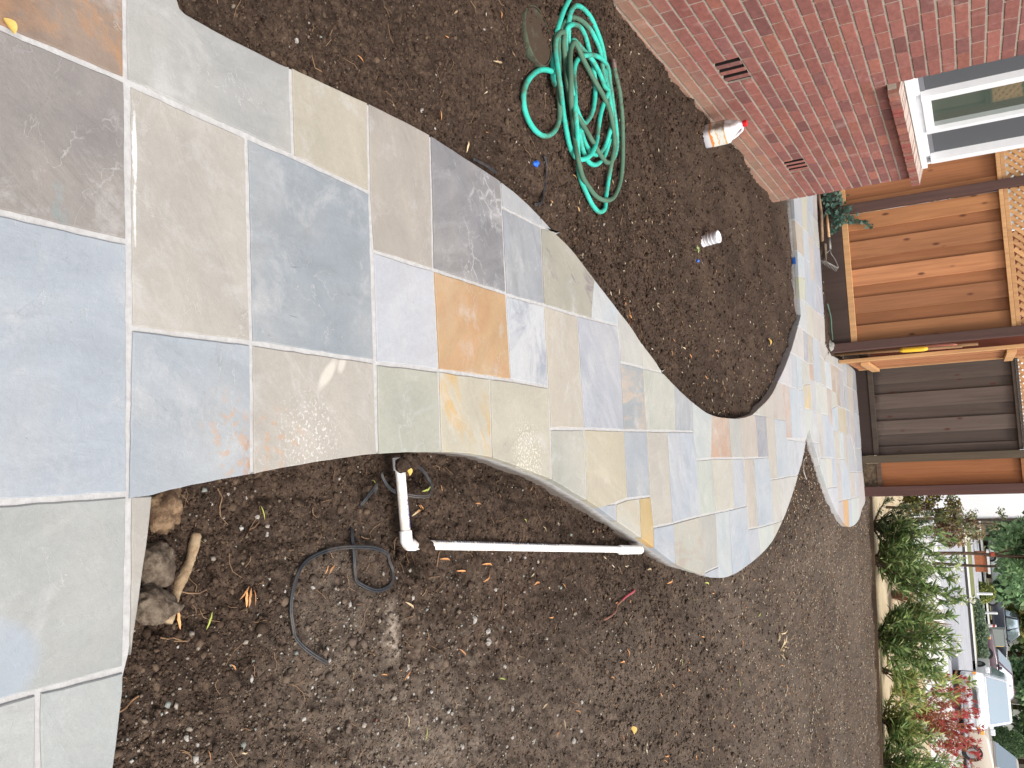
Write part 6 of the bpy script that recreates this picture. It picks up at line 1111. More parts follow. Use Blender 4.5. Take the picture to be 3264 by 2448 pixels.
for x0, x1, back, tn in edges:
    if back: board('fence_board', M_CEDAR, (x0 - .035, FY + .055, .235), (x1 + .035, FY + .073, 1.73), fence, (tn, tn * .93, tn * .88))
    else: board('fence_board', M_CEDAR, (x0 + (.006 if x0 > -2.43 else 0), FY + .034, .235), (x1, FY + .053, 1.73), fence, (tn, tn * random.uniform(.98, 1.03), tn * random.uniform(.94, 1.04)))
for a, b in ((-2.42, -1.026), (-3.65, -2.512)):
    board('bottom_rail', M_CEDARL, (a, FY - .005, .200), (b, FY + .032, .262), fence)
    board('top_rail', M_CEDARL, (a, FY - .012, 1.704), (b, FY + .032, 1.742), fence, 1.05)
    board('lattice_rail', M_CEDARL, (a, FY - .004, 1.744), (b, FY + .032, 1.786), fence, .92)
    lattice(fence, a + .002, b - .002, 1.79, 2.13, FY + .008, M_CEDARL)
    board('cap_rail', M_CEDARL, (a, FY - .015, 2.132), (b, FY + .05, 2.17), fence)
board('kickboard', M_KICK, (-3.65, FY - .002, -.06), (-1.026, FY + .03, .198), fence)
for x in (-2.512, -1.024):
    board('post', M_POST, (x, FY - .045, -.2), (x + .094, FY + .05, 2.24), fence, bevel=.006)
# gate leaf swung open, seen almost edge-on
GX = -.845
gate = empty('open_gate', (GX, 10.4, 0)); tag(gate, 'cedar gate leaf standing open edge-on beside the weathered fence', 'gate')
board('stile', M_CEDARL, (GX - .04, 10.40, .005), (GX - .002, 10.49, 1.90), gate, 1.05)
board('stile', M_CEDARL, (GX - .04, 11.74, .06), (GX - .002, 11.83, 1.90), gate, .9)
board('gate_rail', M_CEDARL, (GX - .001, 10.50, .22), (GX + .036, 11.73, .31), gate)
board('gate_rail', M_CEDARL, (GX - .001, 10.50, 1.66), (GX + .036, 11.73, 1.75), gate, 1.1)
for q in range(8):
    y = 10.495 + q * .155
    board('gate_board', M_CEDAR, (GX - .036, y, .06), (GX - .016 + .006 * (q % 2), y + .15, 1.88), gate, .95 + .1 * (q % 3))
# weathered fence behind the gate
GY = 11.95
gf = empty('weathered_fence', (-.3, GY, 0)); tag(gf, 'weathered dark grey board fence panel at the end of the path', 'fence')
ge = [-.95, -.664, -.535, -.346, -.197, -.022, .126, .245]
for i in range(7):
    bk = i % 2 == 1
    tn = (.80, .66, 1.0, .70, 1.06, .70, .98)[i]
    board('fence_board', M_GREY, (ge[i] - (.03 if bk else 0), GY + (.055 if bk else .034), .17), (ge[i + 1] + (.03 if bk else 0), GY + (.073 if bk else .053), 1.745), gf, tn)
board('kickboard', M_KICK, (-.95, GY, -.05), (.232, GY + .03, .138), gf, .6)
board('bottom_rail', M_GREYT, (-.95, GY - .012, .140), (.230, GY + .033, .200), gf, .75)
board('top_rail', M_GREYT, (-.95, GY - .008, 1.742), (.230, GY + .033, 1.785), gf, .8)
board('top_rail', M_GREYT, (-.95, GY - .02, 1.787), (.230, GY + .033, 1.812), gf, 1.0)
lattice(gf, -.95, .61, 1.818, 2.13, GY + .01, M_CEDARL)
board('post', M_GREYT, (.234, GY - .05, -.2), (.328, GY + .05, 1.812), gf, (1.1, 1.12, .98))
cf = empty('narrow_cedar_panel', (.47, GY, 0)); tag(cf, 'narrow reddish cedar fence panel between the grey post and the dark end post', 'fence')
board('fence_board', M_CEDAR, (.326, GY + .036, .19), (.480, GY + .050, 1.79), cf, (.84, .74, .66))
board('fence_board', M_CEDAR, (.472, GY + .051, .19), (.630, GY + .068, 1.79), cf, (.90, .78, .68))
board('bottom_rail', M_GREYT, (.332, GY - .005, .155), (.619, GY + .032, .212), cf, (1.25, 1.0, .85))
board('top_rail', M_CEDAR, (.332, GY - .006, 1.744), (.619, GY + .032, 1.80), cf, .8)
board('kickboard', plain('rotten_wood', (120, 100, 78), .9, .45, 25, .8, 40, dirt=(60, 50, 44), dirt_scale=14, dirt_amt=.8), (.332, GY + .0, -.06), (.619, GY + .03, .153), cf, bevel=0)
board('post', M_POST, (.622, GY - .06, -.2), (.746, GY + .06, 2.25), cf, (1.05, .95, .95), bevel=.006)
# things behind the gate opening
shed = empty('side_yard_shed', (-1.6, 12.3, 0)); tag(shed, 'dark red timber wall glimpsed through the gate opening', 'shed')
for q in range(7):
    board('wall_board', wood_material('redwood_dark', (120, 62, 44), (80, 40, 30), knots=False) if q == 0 else bpy.data.materials['redwood_dark'], (-2.4 + q * .21, 12.05, 0), (-2.195 + q * .21, 12.08, 2.4), shed, random.uniform(.8, 1.05))
def leaning_tool(name, label, x, y, c, h=1.5, lean=.12, gz=(.55, .95)):
    e = empty(name, (x, y, 0)); tag(e, label, 'tool', 'tools behind the gate')
    d = Vector((lean * .25, lean, h))
    put(MB().tube([(x, y, 0), tuple(Vector((x, y, 0)) + d)], .016, 10).build('handle', plain(name + '_wood', (150, 110, 72)), smooth=True), e)
    a = Vector((x, y, 0)) + d * gz[0]; b = Vector((x, y, 0)) + d * gz[1]
    put(MB().tube([tuple(a), tuple(a.lerp(b, .15)), tuple(a.lerp(b, .85)), tuple(b)], [.017, .027, .027, .017], 12).build('grip', plain(name + '_grip', c, .4, .04, k=.75), smooth=True), e)
    return e
leaning_tool('yellow_handled_tool', 'tool with a yellow grip leaning behind the dark gate post', -.928, 10.16, (240, 190, 50), 1.25, .10, (.52, .74))
leaning_tool('red_handled_tool', 'tool with a salmon red grip leaning behind the dark gate post', -.942, 10.30, (240, 150, 130), 1.40, .08, (.62, .86))
mb = MB().box((-1.10, 10.9, 0), (-.92, 11.3, .16)).box((-1.06, 10.95, .161), (-.95, 11.2, .26))
bl = mb.build('timber_blocks', plain('grey_block', (150, 140, 130), .8, .2), bevel=.008); tag(bl, 'grey timber blocks on the ground behind the gate post', 'timber')
# ---------------------------------------------------------------- garden hose
def hose_curve():
    P = np.array(HOSE); r = .0103
    g = soil_h(P[:, 0], P[:, 1], False)
    g = np.convolve(np.pad(g, 10, 'edge'), np.ones(21) / 21, 'valid')
    P[:, 2] += g + .003 + .016 * sstep(.94, 1.0, np.linspace(0, 1, len(P)))
    return catmull([tuple(p) for p in P], .010), r
def hose_material():
    t = NT('hose_rubber'); geo = t.n('NewGeometry'); p = (geo, 'Position')
    n1 = t.noise(4.0, 5, .6, p); n2 = t.noise(60, 5, .7, p); n3 = t.noise(9, 4, .6, p)
    c = t.ramp(n3, [(.3, alb((52, 196, 172), .62)), (.7, alb((78, 222, 200), .62))])
    dirt = t.math('ADD', t.math('MULTIPLY', n1, 1.0), t.math('MULTIPLY', n2, .28))
    at = t.n('Attribute', attribute_name='col')
    dirt = t.math('ADD', dirt, t.math('MULTIPLY', at.outputs['Fac'], .34))
    # grime stays on the underside and flanks
    nz = t.n('SeparateXYZ', {0: (geo, 'Normal')})
    dirt = t.math('SUBTRACT', dirt, t.math('MULTIPLY', nz.outputs[2], .08))
    f = t.ramp(dirt, [(.70, 0.0), (.86, .88)])
    c = t.mix(f, c, alb((96, 112, 88), .62))
    f2 = t.ramp(t.math('MULTIPLY', n2, n1), [(.33, 0.0), (.40, .75)])
    c = t.mix(f2, c, alb((92, 78, 64), .62))
    t.set('Base Color', c); t.set('Roughness', .68); t.set('Specular IOR Level', .25)
    t.set('Normal', t.bump(n2, .2, .003)); return t.m
HP, HR = hose_curve()
V, Fc = tube_mesh(HP, HR, 12)
# the last lengths thrown down were dragged through the mud
dirt_v = np.zeros(len(HP)); u = np.linspace(0, 1, len(HP))
dirt_v += sstep(.58, .62, u) * sstep(.69, .66, u) * .9 + sstep(.80, .83, u) * 1.0 - sstep(.985, 1.0, u) * .2 + sstep(.70, .72, u) * sstep(.78, .76, u) * .15
dirt_v += .34
dirt_v += sstep(.10, .16, u) * sstep(.22, .18, u) * .5
hz = mesh_np('garden_hose', np.array([tuple(v) for v in V]), Fc, hose_material(), smooth=True, vcol=np.repeat(dirt_v, 12)[:, None].repeat(3, 1))
tag(hz, 'long turquoise garden hose lying in a muddy tangled coil', 'hose')
e0, e1 = Vector(HP[-1]), Vector(HP[-1] - HP[-4]).normalized()
mb = MB(); mb.tube([e0 - e1 * .006, e0, e0 + e1 * .004, e0 + e1 * .022, e0 + e1 * .024, e0 + e1 * .034], [.011, .0135, .0138, .0138, .0115, .0115], 14)
o = mb.build('hose_fitting', plain('brass_dirty', (112, 92, 84), .5, .2, metal=.3), hz, smooth=False)

# ---------------------------------------------------------------- round valve lid half buried in the bed
def grime(name, c, c2, s=18, lo=.45, hi=.6, k=K, rough=.85):
    t = NT(name); p = (t.n('NewGeometry'), 'Position'); n = t.noise(s, 7, .7, p)
    c_ = t.mix(t.ramp(n, [(lo, 0.0), (hi, 1.0)]), alb(c, k), alb(c2, k)); t.set('Base Color', c_); t.set('Roughness', rough); t.set('Specular IOR Level', .2)
    t.set('Normal', t.bump(t.noise(120, 7, .7, p), .9, .008)); return t.m
lx, ly = -1.510, 2.775
lz = soil_z(lx, ly)
lz = float(np.mean(soil_h(np.array([lx + .1 * math.cos(a) for a in np.linspace(0, 6.28, 24)]), np.array([ly + .1 * math.sin(a) for a in np.linspace(0, 6.28, 24)])))) + .006
lid = empty('valve_lid', (lx, ly, lz)); tag(lid, 'round muddy green valve box lid beside the hose', 'lid')
o = MB().lathe([(.101, -.02), (.101, .003), (.098, .006), (.0, .007)], n=48, caps=False).build('cover', grime('lid_mud', (88, 73, 60), (106, 108, 90), 14, .58, .72), lid)
o = MB().lathe([(.1025, -.03), (.1075, -.03), (.1085, .004), (.106, .008), (.1025, .007)], n=48, caps=False).build('rim', grime('lid_rim', (98, 108, 88), (86, 76, 62), 22), lid, smooth=True)

# ---------------------------------------------------------------- white jug by the wall
def rrect(w, d, r, n=5):
    out = []
    for cx, cy, a0 in ((w - r, d - r, 0), (-w + r, d - r, 90), (-w + r, -d + r, 180), (w - r, -d + r, 270)):
        for k in range(n + 1):
            a = R(a0 + 90 * k / n); out.append((cx + r * math.cos(a), cy + r * math.sin(a)))
    return out
def loft(rings, caps=True):
    n = len(rings[0]); V = [p for r_ in rings for p in r_]; Fc = []
    for i in range(len(rings) - 1):
        for k in range(n): Fc.append((i * n + k, i * n + (k + 1) % n, (i + 1) * n + (k + 1) % n, (i + 1) * n + k))
    if caps: Fc.append(list(range(n))[::-1]); Fc.append([(len(rings) - 1) * n + k for k in range(n)])
    return V, Fc
jx, jy = -1.885, 5.20
jz = soil_z(jx, jy) - .004
jug = empty('plastic_jug', (jx, jy, jz), R(52)); jug.rotation_euler = (R(-2), R(0), R(52)); tag(jug, 'dirty white plastic jug with red cap and orange label by the brick wall', 'jug')
prof = [(.052, .0, .045, .016, 0), (.059, .006, .051, .02, 0), (.060, .06, .052, .02, 0), (.060, .140, .052, .02, 0), (.059, .152, .051, .022, 0), (.052, .166, .048, .026, -.006), (.042, .184, .042, .03, -.014), (.032, .206, .034, .028, -.022), (.022, .226, .024, .021, -.026), (.017, .238, .017, .016, -.027), (.0165, .250, .0165, .016, -.027)]
rings = []
for w, z, d, r_, sh in prof:                              # neck sits back from the handle side
    rings.append([(x + float(sh), y, z) for x, y in rrect(w, d, min(r_, d - .001, w - .001), 6)])
V, Fc = loft(rings)
def jug_material():
    t = NT('jug_plastic'); tc = t.n('TexCoord'); v = (tc, 'Object'); n = t.noise(16, 6, .65, v)
    sx = t.n('SeparateXYZ', {0: v})
    f = t.math('ADD', t.math('MULTIPLY', sx.outputs[0], -7.0), n)
    c = t.mix(t.ramp(f, [(.82, 0.0), (1.15, .75)]), alb((236, 234, 238), .72), alb((150, 132, 116), .7))
    c = t.mix(t.ramp(t.noise(40, 4, .6, v), [(.62, 0.0), (.7, .3)]), c, alb((190, 180, 172), .7))
    t.set('Base Color', c); t.set('Roughness', .45); t.set('Specular IOR Level', .4); t.set('Subsurface Weight', .08); return t.m
M_JUG = jug_material()
mesh_np('body', np.array(V), Fc, M_JUG, jug, smooth=True)
hp = catmull([(-.020, 0, .234), (.002, 0, .233), (.016, 0, .226), (.034, 0, .200), (.052, 0, .170), (.050, 0, .146)], .006)
mesh_np('handle', np.array([tuple(v) for v in tube_mesh(hp, .0098, 10, True, .8)[0]]), tube_mesh(hp, .0098, 10, True, .8)[1], M_JUG, jug, smooth=True)
def label_material():
    t = NT('jug_label'); v = (t.n('TexCoord'), 'Object'); sx = t.n('SeparateXYZ', {0: v})
    wob = t.math('MULTIPLY', t.noise(34, 3, .6, v), .030)
    z = t.math('ADD', sx.outputs[2], wob)
    c = t.ramp(t.n('MapRange', {'Value': z, 'From Min': .048, 'From Max': .175}), [(0.0, alb((236, 160, 60), .7)), (.10, alb((230, 140, 50), .7)), (.20, alb((232, 228, 218), .7)), (.40, alb((226, 222, 208), .7)), (.42, alb((232, 170, 80), .7)), (.46, alb((224, 222, 212), .7)), (.72, alb((216, 212, 196), .7)), (.76, alb((232, 178, 84), .7)), (.82, alb((214, 212, 198), .7))], 'CONSTANT')
    tx = t.ramp(t.noise(1, 2, .5, t.n('Mapping', {'Vector': v, 'Scale': (40, 40, 260)})), [(.60, 0.0), (.64, .6)])
    msk = t.n('MapRange', {'Value': sx.outputs[2], 'From Min': .09, 'From Max': .091}); msk.clamp = True
    c = t.mix(t.math('MULTIPLY', tx, msk), c, alb((120, 120, 126), .7))
    fd = t.math('ADD', t.math('MULTIPLY', sx.outputs[0], -7.5), t.noise(14, 6, .7, v))
    c = t.mix(t.ramp(fd, [(.86, 0.0), (1.1, .8)]), c, alb((128, 108, 92), .7))
    t.set('Base Color', c); t.set('Roughness', .6); return t.m
rings = [[(x, y, z) for x, y in rrect(.0612, .0532, .021, 6)] for z in (.045, .10, .138)]
V, Fc = loft(rings, False); mesh_np('label', np.array(V), Fc, label_material(), jug, smooth=True)
MB().lathe([(.019, .243), (.0195, .245), (.0195, .266), (.018, .268), (.0, .268)], (-.027, 0, 0), 20, caps=False).build('cap', plain('red_cap', (214, 34, 44), .4, .05, k=.8), jug, smooth=False)

# ---------------------------------------------------------------- upturned white cup
cxx, cyy = -1.222, 5.13
cup = empty('plastic_cup', (cxx, cyy, soil_z(cxx, cyy) - .012)); cup.rotation_euler = (R(7), R(-6), 0)
tag(cup, 'white ribbed plastic cup standing upturned in the soil', 'cup')
pr = [(.030, -.01), (.0315, .012), (.0345, .0125), (.0345, .022), (.0338, .0225)]
z = .0225
for k in range(4):
    r0 = .0338 + .0005 * k
    pr += [(r0, z), (r0 + .0003, z + .017), (r0 + .0014, z + .018), (r0 + .0014, z + .0205), (r0 + .0004, z + .0212)]; z += .0215
pr += [(.0366, z), (.0372, z + .004), (.0372, z + .012), (.0355, z + .015), (.0335, z + .0152), (.0328, z + .0125), (.0, z + .012)]
def scaled(p, f): return [(r_ * f, z_) for r_, z_ in p]
MB().lathe(scaled(pr, 1.0), n=36, caps=False).build('wall', plain('cup_plastic', (244, 242, 246), .45, .03, 20, k=.76, dirt=(206, 188, 172), dirt_scale=9, dirt_amt=.35), cup, smooth=True)

# ---------------------------------------------------------------- white irrigation pipe
M_PVC = plain('pvc', (252, 250, 246), .4, .02, 14, k=.80, spec=.45, dirt=(206, 178, 150), dirt_scale=11, dirt_amt=.5)
M_PVCB = plain('pvc_fitting', (250, 248, 248), .42, .03, 18, k=.80, dirt=(178, 156, 136), dirt_scale=22, dirt_amt=.7)
pipe = empty('irrigation_pipe', (PT['elbow'][0], PT['elbow'][1], -.05)); tag(pipe, 'white plastic irrigation pipe with elbow lying in its open trench', 'pipe')
def pp(n, z): return Vector((PT[n][0], PT[n][1], z))
PA0, EL, PB0, PB1, CE = pp('pipeA0', -.058), pp('elbow', -.052), pp('pipeB0', -.045), pp('pipeB1', -.043), pp('coupEnd', -.042)
def pipe_run(name, a, b, r_, mat, n=2, hollow=False):
    prof_ = [(r_, 0), (r_, 1)]
    pts = [a.lerp(b, k / n) for k in range(n + 1)]
    mb = MB().tube(pts, r_, 20, caps=not hollow)
    if hollow: mb.tube(pts, r_ * .80, 20, caps=False)
    return put(mb.build(name, mat, smooth=True), pipe)
for o in (pipe_run('pipe_length', PA0, EL, .0134, M_PVC), pipe_run('pipe_length', EL, CE - (CE - PB1) * .4, .0134, M_PVC)):
    m_ = o.modifiers.new('edge', 'EDGE_SPLIT')
da = (EL - PA0).normalized(); db = (CE - EL).normalized()
o = put(MB().tube([EL - da * .036, EL - da * .008, EL + (db - da) * .004, EL + db * .008, EL + db * .036], .0168, 20).build('elbow_fitting', M_PVCB, smooth=True), pipe); o.modifiers.new('edge', 'EDGE_SPLIT')
o = put(MB().tube([PB1, PB1.lerp(CE, .5), CE], [.0198, .0190, .0198], 22).build('coupling', M_PVCB, smooth=True), pipe); o.modifiers.new('edge', 'EDGE_SPLIT')
o = put(MB().tube([pp('pipeA0', -.060) - da * .03, pp('pipeA0', -.060) + da * .004], .0165, 20).build('tee_fitting', M_PVCB, smooth=True), pipe); o.modifiers.new('edge', 'EDGE_SPLIT')
def lettering(body, size, origin, along, normal, mat, parent, name='lettering'):
    cu = bpy.data.curves.new(name, 'FONT'); cu.body = body; cu.size = size; cu.align_x = 'LEFT'; cu.align_y = 'CENTER'; cu.extrude = .0001
    cu.materials.append(mat)
    o = bpy.data.objects.new(name, cu); link(o)
    x = Vector(along).normalized(); zv = Vector(normal).normalized(); y = zv.cross(x).normalized(); zv = x.cross(y)
    mm = Matrix((x, y, zv)).transposed().to_4x4(); mm.translation = origin
    bpy.context.view_layer.update(); me = bpy.data.meshes.new_from_object(o.evaluated_get(bpy.context.evaluated_depsgraph_get())); bpy.data.objects.remove(o); o = bpy.data.objects.new(name, me); link(o)
    o.matrix_world = mm
    o.parent = parent; o.matrix_parent_inverse = Matrix.Translation(-Vector(parent.location))
    return o
M_INK = plain('blue_ink', (66, 70, 140), .6, .0); M_INKD = plain('dark_ink', (92, 96, 110), .6, .0)
lettering('3/4 QUE/LINE', .013, PA0.lerp(EL, .40) + Vector((0, .003, .0136)), da, (0, .12, 1), M_INK, pipe)
mb = MB()                                     # print on the long run, too small to read
for k in range(64):
    s = .03 + k * .0125 + random.uniform(-.002, .002)
    if k % 9 == 8: continue
    c = EL + db * (s + .10) + Vector((-.0107, 0, .0094)); mb.obox(c, db * random.uniform(.002, .0045), Vector((.6, 0, .8)) * .0022, Vector((-.8, 0, .6)) * .0006)
put(mb.build('pipe_print', M_INKD), pipe)

# ---------------------------------------------------------------- black low-voltage cable
M_CABLE = plain('black_cable', (44, 46, 50), .5, .15, 40, k=.7, spec=.4, dirt=(100, 88, 78), dirt_scale=14, dirt_amt=.4)
def cable(key, label, lift, r_=.0028):
    P = catmull([(x, y, 0) for x, y in WIRES[key]], .008)
    n = len(P); u_ = np.linspace(0, 1, n)
    P[:, 2] = soil_h(P[:, 0], P[:, 1], False) + r_ + lift(u_)
    # a flat twin cable: two strands side by side
    t_ = np.gradient(P[:, :2], axis=0); t_ /= np.linalg.norm(t_, axis=1)[:, None] + 1e-9
    nrm = np.stack([-t_[:, 1], t_[:, 0], np.zeros(n)], -1)
    a = MB().tube(P + nrm * r_ * .85, r_, 8).tube(P - nrm * r_ * .85, r_, 8)
    o = a.build('black_cable', M_CABLE, smooth=True); tag(o, label, 'cable', 'black cables lying by the path')
    return o
cable('A', 'black twin cable curling in a big open loop on the soil', lambda u: .006 + .016 * np.exp(-((u - .50) / .05) ** 2) - .02 * sstep(.97, 1, u))
cable('B', 'short hump of black cable rising from soil near the pipe', lambda u: .028 * np.sin(np.clip(u, 0, 1) * PI) - .008)
cable('C', 'loop of black cable crossing over the white pipe', lambda u: .045 - .01 * u)
cable('D', 'curved piece of black cable between the hose and the path', lambda u: .004 + 0 * u, .0030)
cable('E', 'thin black cable end hugging the stone edge near the hose', lambda u: .030 + 0 * u, .0026)

# ---------------------------------------------------------------- stick, stones, twigs
def lump(name, loc, size, mat, seed, rough=.16, squash=(1, 1, .8), sub=3):
    bm = bmesh.new(); bmesh.ops.create_icosphere(bm, subdivisions=sub, radius=1)
    rs = np.random.default_rng(seed); o3 = rs.uniform(0, 50, 3)
    for v in bm.verts:
        c = v.co
        f = 1 + rough * 2.2 * (float(vnoise(np.array([c.x * 1.6 + o3[0] + c.z]), np.array([c.y * 1.6 + o3[1] - c.z]), seed)[0]) - .5) + rough * 1.0 * (float(vnoise(np.array([c.x * 4.5 + o3[1]]), np.array([c.y * 4.5 + c.z * 3 + o3[2]]), seed + 3)[0]) - .5) + rough * .5 * (float(vnoise(np.array([c.x * 11 + c.z * 7]), np.array([c.y * 11 + o3[0]]), seed + 5)[0]) - .5)
        v.co = Vector((c.x * squash[0], c.y * squash[1], c.z * squash[2])) * f * size
    me = bpy.data.meshes.new(name); bm.to_mesh(me); bm.free(); me.materials.append(mat)
    me.polygons.foreach_set('use_smooth', np.ones(len(me.polygons), bool))
    o = bpy.data.objects.new(name, me); o.location = loc; o.rotation_euler = (0, 0, rs.uniform(0, 6)); return link(o)
M_CLAY = grime('clay', (120, 94, 72), (176, 146, 114), 34)
M_ROCK = grime('fieldstone', (104, 88, 74), (146, 130, 112), 40)
for i, (nm, lab, sz, mt_, sq) in enumerate((('rock1', 'brown clay lump tucked under the path edge beside the stick', .040, M_CLAY, (1.15, .9, .8)), ('rock2', 'pointed grey brown stone middle of three at the path edge', .034, M_ROCK, (1.0, 1.15, .85)), ('rock3', 'rounded grey brown stone at the path edge by the stick end', .036, M_ROCK, (1.25, .9, .85)))):
    x, y = PT[nm]
    o = lump('rock', (x, y - .006, soil_z(x, y) + .012), sz, mt_, 40 + i, .42 if i == 0 else .26, sq, 4); tag(o, lab, 'rock', 'rocks under the path edge')
a, b = Vector((*PT['stick0'], soil_z(*PT['stick0']) + .012)), Vector((*PT['stick1'], soil_z(*PT['stick1']) + .016))
pts = catmull([tuple(a), tuple(a.lerp(b, .3) + Vector((.004, .004, .001))), tuple(a.lerp(b, .6) + Vector((-.002, -.002, .002))), tuple(b)], .004)
rad = [.0095 + .0022 * i / len(pts) + random.uniform(-.0007, .0007) + .0012 * math.sin(i * .35) for i in range(len(pts))]
def bark_material():
    t = NT('pale_bark'); v = (t.n('NewGeometry'), 'Position'); n = t.noise(30, 7, .7, v); n2 = t.noise(110, 5, .7, v)
    c = t.ramp(n, [(.32, alb((112, 88, 66))), (.46, alb((178, 148, 112))), (.66, alb((216, 190, 152)))]); c = t.mix(t.ramp(n2, [(.6, 0.0), (.68, .7)]), c, alb((96, 74, 56)))
    t.set('Base Color', c); t.set('Roughness', .85); t.set('Normal', t.bump(n2, .7, .004)); return t.m
M_BARK = bark_material()
o = MB().tube(pts, rad, 14).build('stick', M_BARK, smooth=True); tag(o, 'thick pale stick lying beside the path edge', 'stick')
a, b = PT['redstick0'], PT['redstick1']
P = catmull([(a[0], a[1], 0), (a[0] * .7 + b[0] * .3 + .012, a[1] * .7 + b[1] * .3, 0), (a[0] * .4 + b[0] * .6 - .006, a[1] * .4 + b[1] * .6, 0), (b[0], b[1], 0)], .008)
P[:, 2] = soil_h(P[:, 0], P[:, 1], False) + .010
tw = MB().tube(P[:len(P) * 6 // 10], .0042, 8).build('twig', plain('twig_brown', (150, 104, 84), .7, .2)); tag(tw, 'crooked twig with a pink red end on open soil', 'twig')
put(MB().tube(P[len(P) * 6 // 10 - 1:], .0046, 8).build('red_end', plain('twig_red', (206, 92, 104), .7, .2)), tw, Matrix.Identity(4))
P = catmull([tuple((*W_, 0)) for W_ in ((.33, .92), (.345, .99), (.35, 1.04), (.335, 1.075))], .006); P[:, 0] += .055; P[:, 2] = soil_h(P[:, 0], P[:, 1], False) + .006
o = MB().tube(P, .0016, 6).build('root', plain('root_pale', (170, 128, 92), .8, .2)); tag(o, 'thin pale root trailing along the near path edge', 'root')

LANDMARKS = (((.20, 1.18), 'the stick'), ((.33, 1.52), 'the big cable loop'), ((.15, 1.9), 'the pipe elbow'), ((.33, 2.7), 'the long white pipe'), ((.62, 3.4), 'the red ended twig'), ((.72, 4.9), 'the outer bend of the path'), ((1.39, 6.26), 'the dry leaf clump'), ((.3, 8.0), 'the wedge of soil'), ((-1.35, 3.3), 'the hose coil'), ((-1.05, 1.9), 'the near path edge by the hose'), ((-1.22, 5.1), 'the white cup'), ((-1.88, 5.3), 'the white jug'), ((-.35, 4.6), 'the inner bend of the path'), ((-1.6, 7.9), 'the far corner of the enclosed soil'), ((1.0, 2.2), 'the gravelly patch'), ((.65, 1.35), 'the near corner of the bed'), ((1.9, 4.2), 'the open outer soil'), ((2.6, 8.5), 'the far edging'))
def near(x, y): return min(LANDMARKS, key=lambda l: math.dist(l[0], (x, y)) / (.5 + .12 * y))[1]
M_RUB = [grime('rubble_pale', (186, 178, 168), (214, 208, 200), 30), plain('rubble_dark', (78, 84, 92), .8, .2), plain('rubble_pink', (186, 110, 100), .8, .2)]
RUBM = {}
for i, (x, y, r_, c) in enumerate(RUBBLE):
    r_ = min(max(r_, .004), .024) * .62
    o = lump('rubble_chunk', (x, y, soil_z(x, y) + r_ * .35), r_, M_RUB[c], 100 + i, .34, (1.2, .85, .75), 2)
    o.data.polygons.foreach_set('use_smooth', np.zeros(len(o.data.polygons), bool))
    if c == 1: tag(o, 'small blue black stone on the near soil', 'stone')
    elif c == 2: tag(o, 'pinkish brick fragment half sunk in the soil', 'fragment')
    else: tag(o, 'pale rubble chunk on the soil by ' + near(x, y), 'rubble', 'pale rubble by ' + near(x, y))
CLODS += [(EL.x + .004, EL.y + .052, .040), (EL.x + .016, EL.y + .075, .028), (EL.x - .018, EL.y + .040, .026), (PA0.x - .012, PA0.y - .02, .034), (PA0.x - .018, PA0.y + .025, .030), (PA0.x - .03, PA0.y, .03)]
for i, (x, y, r_) in enumerate(CLODS):
    zl = -.034 if i >= len(CLODS) - 6 else None
    o = lump('soil_clod', (x, y, soil_z(x, y) + r_ * .15 if zl is None else zl), min(r_, .034) * .72, M_SOIL, 300 + i, .30, (1.1, .9, .75), 3)
    tag(o, 'lump of dug earth by ' + near(x, y), 'clod', 'earth clods by ' + near(x, y))

# ---------------------------------------------------------------- fallen leaves
def leaf_mesh(name, mat, n=7, curl=.18, bend=.15, w=.16, seed=0):
    rs = np.random.default_rng(seed); V = []; Fc = []
    for i in range(n):
        s = i / (n - 1); ww = w * math.sin(PI * min(1, s * .92 + .04)) ** .8 * (1 if s < .98 else .2)
        y = bend * math.sin(s * PI) * rs.uniform(.6, 1.2); z = curl * math.sin(s * PI) * .5
        V += [(s, y - ww / 2, z + ww * .35), (s, y, z), (s, y + ww / 2, z + ww * .30)]
    for i in range(n - 1):
        for k in range(2):
            a = i * 3 + k; Fc.append((a, a + 3, a + 4, a + 1))
    me = bpy.data.meshes.new(name); me.from_pydata(V, [], Fc); me.materials.append(mat); me.update()
    me.polygons.foreach_set('use_smooth', np.ones(len(me.polygons), bool)); return me
def leafmat(name, c):
    t = NT(name); oi = t.n('ObjectInfo'); v = (t.n('TexCoord'), 'Object'); n = t.noise(5, 4, .6, v)
    cc = t.ramp(t.math('ADD', t.math('MULTIPLY', n, .5), t.math('MULTIPLY', oi.outputs['Random'], .5)), [(.2, alb(tuple(x * .78 for x in c), .7)), (.8, alb(tuple(min(255, x * 1.1) for x in c), .7))])
    t.set('Base Color', cc); t.set('Roughness', .65); return t.m
LM = {'o': leafmat('leaf_orange', (222, 156, 96)), 'g': leafmat('leaf_green', (170, 178, 84)), 'y': leafmat('leaf_yellow', (232, 190, 96)), 't': leafmat('leaf_tan', (216, 190, 150))}
LMESH = {k: [leaf_mesh('fallen_leaf', LM[k], seed=s, bend=b, curl=c, w=w) for s, (b, c, w) in enumerate(((.06, .10, .13), (-.07, .14, .15), (.03, .06, .11), (.10, .15, .16)))] for k in ('o', 'g', 't')}
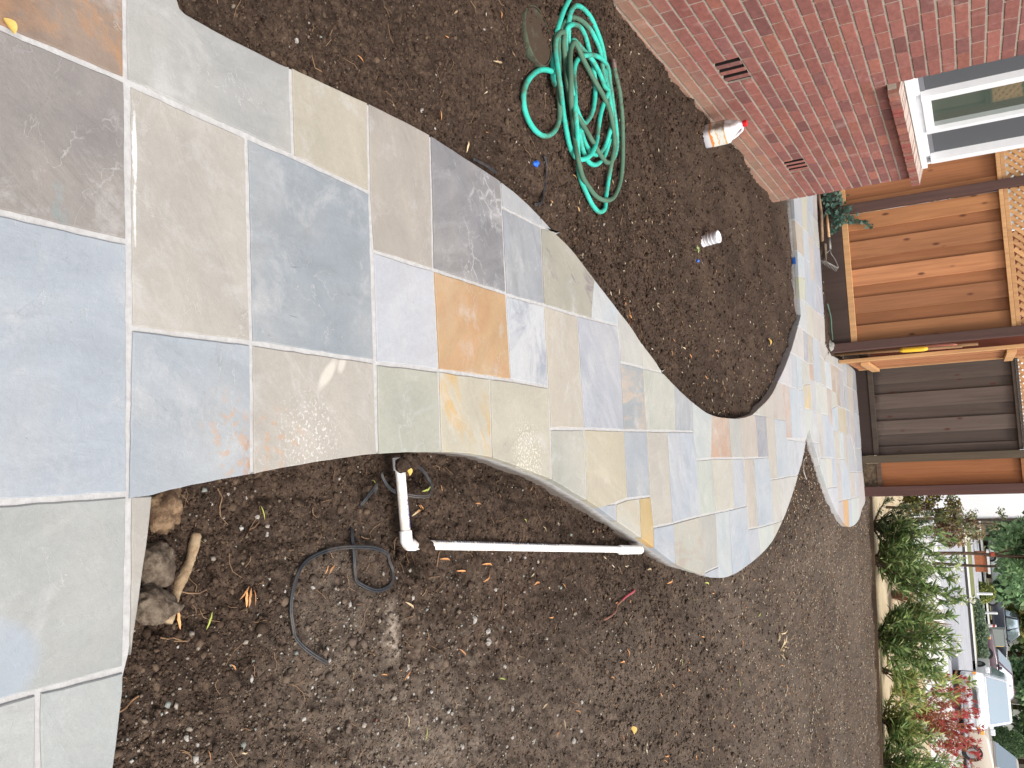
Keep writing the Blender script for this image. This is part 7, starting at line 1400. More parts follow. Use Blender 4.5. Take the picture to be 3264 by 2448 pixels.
for c, x0, y0, x1, y1 in LEAVES:
    L = math.dist((x0, y0), (x1, y1)); L = min(max(L, .022), .085)
    kind = c if c == 'g' else ('t' if random.random() < .25 else 'o')
    o = bpy.data.objects.new('fallen_leaf', random.choice(LMESH[kind])); link(o)
    o.location = (x0, y0, max(soil_z(x0, y0), soil_z((x0 + x1) / 2, (y0 + y1) / 2), soil_z(x1, y1)) + .004); a = math.atan2(y1 - y0, x1 - x0)
    wd = L * min(1.0, .022 / L + .45)
    o.scale = (L, wd, L); o.rotation_euler = (random.uniform(-.3, .3), random.uniform(-.08, .08), a)
    lab = {'o': 'slender orange fallen leaf by ', 't': 'slender tan dry leaf by ', 'g': 'narrow yellow green leaf by '}[kind] + near(x0, y0)
    tag(o, lab, 'leaf', {'o': 'orange leaves by ', 't': 'tan dry leaves by ', 'g': 'green leaves by '}[kind] + near(x0, y0))
bl_mesh = leaf_mesh('broad_leaf', LM['y'], 8, .2, .05, .62, 9)
for (c, x, y, L), lab in zip(BIGLEAVES, ('broad yellow leaf on the open soil near the picture edge', 'small broad yellow leaf beside the white pipe', 'upright yellow leaf in the enclosed soil near the fence', 'yellow leaf on the stone joint at the near path end')):
    o = bpy.data.objects.new('broad_leaf', bl_mesh); link(o); zz = .003 if lab.endswith('end') else soil_z(x, y) + .006
    o.location = (x - L / 2, y, zz); o.scale = (L, L, L); o.rotation_euler = (.2, -.05, random.uniform(0, 1)); tag(o, lab, 'leaf')
# dry leaf clump, weed, scraps
x, y = PT['dryclump']; e = empty('dry_leaf_clump', (x, y, soil_z(x, y))); tag(e, 'crumpled clump of dry tan leaves on the far soil', 'leaf clump')
for k in range(16):
    o = bpy.data.objects.new('leaf', random.choice(LMESH['t'])); link(o, e); a = random.uniform(0, 6.28); L = random.uniform(.05, .11)
    o.scale = (L, L * 1.4, L * 1.5); o.location = (random.uniform(-.07, .07), random.uniform(-.06, .06), random.uniform(.005, .04)); o.rotation_euler = (random.uniform(-.6, .6), random.uniform(-.7, .3), a)
x, y = PT['weed']; e = empty('weed', (x, y, soil_z(x, y))); tag(e, 'small pale green weed near the white cup', 'weed')
gl = leaf_mesh('leaf', leafmat('weed_green', (176, 190, 116)), 7, .2, .1, .6, 4)
for k in range(4):
    o = bpy.data.objects.new('leaf', gl); link(o, e); L = random.uniform(.022, .036); o.scale = (L, L, L); o.location = (random.uniform(-.006, .006), random.uniform(-.006, .006), .012); o.rotation_euler = (random.uniform(-.3, .3), -.35, k * 1.4 + .4)
put(MB().tube([(x, y, soil_z(x, y) - .005), (x - .004, y + .004, soil_z(x, y) + .02)], .0016, 6).build('stem', LM['g']), e)
M_BLUE = plain('blue_plastic', (44, 110, 226), .5, .1, k=.8)
for nm, lab in (('blue1', 'crumpled blue plastic scrap between hose and path'), ('blue2', 'small blue plastic cap near the weed')):
    x, y = PT[nm]
    if nm == 'blue2':
        o = MB().lathe([(.0072, 0), (.0076, .002), (.0074, .013), (.006, .014), (0, .014)], n=16, caps=False).build('blue_scrap', M_BLUE, smooth=False); o.location = (x, y, soil_z(x, y) + .002); o.rotation_euler = (.5, .8, 0)
    else:
        o = lump('blue_scrap', (x, y, soil_z(x, y) + .006), .013, M_BLUE, 77, .5, (1.2, .8, .6), 2)
    tag(o, lab, 'plastic scrap')
x, y = PT['bluetape']; o = MB().box((-.03, -.010, 0), (.03, .010, .03)).build('blue_stake', plain('blue_tape', (40, 90, 170), .6, .1), bevel=.003); o.location = (x + .02, y + .02, soil_z(x, y) + .005); tag(o, 'blue tape scrap at the stone edge of enclosed soil', 'tape')
# thin pale string in the far bed
P = catmull([(.145, 8.15, 0), (.19, 8.0, 0), (.26, 7.95, 0), (.34, 8.02, 0)], .02); P[:, 2] = soil_h(P[:, 0], P[:, 1], False) + .012
o = MB().tube(P, .004, 6).build('string', plain('string_pale', (206, 196, 184), .8)); tag(o, 'thin pale string lying inside the wedge of soil', 'string')
# ---------------------------------------------------------------- tools lying along the fence
M_STEEL = plain('tool_steel', (140, 136, 130), .5, .2, 30, metal=.4, k=.7)
M_HANDLE = plain('ash_handle', (206, 160, 120), .55, .12, 20, k=.7)
rake = empty('bow_rake', (-2.0, 9.8, 0)); tag(rake, 'bow rake with black grip lying against the dark kickboard', 'rake')
def T(o, e): return put(o, e)
T(MB().tube([(-2.17, 9.84, .075), (-2.46, 9.86, .07)], .015, 10).build('handle', M_HANDLE, smooth=True), rake)
T(MB().tube([(-2.46, 9.86, .07), (-2.72, 9.87, .068)], .0165, 10).build('grip', plain('black_grip', (40, 44, 54), .5), smooth=True), rake)
T(MB().tube([(-2.04, 9.835, .078), (-2.17, 9.84, .075)], .017, 10).build('ferrule', M_STEEL, smooth=True), rake)
bow = catmull([(-2.04, 9.835, .078), (-1.99, 9.83, .085), (-1.93, 9.85, .115), (-1.845, 9.86, .140), (-1.83, 9.86, .135)], .01)
bow2 = catmull([(-2.04, 9.835, .078), (-2.0, 9.80, .045), (-1.99, 9.76, .015), (-1.955, 9.74, .004), (-1.925, 9.74, .0)], .01)
T(MB().tube(bow, .006, 8).tube(bow2, .006, 8).tube([(-1.83, 9.86, .135), (-1.925, 9.74, .0)], .008, 8).build('bow', M_STEEL, smooth=True), rake)
mb = MB(); 
for k in range(13):
    p = Vector((-1.83, 9.86, .135)).lerp(Vector((-1.925, 9.74, 0)), k / 12); mb.tube([p, p + Vector((.035, .004, -.022))], [.004, .0015], 6)
T(mb.build('tines', M_STEEL), rake)
shv = empty('long_handled_shovel', (-2.3, 9.75, 0)); tag(shv, 'muddy long handled shovel lying beside the rake', 'shovel')
T(MB().tube([(-2.10, 9.72, .02), (-2.42, 9.74, .03), (-2.72, 9.76, .012)], .016, 10).build('handle', plain('muddy_handle', (170, 136, 108), .8, .25, 12, dirt=(96, 78, 64), dirt_scale=10), smooth=True), shv)
rings = []
for k in range(7):
    s = k / 6; w = .075 * (1 - .9 * s ** 2.2) + .012
    rings.append([(-2.10 + .20 * s, 9.72 + y * w, .022 + .03 * (abs(y) ** 2) - .006 * s) for y in (-1, -.5, 0, .5, 1)])
V = [p for r_ in rings for p in r_] + [(p[0], p[1], p[2] - .004) for r_ in rings for p in r_]
Fc = [(i * 5 + k, i * 5 + k + 1, i * 5 + k + 6, i * 5 + k + 5) for i in range(6) for k in range(4)]; Fc += [tuple(i + 35 for i in f[::-1]) for f in Fc]
T(mesh_np('blade', np.array(V), Fc, plain('muddy_steel', (126, 108, 92), .8, .3, 20)), shv)
P = catmull([(-1.45, 9.80, .0), (-1.30, 9.83, .02), (-1.16, 9.85, .015), (-1.06, 9.83, .02)], .01); P[:, 2] += .01
o = MB().tube(P, .008, 8).build('green_stake', plain('green_stake', (96, 128, 108), .6)); tag(o, 'thin green stake on the ground against the kickboard', 'stake')
o = lump('concrete_footing', (-1.00, 9.84, -.02), .07, grime('footing', (150, 148, 142), (190, 188, 184), 20), 91, .2, (1.0, .9, .8), 3); tag(o, 'rough concrete footing round the gate post foot', 'footing')

# ---------------------------------------------------------------- leaf builder for plants
def leaves(P, D, L, Wd, N=None, fold=.25, droop=.15, tmpl=((0, 0), (.3, 1), (.68, .82), (1, 0))):
    """lanceolate leaves: P base, D direction, L length, Wd half width"""
    n = len(P); D = D / (np.linalg.norm(D, axis=1)[:, None] + 1e-9)
    if N is None:
        N = np.array([0, 0, 1.0]) + rng.normal(0, .5, (n, 3))
    S = np.cross(D, N); S /= np.linalg.norm(S, axis=1)[:, None] + 1e-9
    U = np.cross(S, D)
    rows = []
    for s, w in tmpl:
        c = P + D * (L * s)[:, None] - np.array([0, 0, 1.0]) * (droop * L * s * s)[:, None]
        if w == 0: rows.append(c)
        else:
            rows.append(c + S * (Wd * w)[:, None] + U * (Wd * w * fold)[:, None]); rows.append(c - S * (Wd * w)[:, None] + U * (Wd * w * fold)[:, None])
    V = np.stack(rows, 1)                                    # b,l1,r1,l2,r2,t
    T_ = np.array([[0, 2, 1], [1, 2, 4], [1, 4, 3], [3, 4, 5]])
    return V.reshape(-1, 3), (T_[None] + (np.arange(n) * 6)[:, None, None]).reshape(-1, 3)
M_LEAF = vc_material('foliage', .55, 0.0, 40, .35, transl=.45)
M_STEM = plain('shrub_stem', (120, 104, 80), .8, .2)
def lc(n, cols, w=None, var=.2, k=.95):
    c = np.array([lin(c, k) for c in cols]); i = rng.choice(len(cols), n, p=w); return c[i] * rng.uniform(1 - var, 1 + var, (n, 1))
def oleander(x, y, h, spread, nst, label, cols, flowers=0, z0=-.05, leafL=.155, per=34, lean=(0, 0), group='oleander shrubs behind the bed', fcol=(250, 248, 226)):
    e = empty('oleander_shrub', (x, y, z0)); tag(e, label, 'shrub', group)
    st_ = MB(); Ps = []; Ds = []; tips = []; h = h * 1.20
    for k in range(nst):
        a = random.uniform(0, 2 * PI); out = 1.12 * spread * math.sqrt(random.random()) ; H = h * random.uniform(.35, 1.0) * (1 - .35 * (out / spread) ** 2)
        tx, ty = math.cos(a) * out + lean[0] * H, math.sin(a) * out * .8 + lean[1] * H
        c = catmull([(random.uniform(-.06, .06), random.uniform(-.06, .06), 0), (tx * .55, ty * .55, H * .36), (tx * .92, ty * .92, H * .75), (tx, ty, H)], .05)
        st_.tube(c, np.linspace(.009, .003, len(c)), 5)
        m_ = int(per * random.uniform(.5, .9))
        for q in range(m_):
            s = random.uniform(.10, 1.0) ** .8; i = min(len(c) - 2, int(s * (len(c) - 1)))
            p = c[i] + (c[i + 1] - c[i]) * random.random(); d = (c[min(i + 1, len(c) - 1)] - c[max(0, i - 1)]); d /= np.linalg.norm(d) + 1e-9
            aa = random.uniform(0, 2 * PI)
            Ps.append(p); Ds.append(d * random.uniform(.5, 1.2) + np.array([math.cos(aa), math.sin(aa), random.uniform(-.2, .5)]) * .9)
        tips.append(c[-1])
    Ps, Ds = np.repeat(np.array(Ps), 2, 0), np.repeat(np.array(Ds), 2, 0); n = len(Ps); Ds = Ds + rng.normal(0, .35, Ds.shape); Ps = Ps + rng.normal(0, .012, Ps.shape)
    V, Fc = leaves(Ps, Ds, rng.uniform(.6, 1.15, n) * leafL, rng.uniform(.7, 1.2, n) * leafL * .078)
    hrel = np.clip(Ps[:, 2] / h, 0, 1)
    mesh_np('crown', V, Fc, M_LEAF, e, vcol=np.repeat(lc(n, cols), 6, 0))
    st_.build('stems', M_STEM, e)
    if flowers:
        tips = sorted(tips, key=lambda p: -p[2])[:flowers]
        FP = []; FD = []
        for p in tips:
            for q in range(16):
                FP.append(p + rng.normal(0, .022, 3)); FD.append(rng.normal(0, 1, 3) + np.array([0, 0, .6]))
        FP, FD = np.array(FP), np.array(FD)
        V, Fc = leaves(FP, FD, np.full(len(FP), .038), np.full(len(FP), .014), droop=0)
        mesh_np('blossoms', V, Fc, M_LEAF, e, vcol=np.repeat(lc(len(FP), [fcol, (255, 252, 240)], None, .05, .8), 6, 0))
    return e
OLG = [(118, 144, 86), (144, 166, 100), (94, 120, 72), (172, 184, 124)]
OLY = [(142, 160, 94), (174, 184, 112), (116, 138, 80), (206, 204, 134)]
oleander(1.22, 13.05, .80, .36, 44, 'dark dense leafy shrub just past the end fence post', [(76, 98, 70), (92, 116, 80), (60, 82, 58), (130, 138, 88)], 0, leafL=.075, per=60)
oleander(1.66, 12.85, 1.16, .54, 48, 'tallest oleander with white flowers nearest the end post', OLG, 9, per=46, lean=(.10, .0))
oleander(2.60, 12.45, .92, .48, 42, 'bushy green oleander second from the end fence post', OLG, 2, per=50, lean=(-.02, 0))
oleander(3.10, 12.75, .90, .30, 12, 'sparse arching oleander between the bushy ones', OLY, 1, per=40, lean=(.1, 0))
oleander(3.62, 12.35, .62, .36, 24, 'low oleander with cream blossoms in front of the white car', OLY, 8, per=44)
oleander(4.05, 12.05, .80, .42, 34, 'green oleander at the picture corner past the red plant', OLG, 6, per=48, group='oleander shrubs behind the bed')
oleander(4.75, 11.9, .80, .40, 26, 'oleander at the outer edge of the bed corner', OLG, 3, per=44)
# ivy at the fence foot
ivy = empty('ivy', (-2.45, 9.86, 0)); tag(ivy, 'dark green ivy creeping over the kickboard by the fence post', 'ivy')
ip = []
for k in range(190):
    t_ = random.random()
    base = Vector((-2.72, 9.84, .13)).lerp(Vector((-2.30, 9.86, .20)), t_)
    ip.append((base.x + random.gauss(0, .05), base.y + random.uniform(-.06, .04), max(.02, base.z + random.gauss(0, .06))))
for k in range(26): s = k / 25; ip.append((-2.36 + .10 * s + random.gauss(0, .012), 9.93, .24 + .26 * s + random.gauss(0, .02)))
for k in range(22): s = k / 21; ip.append((-2.33 + .12 * s + random.gauss(0, .015), 9.86, .22 - .15 * s + random.gauss(0, .015)))
ip = np.array(ip); n = len(ip)
dd = rng.normal(0, 1, (n, 3)) * np.array([1, .3, 1]) + np.array([0, -.3, -.1])
V, Fc = leaves(ip, dd, rng.uniform(.03, .052, n), rng.uniform(.014, .024, n), N=np.tile(np.array([0, -1.0, .4]), (n, 1)) + rng.normal(0, .3, (n, 3)), tmpl=((0, 0), (.25, 1), (.6, .75), (1, 0)))
mesh_np('foliage', V - np.array([-2.45, 9.86, 0]), Fc, M_LEAF, ivy, vcol=np.repeat(lc(n, [(72, 100, 88), (56, 84, 70), (96, 122, 108)]), 6, 0))
P = catmull([(-2.75, 9.86, .02), (-2.55, 9.84, .12), (-2.38, 9.90, .24), (-2.26, 9.93, .50)], .02); P[:, 0] += 2.45; P[:, 1] -= 9.86
MB().tube(P, .003, 5).build('vine', M_STEM, ivy)

def grass_tuft(name, label, x, y, h, spread, nb, cols, w=.006, z0=-.05, cat='grass'):
    e = empty(name, (x, y, z0)); tag(e, label, cat)
    a = rng.uniform(0, 2 * PI, nb); out = rng.uniform(.1, 1, nb) * spread; H = h * rng.uniform(.5, 1, nb)
    base = np.stack([np.cos(a), np.sin(a), np.zeros(nb)], -1) * rng.uniform(0, .08, nb)[:, None]
    rows = []
    for s, ww in ((0, .8), (.4, 1), (.75, .7), (1, .05)):
        c = base + np.stack([np.cos(a) * out * s ** 1.6, np.sin(a) * out * s ** 1.6, H * (s - .35 * s ** 3 * (out / spread))], -1)
        side = np.stack([-np.sin(a), np.cos(a), np.zeros(nb)], -1) * (w * ww)
        rows += [c - side, c + side]
    V = np.stack(rows, 1).reshape(-1, 3)
    T_ = np.array([[0, 1, 3, 2], [2, 3, 5, 4], [4, 5, 7, 6]])
    mesh_np('blades', V, (T_[None] + (np.arange(nb) * 8)[:, None, None]).reshape(-1, 4), M_LEAF, e, vcol=np.repeat(lc(nb, cols, None, .2, .65), 8, 0))
    MB().lathe([(.07, 0), (.05, .05), (.0, .07)], n=10, caps=False).build('root_crown', M_STEM, e)
    return e
grass_tuft('fountain_grass', 'tawny fountain grass tuft between the two bushy oleanders', 2.72, 14.4, .95, .55, 260, [(190, 160, 110), (150, 120, 84), (206, 180, 130), (120, 96, 66), (170, 140, 60)], .010)
grass_tuft('golden_grass', 'small golden grass tuft behind the tallest oleander', 2.35, 16.2, .50, .42, 120, [(206, 180, 84), (176, 150, 64), (150, 130, 70)], .009)
grass_tuft('reddish_grass', 'thin reddish grass tuft beside the fountain grass', 2.45, 14.9, .55, .40, 90, [(170, 120, 100), (190, 150, 120)], .006)
grass_tuft('dry_weeds', 'dry tan weeds behind the low flowering oleander', 3.75, 14.3, .50, .40, 180, [(190, 160, 100), (170, 150, 90), (150, 130, 80)], .008)
# red flowering plant: upright stems with feathery red bracts
red = empty('red_flower_plant', (4.35, 15.0, -.05)); tag(red, 'tall plant of feathery red flower spikes in front of the road', 'flower')
st_ = MB(); Ps = []; Ds = []; Cs = []
for k in range(120):
    a = random.uniform(0, 2 * PI); out = .78 * math.sqrt(random.random()); H = random.uniform(.55, 1.18) * (1 - .25 * out)
    c = catmull([(random.uniform(-.2, .2), random.uniform(-.2, .2), 0), (math.cos(a) * out * .5, math.sin(a) * out * .4, H * .5), (math.cos(a) * out, math.sin(a) * out * .6, H)], .04)
    st_.tube(c, np.linspace(.004, .002, len(c)), 4)
    for q in range(34):
        i = random.randint(len(c) // 3, len(c) - 1); aa = random.uniform(0, 2 * PI)
        Ps.append(c[i]); Ds.append(np.array([math.cos(aa), math.sin(aa), random.uniform(.3, 1.3)])); Cs.append(random.choice([(214, 142, 112), (222, 156, 124), (202, 128, 100), (190, 152, 104)]))
    for q in range(12):
        Ps.append(c[-1] + rng.normal(0, .012, 3)); Ds.append(rng.normal(0, .6, 3) + np.array([0, 0, 1])); Cs.append(random.choice([(212, 92, 96), (224, 108, 108), (198, 78, 82)]))
Ps, Ds = np.array(Ps), np.array(Ds); n = len(Ps)
V, Fc = leaves(Ps, Ds, rng.uniform(.035, .095, n), rng.uniform(.005, .012, n), droop=0)
mesh_np('flower_spikes', V, Fc, M_LEAF, red, vcol=np.repeat(np.array([lin(c, .66) for c in Cs]) * rng.uniform(.85, 1.15, (n, 1)), 6, 0))
st_.build('stems', plain('red_stem', (196, 136, 108), .8), red)

# ---------------------------------------------------------------- ground beyond the bed, road, kerbs
def gz(y): return float(max(0.0, min(1.3, (y - 36) * .036))) - .06
def sheet(name, pts, mat, dz=0.0, sub=1):
    """ground strip given as (x,y) quad, subdivided along its depth so it follows the rise"""
    (xa, ya), (xb, yb), (xc, yc), (xd, yd) = pts
    n = 24; V = []; Fc = []
    for i in range(n + 1):
        t_ = i / n; l = (xa + (xd - xa) * t_, ya + (yd - ya) * t_); r_ = (xb + (xc - xb) * t_, yb + (yc - yb) * t_)
        V += [(l[0], l[1], gz(l[1]) + dz), (r_[0], r_[1], gz(r_[1]) + dz)]
    for i in range(n): Fc.append((2 * i, 2 * i + 1, 2 * i + 3, 2 * i + 2))
    o = mesh_np(name, np.array(V), Fc, mat); tag(o, kind='structure'); return o
def earth_material(name, c1, c2, s=3.0, k=.62):
    t = NT(name); p = (t.n('NewGeometry'), 'Position'); n1 = t.noise(s, 8, .68, p); n2 = t.noise(60, 4, .6, p)
    c = t.ramp(n1, [(.35, alb(c1, k)), (.65, alb(c2, k))]); c = t.mix(1.0, c, t.ramp(n2, [(.3, .85), (.7, 1.1)]), 'MULTIPLY')
    t.set('Base Color', c); t.set('Roughness', .95); t.set('Specular IOR Level', .1); t.set('Normal', t.bump(n2, .6, .02)); return t.m
M_STRAW = earth_material('dry_earth', (196, 172, 136), (226, 208, 176), 2.0)
M_WALK = earth_material('pale_concrete', (222, 218, 214), (238, 236, 234), 1.0, .66)
M_ROAD = earth_material('asphalt', (186, 186, 192), (204, 204, 208), 1.2, .6)
M_LAWN = earth_material('dry_lawn', (120, 128, 84), (160, 156, 110), 1.5, .6)
g_ = MB(); g_.add([(-300, -200, -.19), (300, -200, -.19), (300, 19, -.19), (-300, 19, -.19)], [(0, 1, 2, 3)])
o = g_.build('ground', M_STRAW); tag(o, kind='structure')
sheet('verge', [(-60, 12.95), (.8, 12.9), (.8, 20.5), (-60, 20.5)], M_STRAW, .0)
sheet('verge', [(.8, bed_far(.8) + .01), (6.0, bed_far(6.0) + .01), (6.0, 20.5), (.8, 20.5)], M_STRAW, .0)
sheet('verge', [(6.0, 10.8), (90, 10.8), (90, 20.5), (6.0, 20.5)], M_STRAW, .0)
sheet('sidewalk', [(-60, 20.4), (90, 20.4), (90, 31.0), (-60, 31.0)], M_WALK, .004)
sheet('road', [(-60, 30.9), (110, 30.9), (110, 45.0), (-60, 47.0)], M_ROAD, .0)
sheet('kerb', [(-60, 46.9), (110, 44.9), (110, 46.4), (-60, 48.4)], M_WALK, .12)
sheet('median', [(-60, 48.3), (110, 46.3), (110, 51), (-60, 52)], M_LAWN, .10)
sheet('far_road', [(-60, 51.9), (110, 50.9), (110, 62), (-60, 63)], M_ROAD, .01)
sheet('far_sidewalk', [(-60, 62.9), (110, 61.9), (110, 65), (-60, 66)], M_WALK, .12)
sheet('far_ground', [(-400, 65.9), (500, 64.9), (500, 900), (-400, 900)], M_LAWN, .05)
# timber edging at the far side of the bed
edg = empty('bed_edging', (2.8, 12.1, 0)); tag(edg, 'thin dark timber edging along the far side of the bed', 'edging')
M_EDGE = wood_material('old_edging', (104, 84, 66), (70, 54, 44), knots=False)
xs_ = [.80, 2.1, 3.4, 4.7, 6.0]
for i in range(4):
    a, b = (xs_[i] + .004, bed_far(xs_[i])), (xs_[i + 1], bed_far(xs_[i + 1]))
    d = Vector((b[0] - a[0], b[1] - a[1], 0)); mb = MB().obox((0, 0, 0), d / 2, Vector((-d.y, d.x, 0)).normalized() * .014, (0, 0, .045))
    o = mb.build('edging_board', M_EDGE); o.location = ((a[0] + b[0]) / 2, (a[1] + b[1]) / 2, -.062); put(o, edg)

# ---------------------------------------------------------------- cars
def glassy(name, c, rough=.08): 
    t = NT(name); t.set('Base Color', alb(c, .8)); t.set('Roughness', rough); t.set('Metallic', .75); return t.m
M_CARGLASS = glassy('car_glass', (190, 204, 214)); M_TYRE = plain('tyre', (36, 36, 38), .85); M_RIM = plain('rim', (170, 172, 176), .3, .05, metal=.6)
M_LAMP = plain('headlight', (235, 236, 232), .15, .02, k=.8); M_AMBER = plain('amber_lamp', (240, 160, 70), .3, .02, k=.8); M_TAIL = plain('tail_lamp', (220, 50, 40), .3, .02, k=.8); M_BLACK = plain('black_trim', (40, 40, 42), .6)
def rnd(o, w):
    b = o.modifiers.new('b', 'BEVEL'); b.width = w; b.segments = 3; b.limit_method = 'ANGLE'; b.angle_limit = R(28); b.harden_normals = False
def car(name, label, loc, rz, c, kind='suv', L=4.5, W_=1.84, H=1.68):
    """front faces local -Y"""
    e = empty(name, loc, rz); tag(e, label, 'car', 'cars on the street')
    t = NT(name + '_paint'); t.set('Base Color', alb(c, .72)); t.set('Roughness', .3); t.set('Coat Weight', .6); t.set('Specular IOR Level', .5); mp = t.m
    hl, hw = L / 2, W_ / 2; bel = H * .56; cl = .24
    hood = {'suv': (-hl + 1.05, .93), 'sedan': (-hl + 1.15, .86), 'pickup': (-hl + 1.25, .98)}[kind]
    lo = [(-hl, cl + .12), (-hl + .03, cl), (hl - .03, cl), (hl, cl + .12), (hl, bel * .98), (hl - .06, bel), (hood[0], bel), (-hl + .22, bel - .10), (-hl + .04, bel - .22)]
    ws = lambda z: hw - .05 * max(0, (z - .5)) - (.03 if z < .35 else 0)
    rl = [[(s * ws(z), y, z) for y, z in lo] for s in (-1, -.5, .5, 1)]
    for s_i, s in ((0, -1), (3, 1)):
        rl[s_i] = [(s * (ws(z) - .0), y * .985, z) for y, z in lo]
    V, Fc = loft(rl); mesh_np('body', np.array(V), Fc, mp, e, smooth=True); rnd(COL.objects[-1], .11)
    if kind == 'suv': ro = [(hood[0] + .02, bel - .01), (hood[0] + .72, H), (hl - .45, H), (hl - .08, bel - .01)]
    elif kind == 'sedan': ro = [(hood[0] + .05, bel - .01), (hood[0] + .85, H), (hl - 1.35, H), (hl - .70, bel - .01)]
    else: ro = [(hood[0] + .05, bel - .01), (hood[0] + .65, H), (hood[0] + 1.75, H), (hood[0] + 1.95, bel - .01)]
    tw = lambda z: hw - .07 - .17 * (z - bel) / (H - bel)
    V, Fc = loft([[(s * tw(z), y, z) for y, z in ro] for s in (-1, 1)]); mesh_np('cabin', np.array(V), Fc, mp, e, smooth=True); rnd(COL.objects[-1], .09)
    def pane(name_, quad, off):
        q = [Vector(p) for p in quad]; nrm = (q[1] - q[0]).cross(q[3] - q[0]).normalized(); 
        mb = MB().prism([p + nrm * .002 for p in q], nrm * off); o = mb.build(name_, M_CARGLASS, e); return o
    def lerp2(a, b, t_): return (a[0] + (b[0] - a[0]) * t_, a[1] + (b[1] - a[1]) * t_)
    a, b = lerp2(ro[0], ro[1], .10), lerp2(ro[0], ro[1], .90)
    w0, w1 = tw(a[1]) - .07, tw(b[1]) - .07
    pane('windscreen', [(-w0, a[0], a[1]), (w0, a[0], a[1]), (w1, b[0], b[1]), (-w1, b[0], b[1])], .012)
    a, b = lerp2(ro[3], ro[2], .12), lerp2(ro[3], ro[2], .88); w0, w1 = tw(a[1]) - .08, tw(b[1]) - .08
    pane('rear_window', [(w0, a[0], a[1]), (-w0, a[0], a[1]), (-w1, b[0], b[1]), (w1, b[0], b[1])], .012)
    za, zb_ = bel + .05, H - .09
    def yat(z, i, j): t_ = (z - ro[i][1]) / (ro[j][1] - ro[i][1]); return ro[i][0] + (ro[j][0] - ro[i][0]) * t_
    ys0, ys1 = (yat(za, 0, 1) + .12, yat(za, 3, 2) - .12), (yat(zb_, 0, 1) + .10, yat(zb_, 3, 2) - .10)
    for s in (-1, 1):
        for f0, f1 in ((0, .47), (.53, 1.0)):
            q = [(s * tw(za), ys0[0] + (ys0[1] - ys0[0]) * f0, za), (s * tw(za), ys0[0] + (ys0[1] - ys0[0]) * f1, za), (s * tw(zb_), ys1[0] + (ys1[1] - ys1[0]) * f1, zb_), (s * tw(zb_), ys1[0] + (ys1[1] - ys1[0]) * f0, zb_)]
            if s < 0: q = [q[1], q[0], q[3], q[2]]
            pane('side_window', q, .012)
        for yy in (-hl + .85, hl - .85):
            wz = .34
            w_ = MB().lathe([(.20, -.11), (.32, -.11), (.34, -.07), (.34, .07), (.32, .11), (.20, .11)], (s * (hw - .10), yy, wz), 22, 'x').build('wheel', M_TYRE, e, smooth=False)
            MB().lathe([(.0, .112), (.19, .116), (.20, .10)], (s * (hw - .10), yy, wz), 18, 'x', caps=False).lathe([(.20, -.10), (.19, -.116), (.0, -.112)], (s * (hw - .10), yy, wz), 18, 'x', caps=False).build('rim', M_RIM, w_)
        lampz = bel - .26
        MB().box((min(s * (hw - .42), s * (hw - .10)), -hl - .012, lampz - .07), (max(s * (hw - .42), s * (hw - .10)), -hl + .08, lampz + .06)).build('headlight', M_LAMP, e, bevel=.02)
        MB().box((min(s * (hw - .09), s * (hw - .015)), -hl - .010, lampz - .06), (max(s * (hw - .09), s * (hw - .015)), -hl + .12, lampz + .05)).build('turn_signal', M_AMBER, e, bevel=.01)
        MB().box((min(s * (hw - .25), s * (hw - .05)), hl - .06, lampz - .05), (max(s * (hw - .25), s * (hw - .05)), hl + .012, lampz + .14)).build('tail_light', M_TAIL, e, bevel=.01)
        MB().box((min(s * (hw - .02), s * (hw + .19)), hood[0] + .35, bel + .04), (max(s * (hw - .02), s * (hw + .19)), hood[0] + .45, bel + .19)).build('wing_mirror', mp, e, bevel=.03)
    g = MB()
    for k in range(6): g.box((-hw + .50, -hl - .014, bel - .36 + k * .035), (hw - .50, -hl + .03, bel - .345 + k * .035))
    g.build('grille', M_BLACK, e)
    MB().box((-hw + .06, -hl - .05, cl + .02), (hw - .06, -hl + .06, cl + .20)).build('bumper', plain(name + '_bumper', tuple(v * .8 for v in c), .5), e, bevel=.04)
    return e
car('white_suv', 'white car facing the camera behind the red flowers', (9.35, 35.2, gz(34)), R(-14), (246, 246, 250), 'suv', H=1.66)
car('second_white_car', 'white car parked behind the nearer white car', (12.1, 46.5, gz(46) - .15), R(8), (240, 240, 242), 'sedan', H=1.5)
car('maroon_car', 'dark maroon car beyond the white car', (12.4, 52, gz(52)), R(-80), (96, 66, 78), 'sedan', H=1.45)
car('beige_pickup', 'beige pickup at the picture corner beyond the oleanders', (12.6, 36.6, gz(36)), R(-75), (196, 182, 164), 'pickup', L=5.0, H=1.75)
car('black_pickup', 'black pickup parked across the far road', (12.5, 66, gz(66)), R(95), (40, 44, 56), 'pickup', L=5.0, H=1.75)
car('pale_van', 'pale van parked far off under the green trees', (10.1, 71, gz(71)), R(100), (214, 220, 224), 'suv', L=4.8, H=1.85)

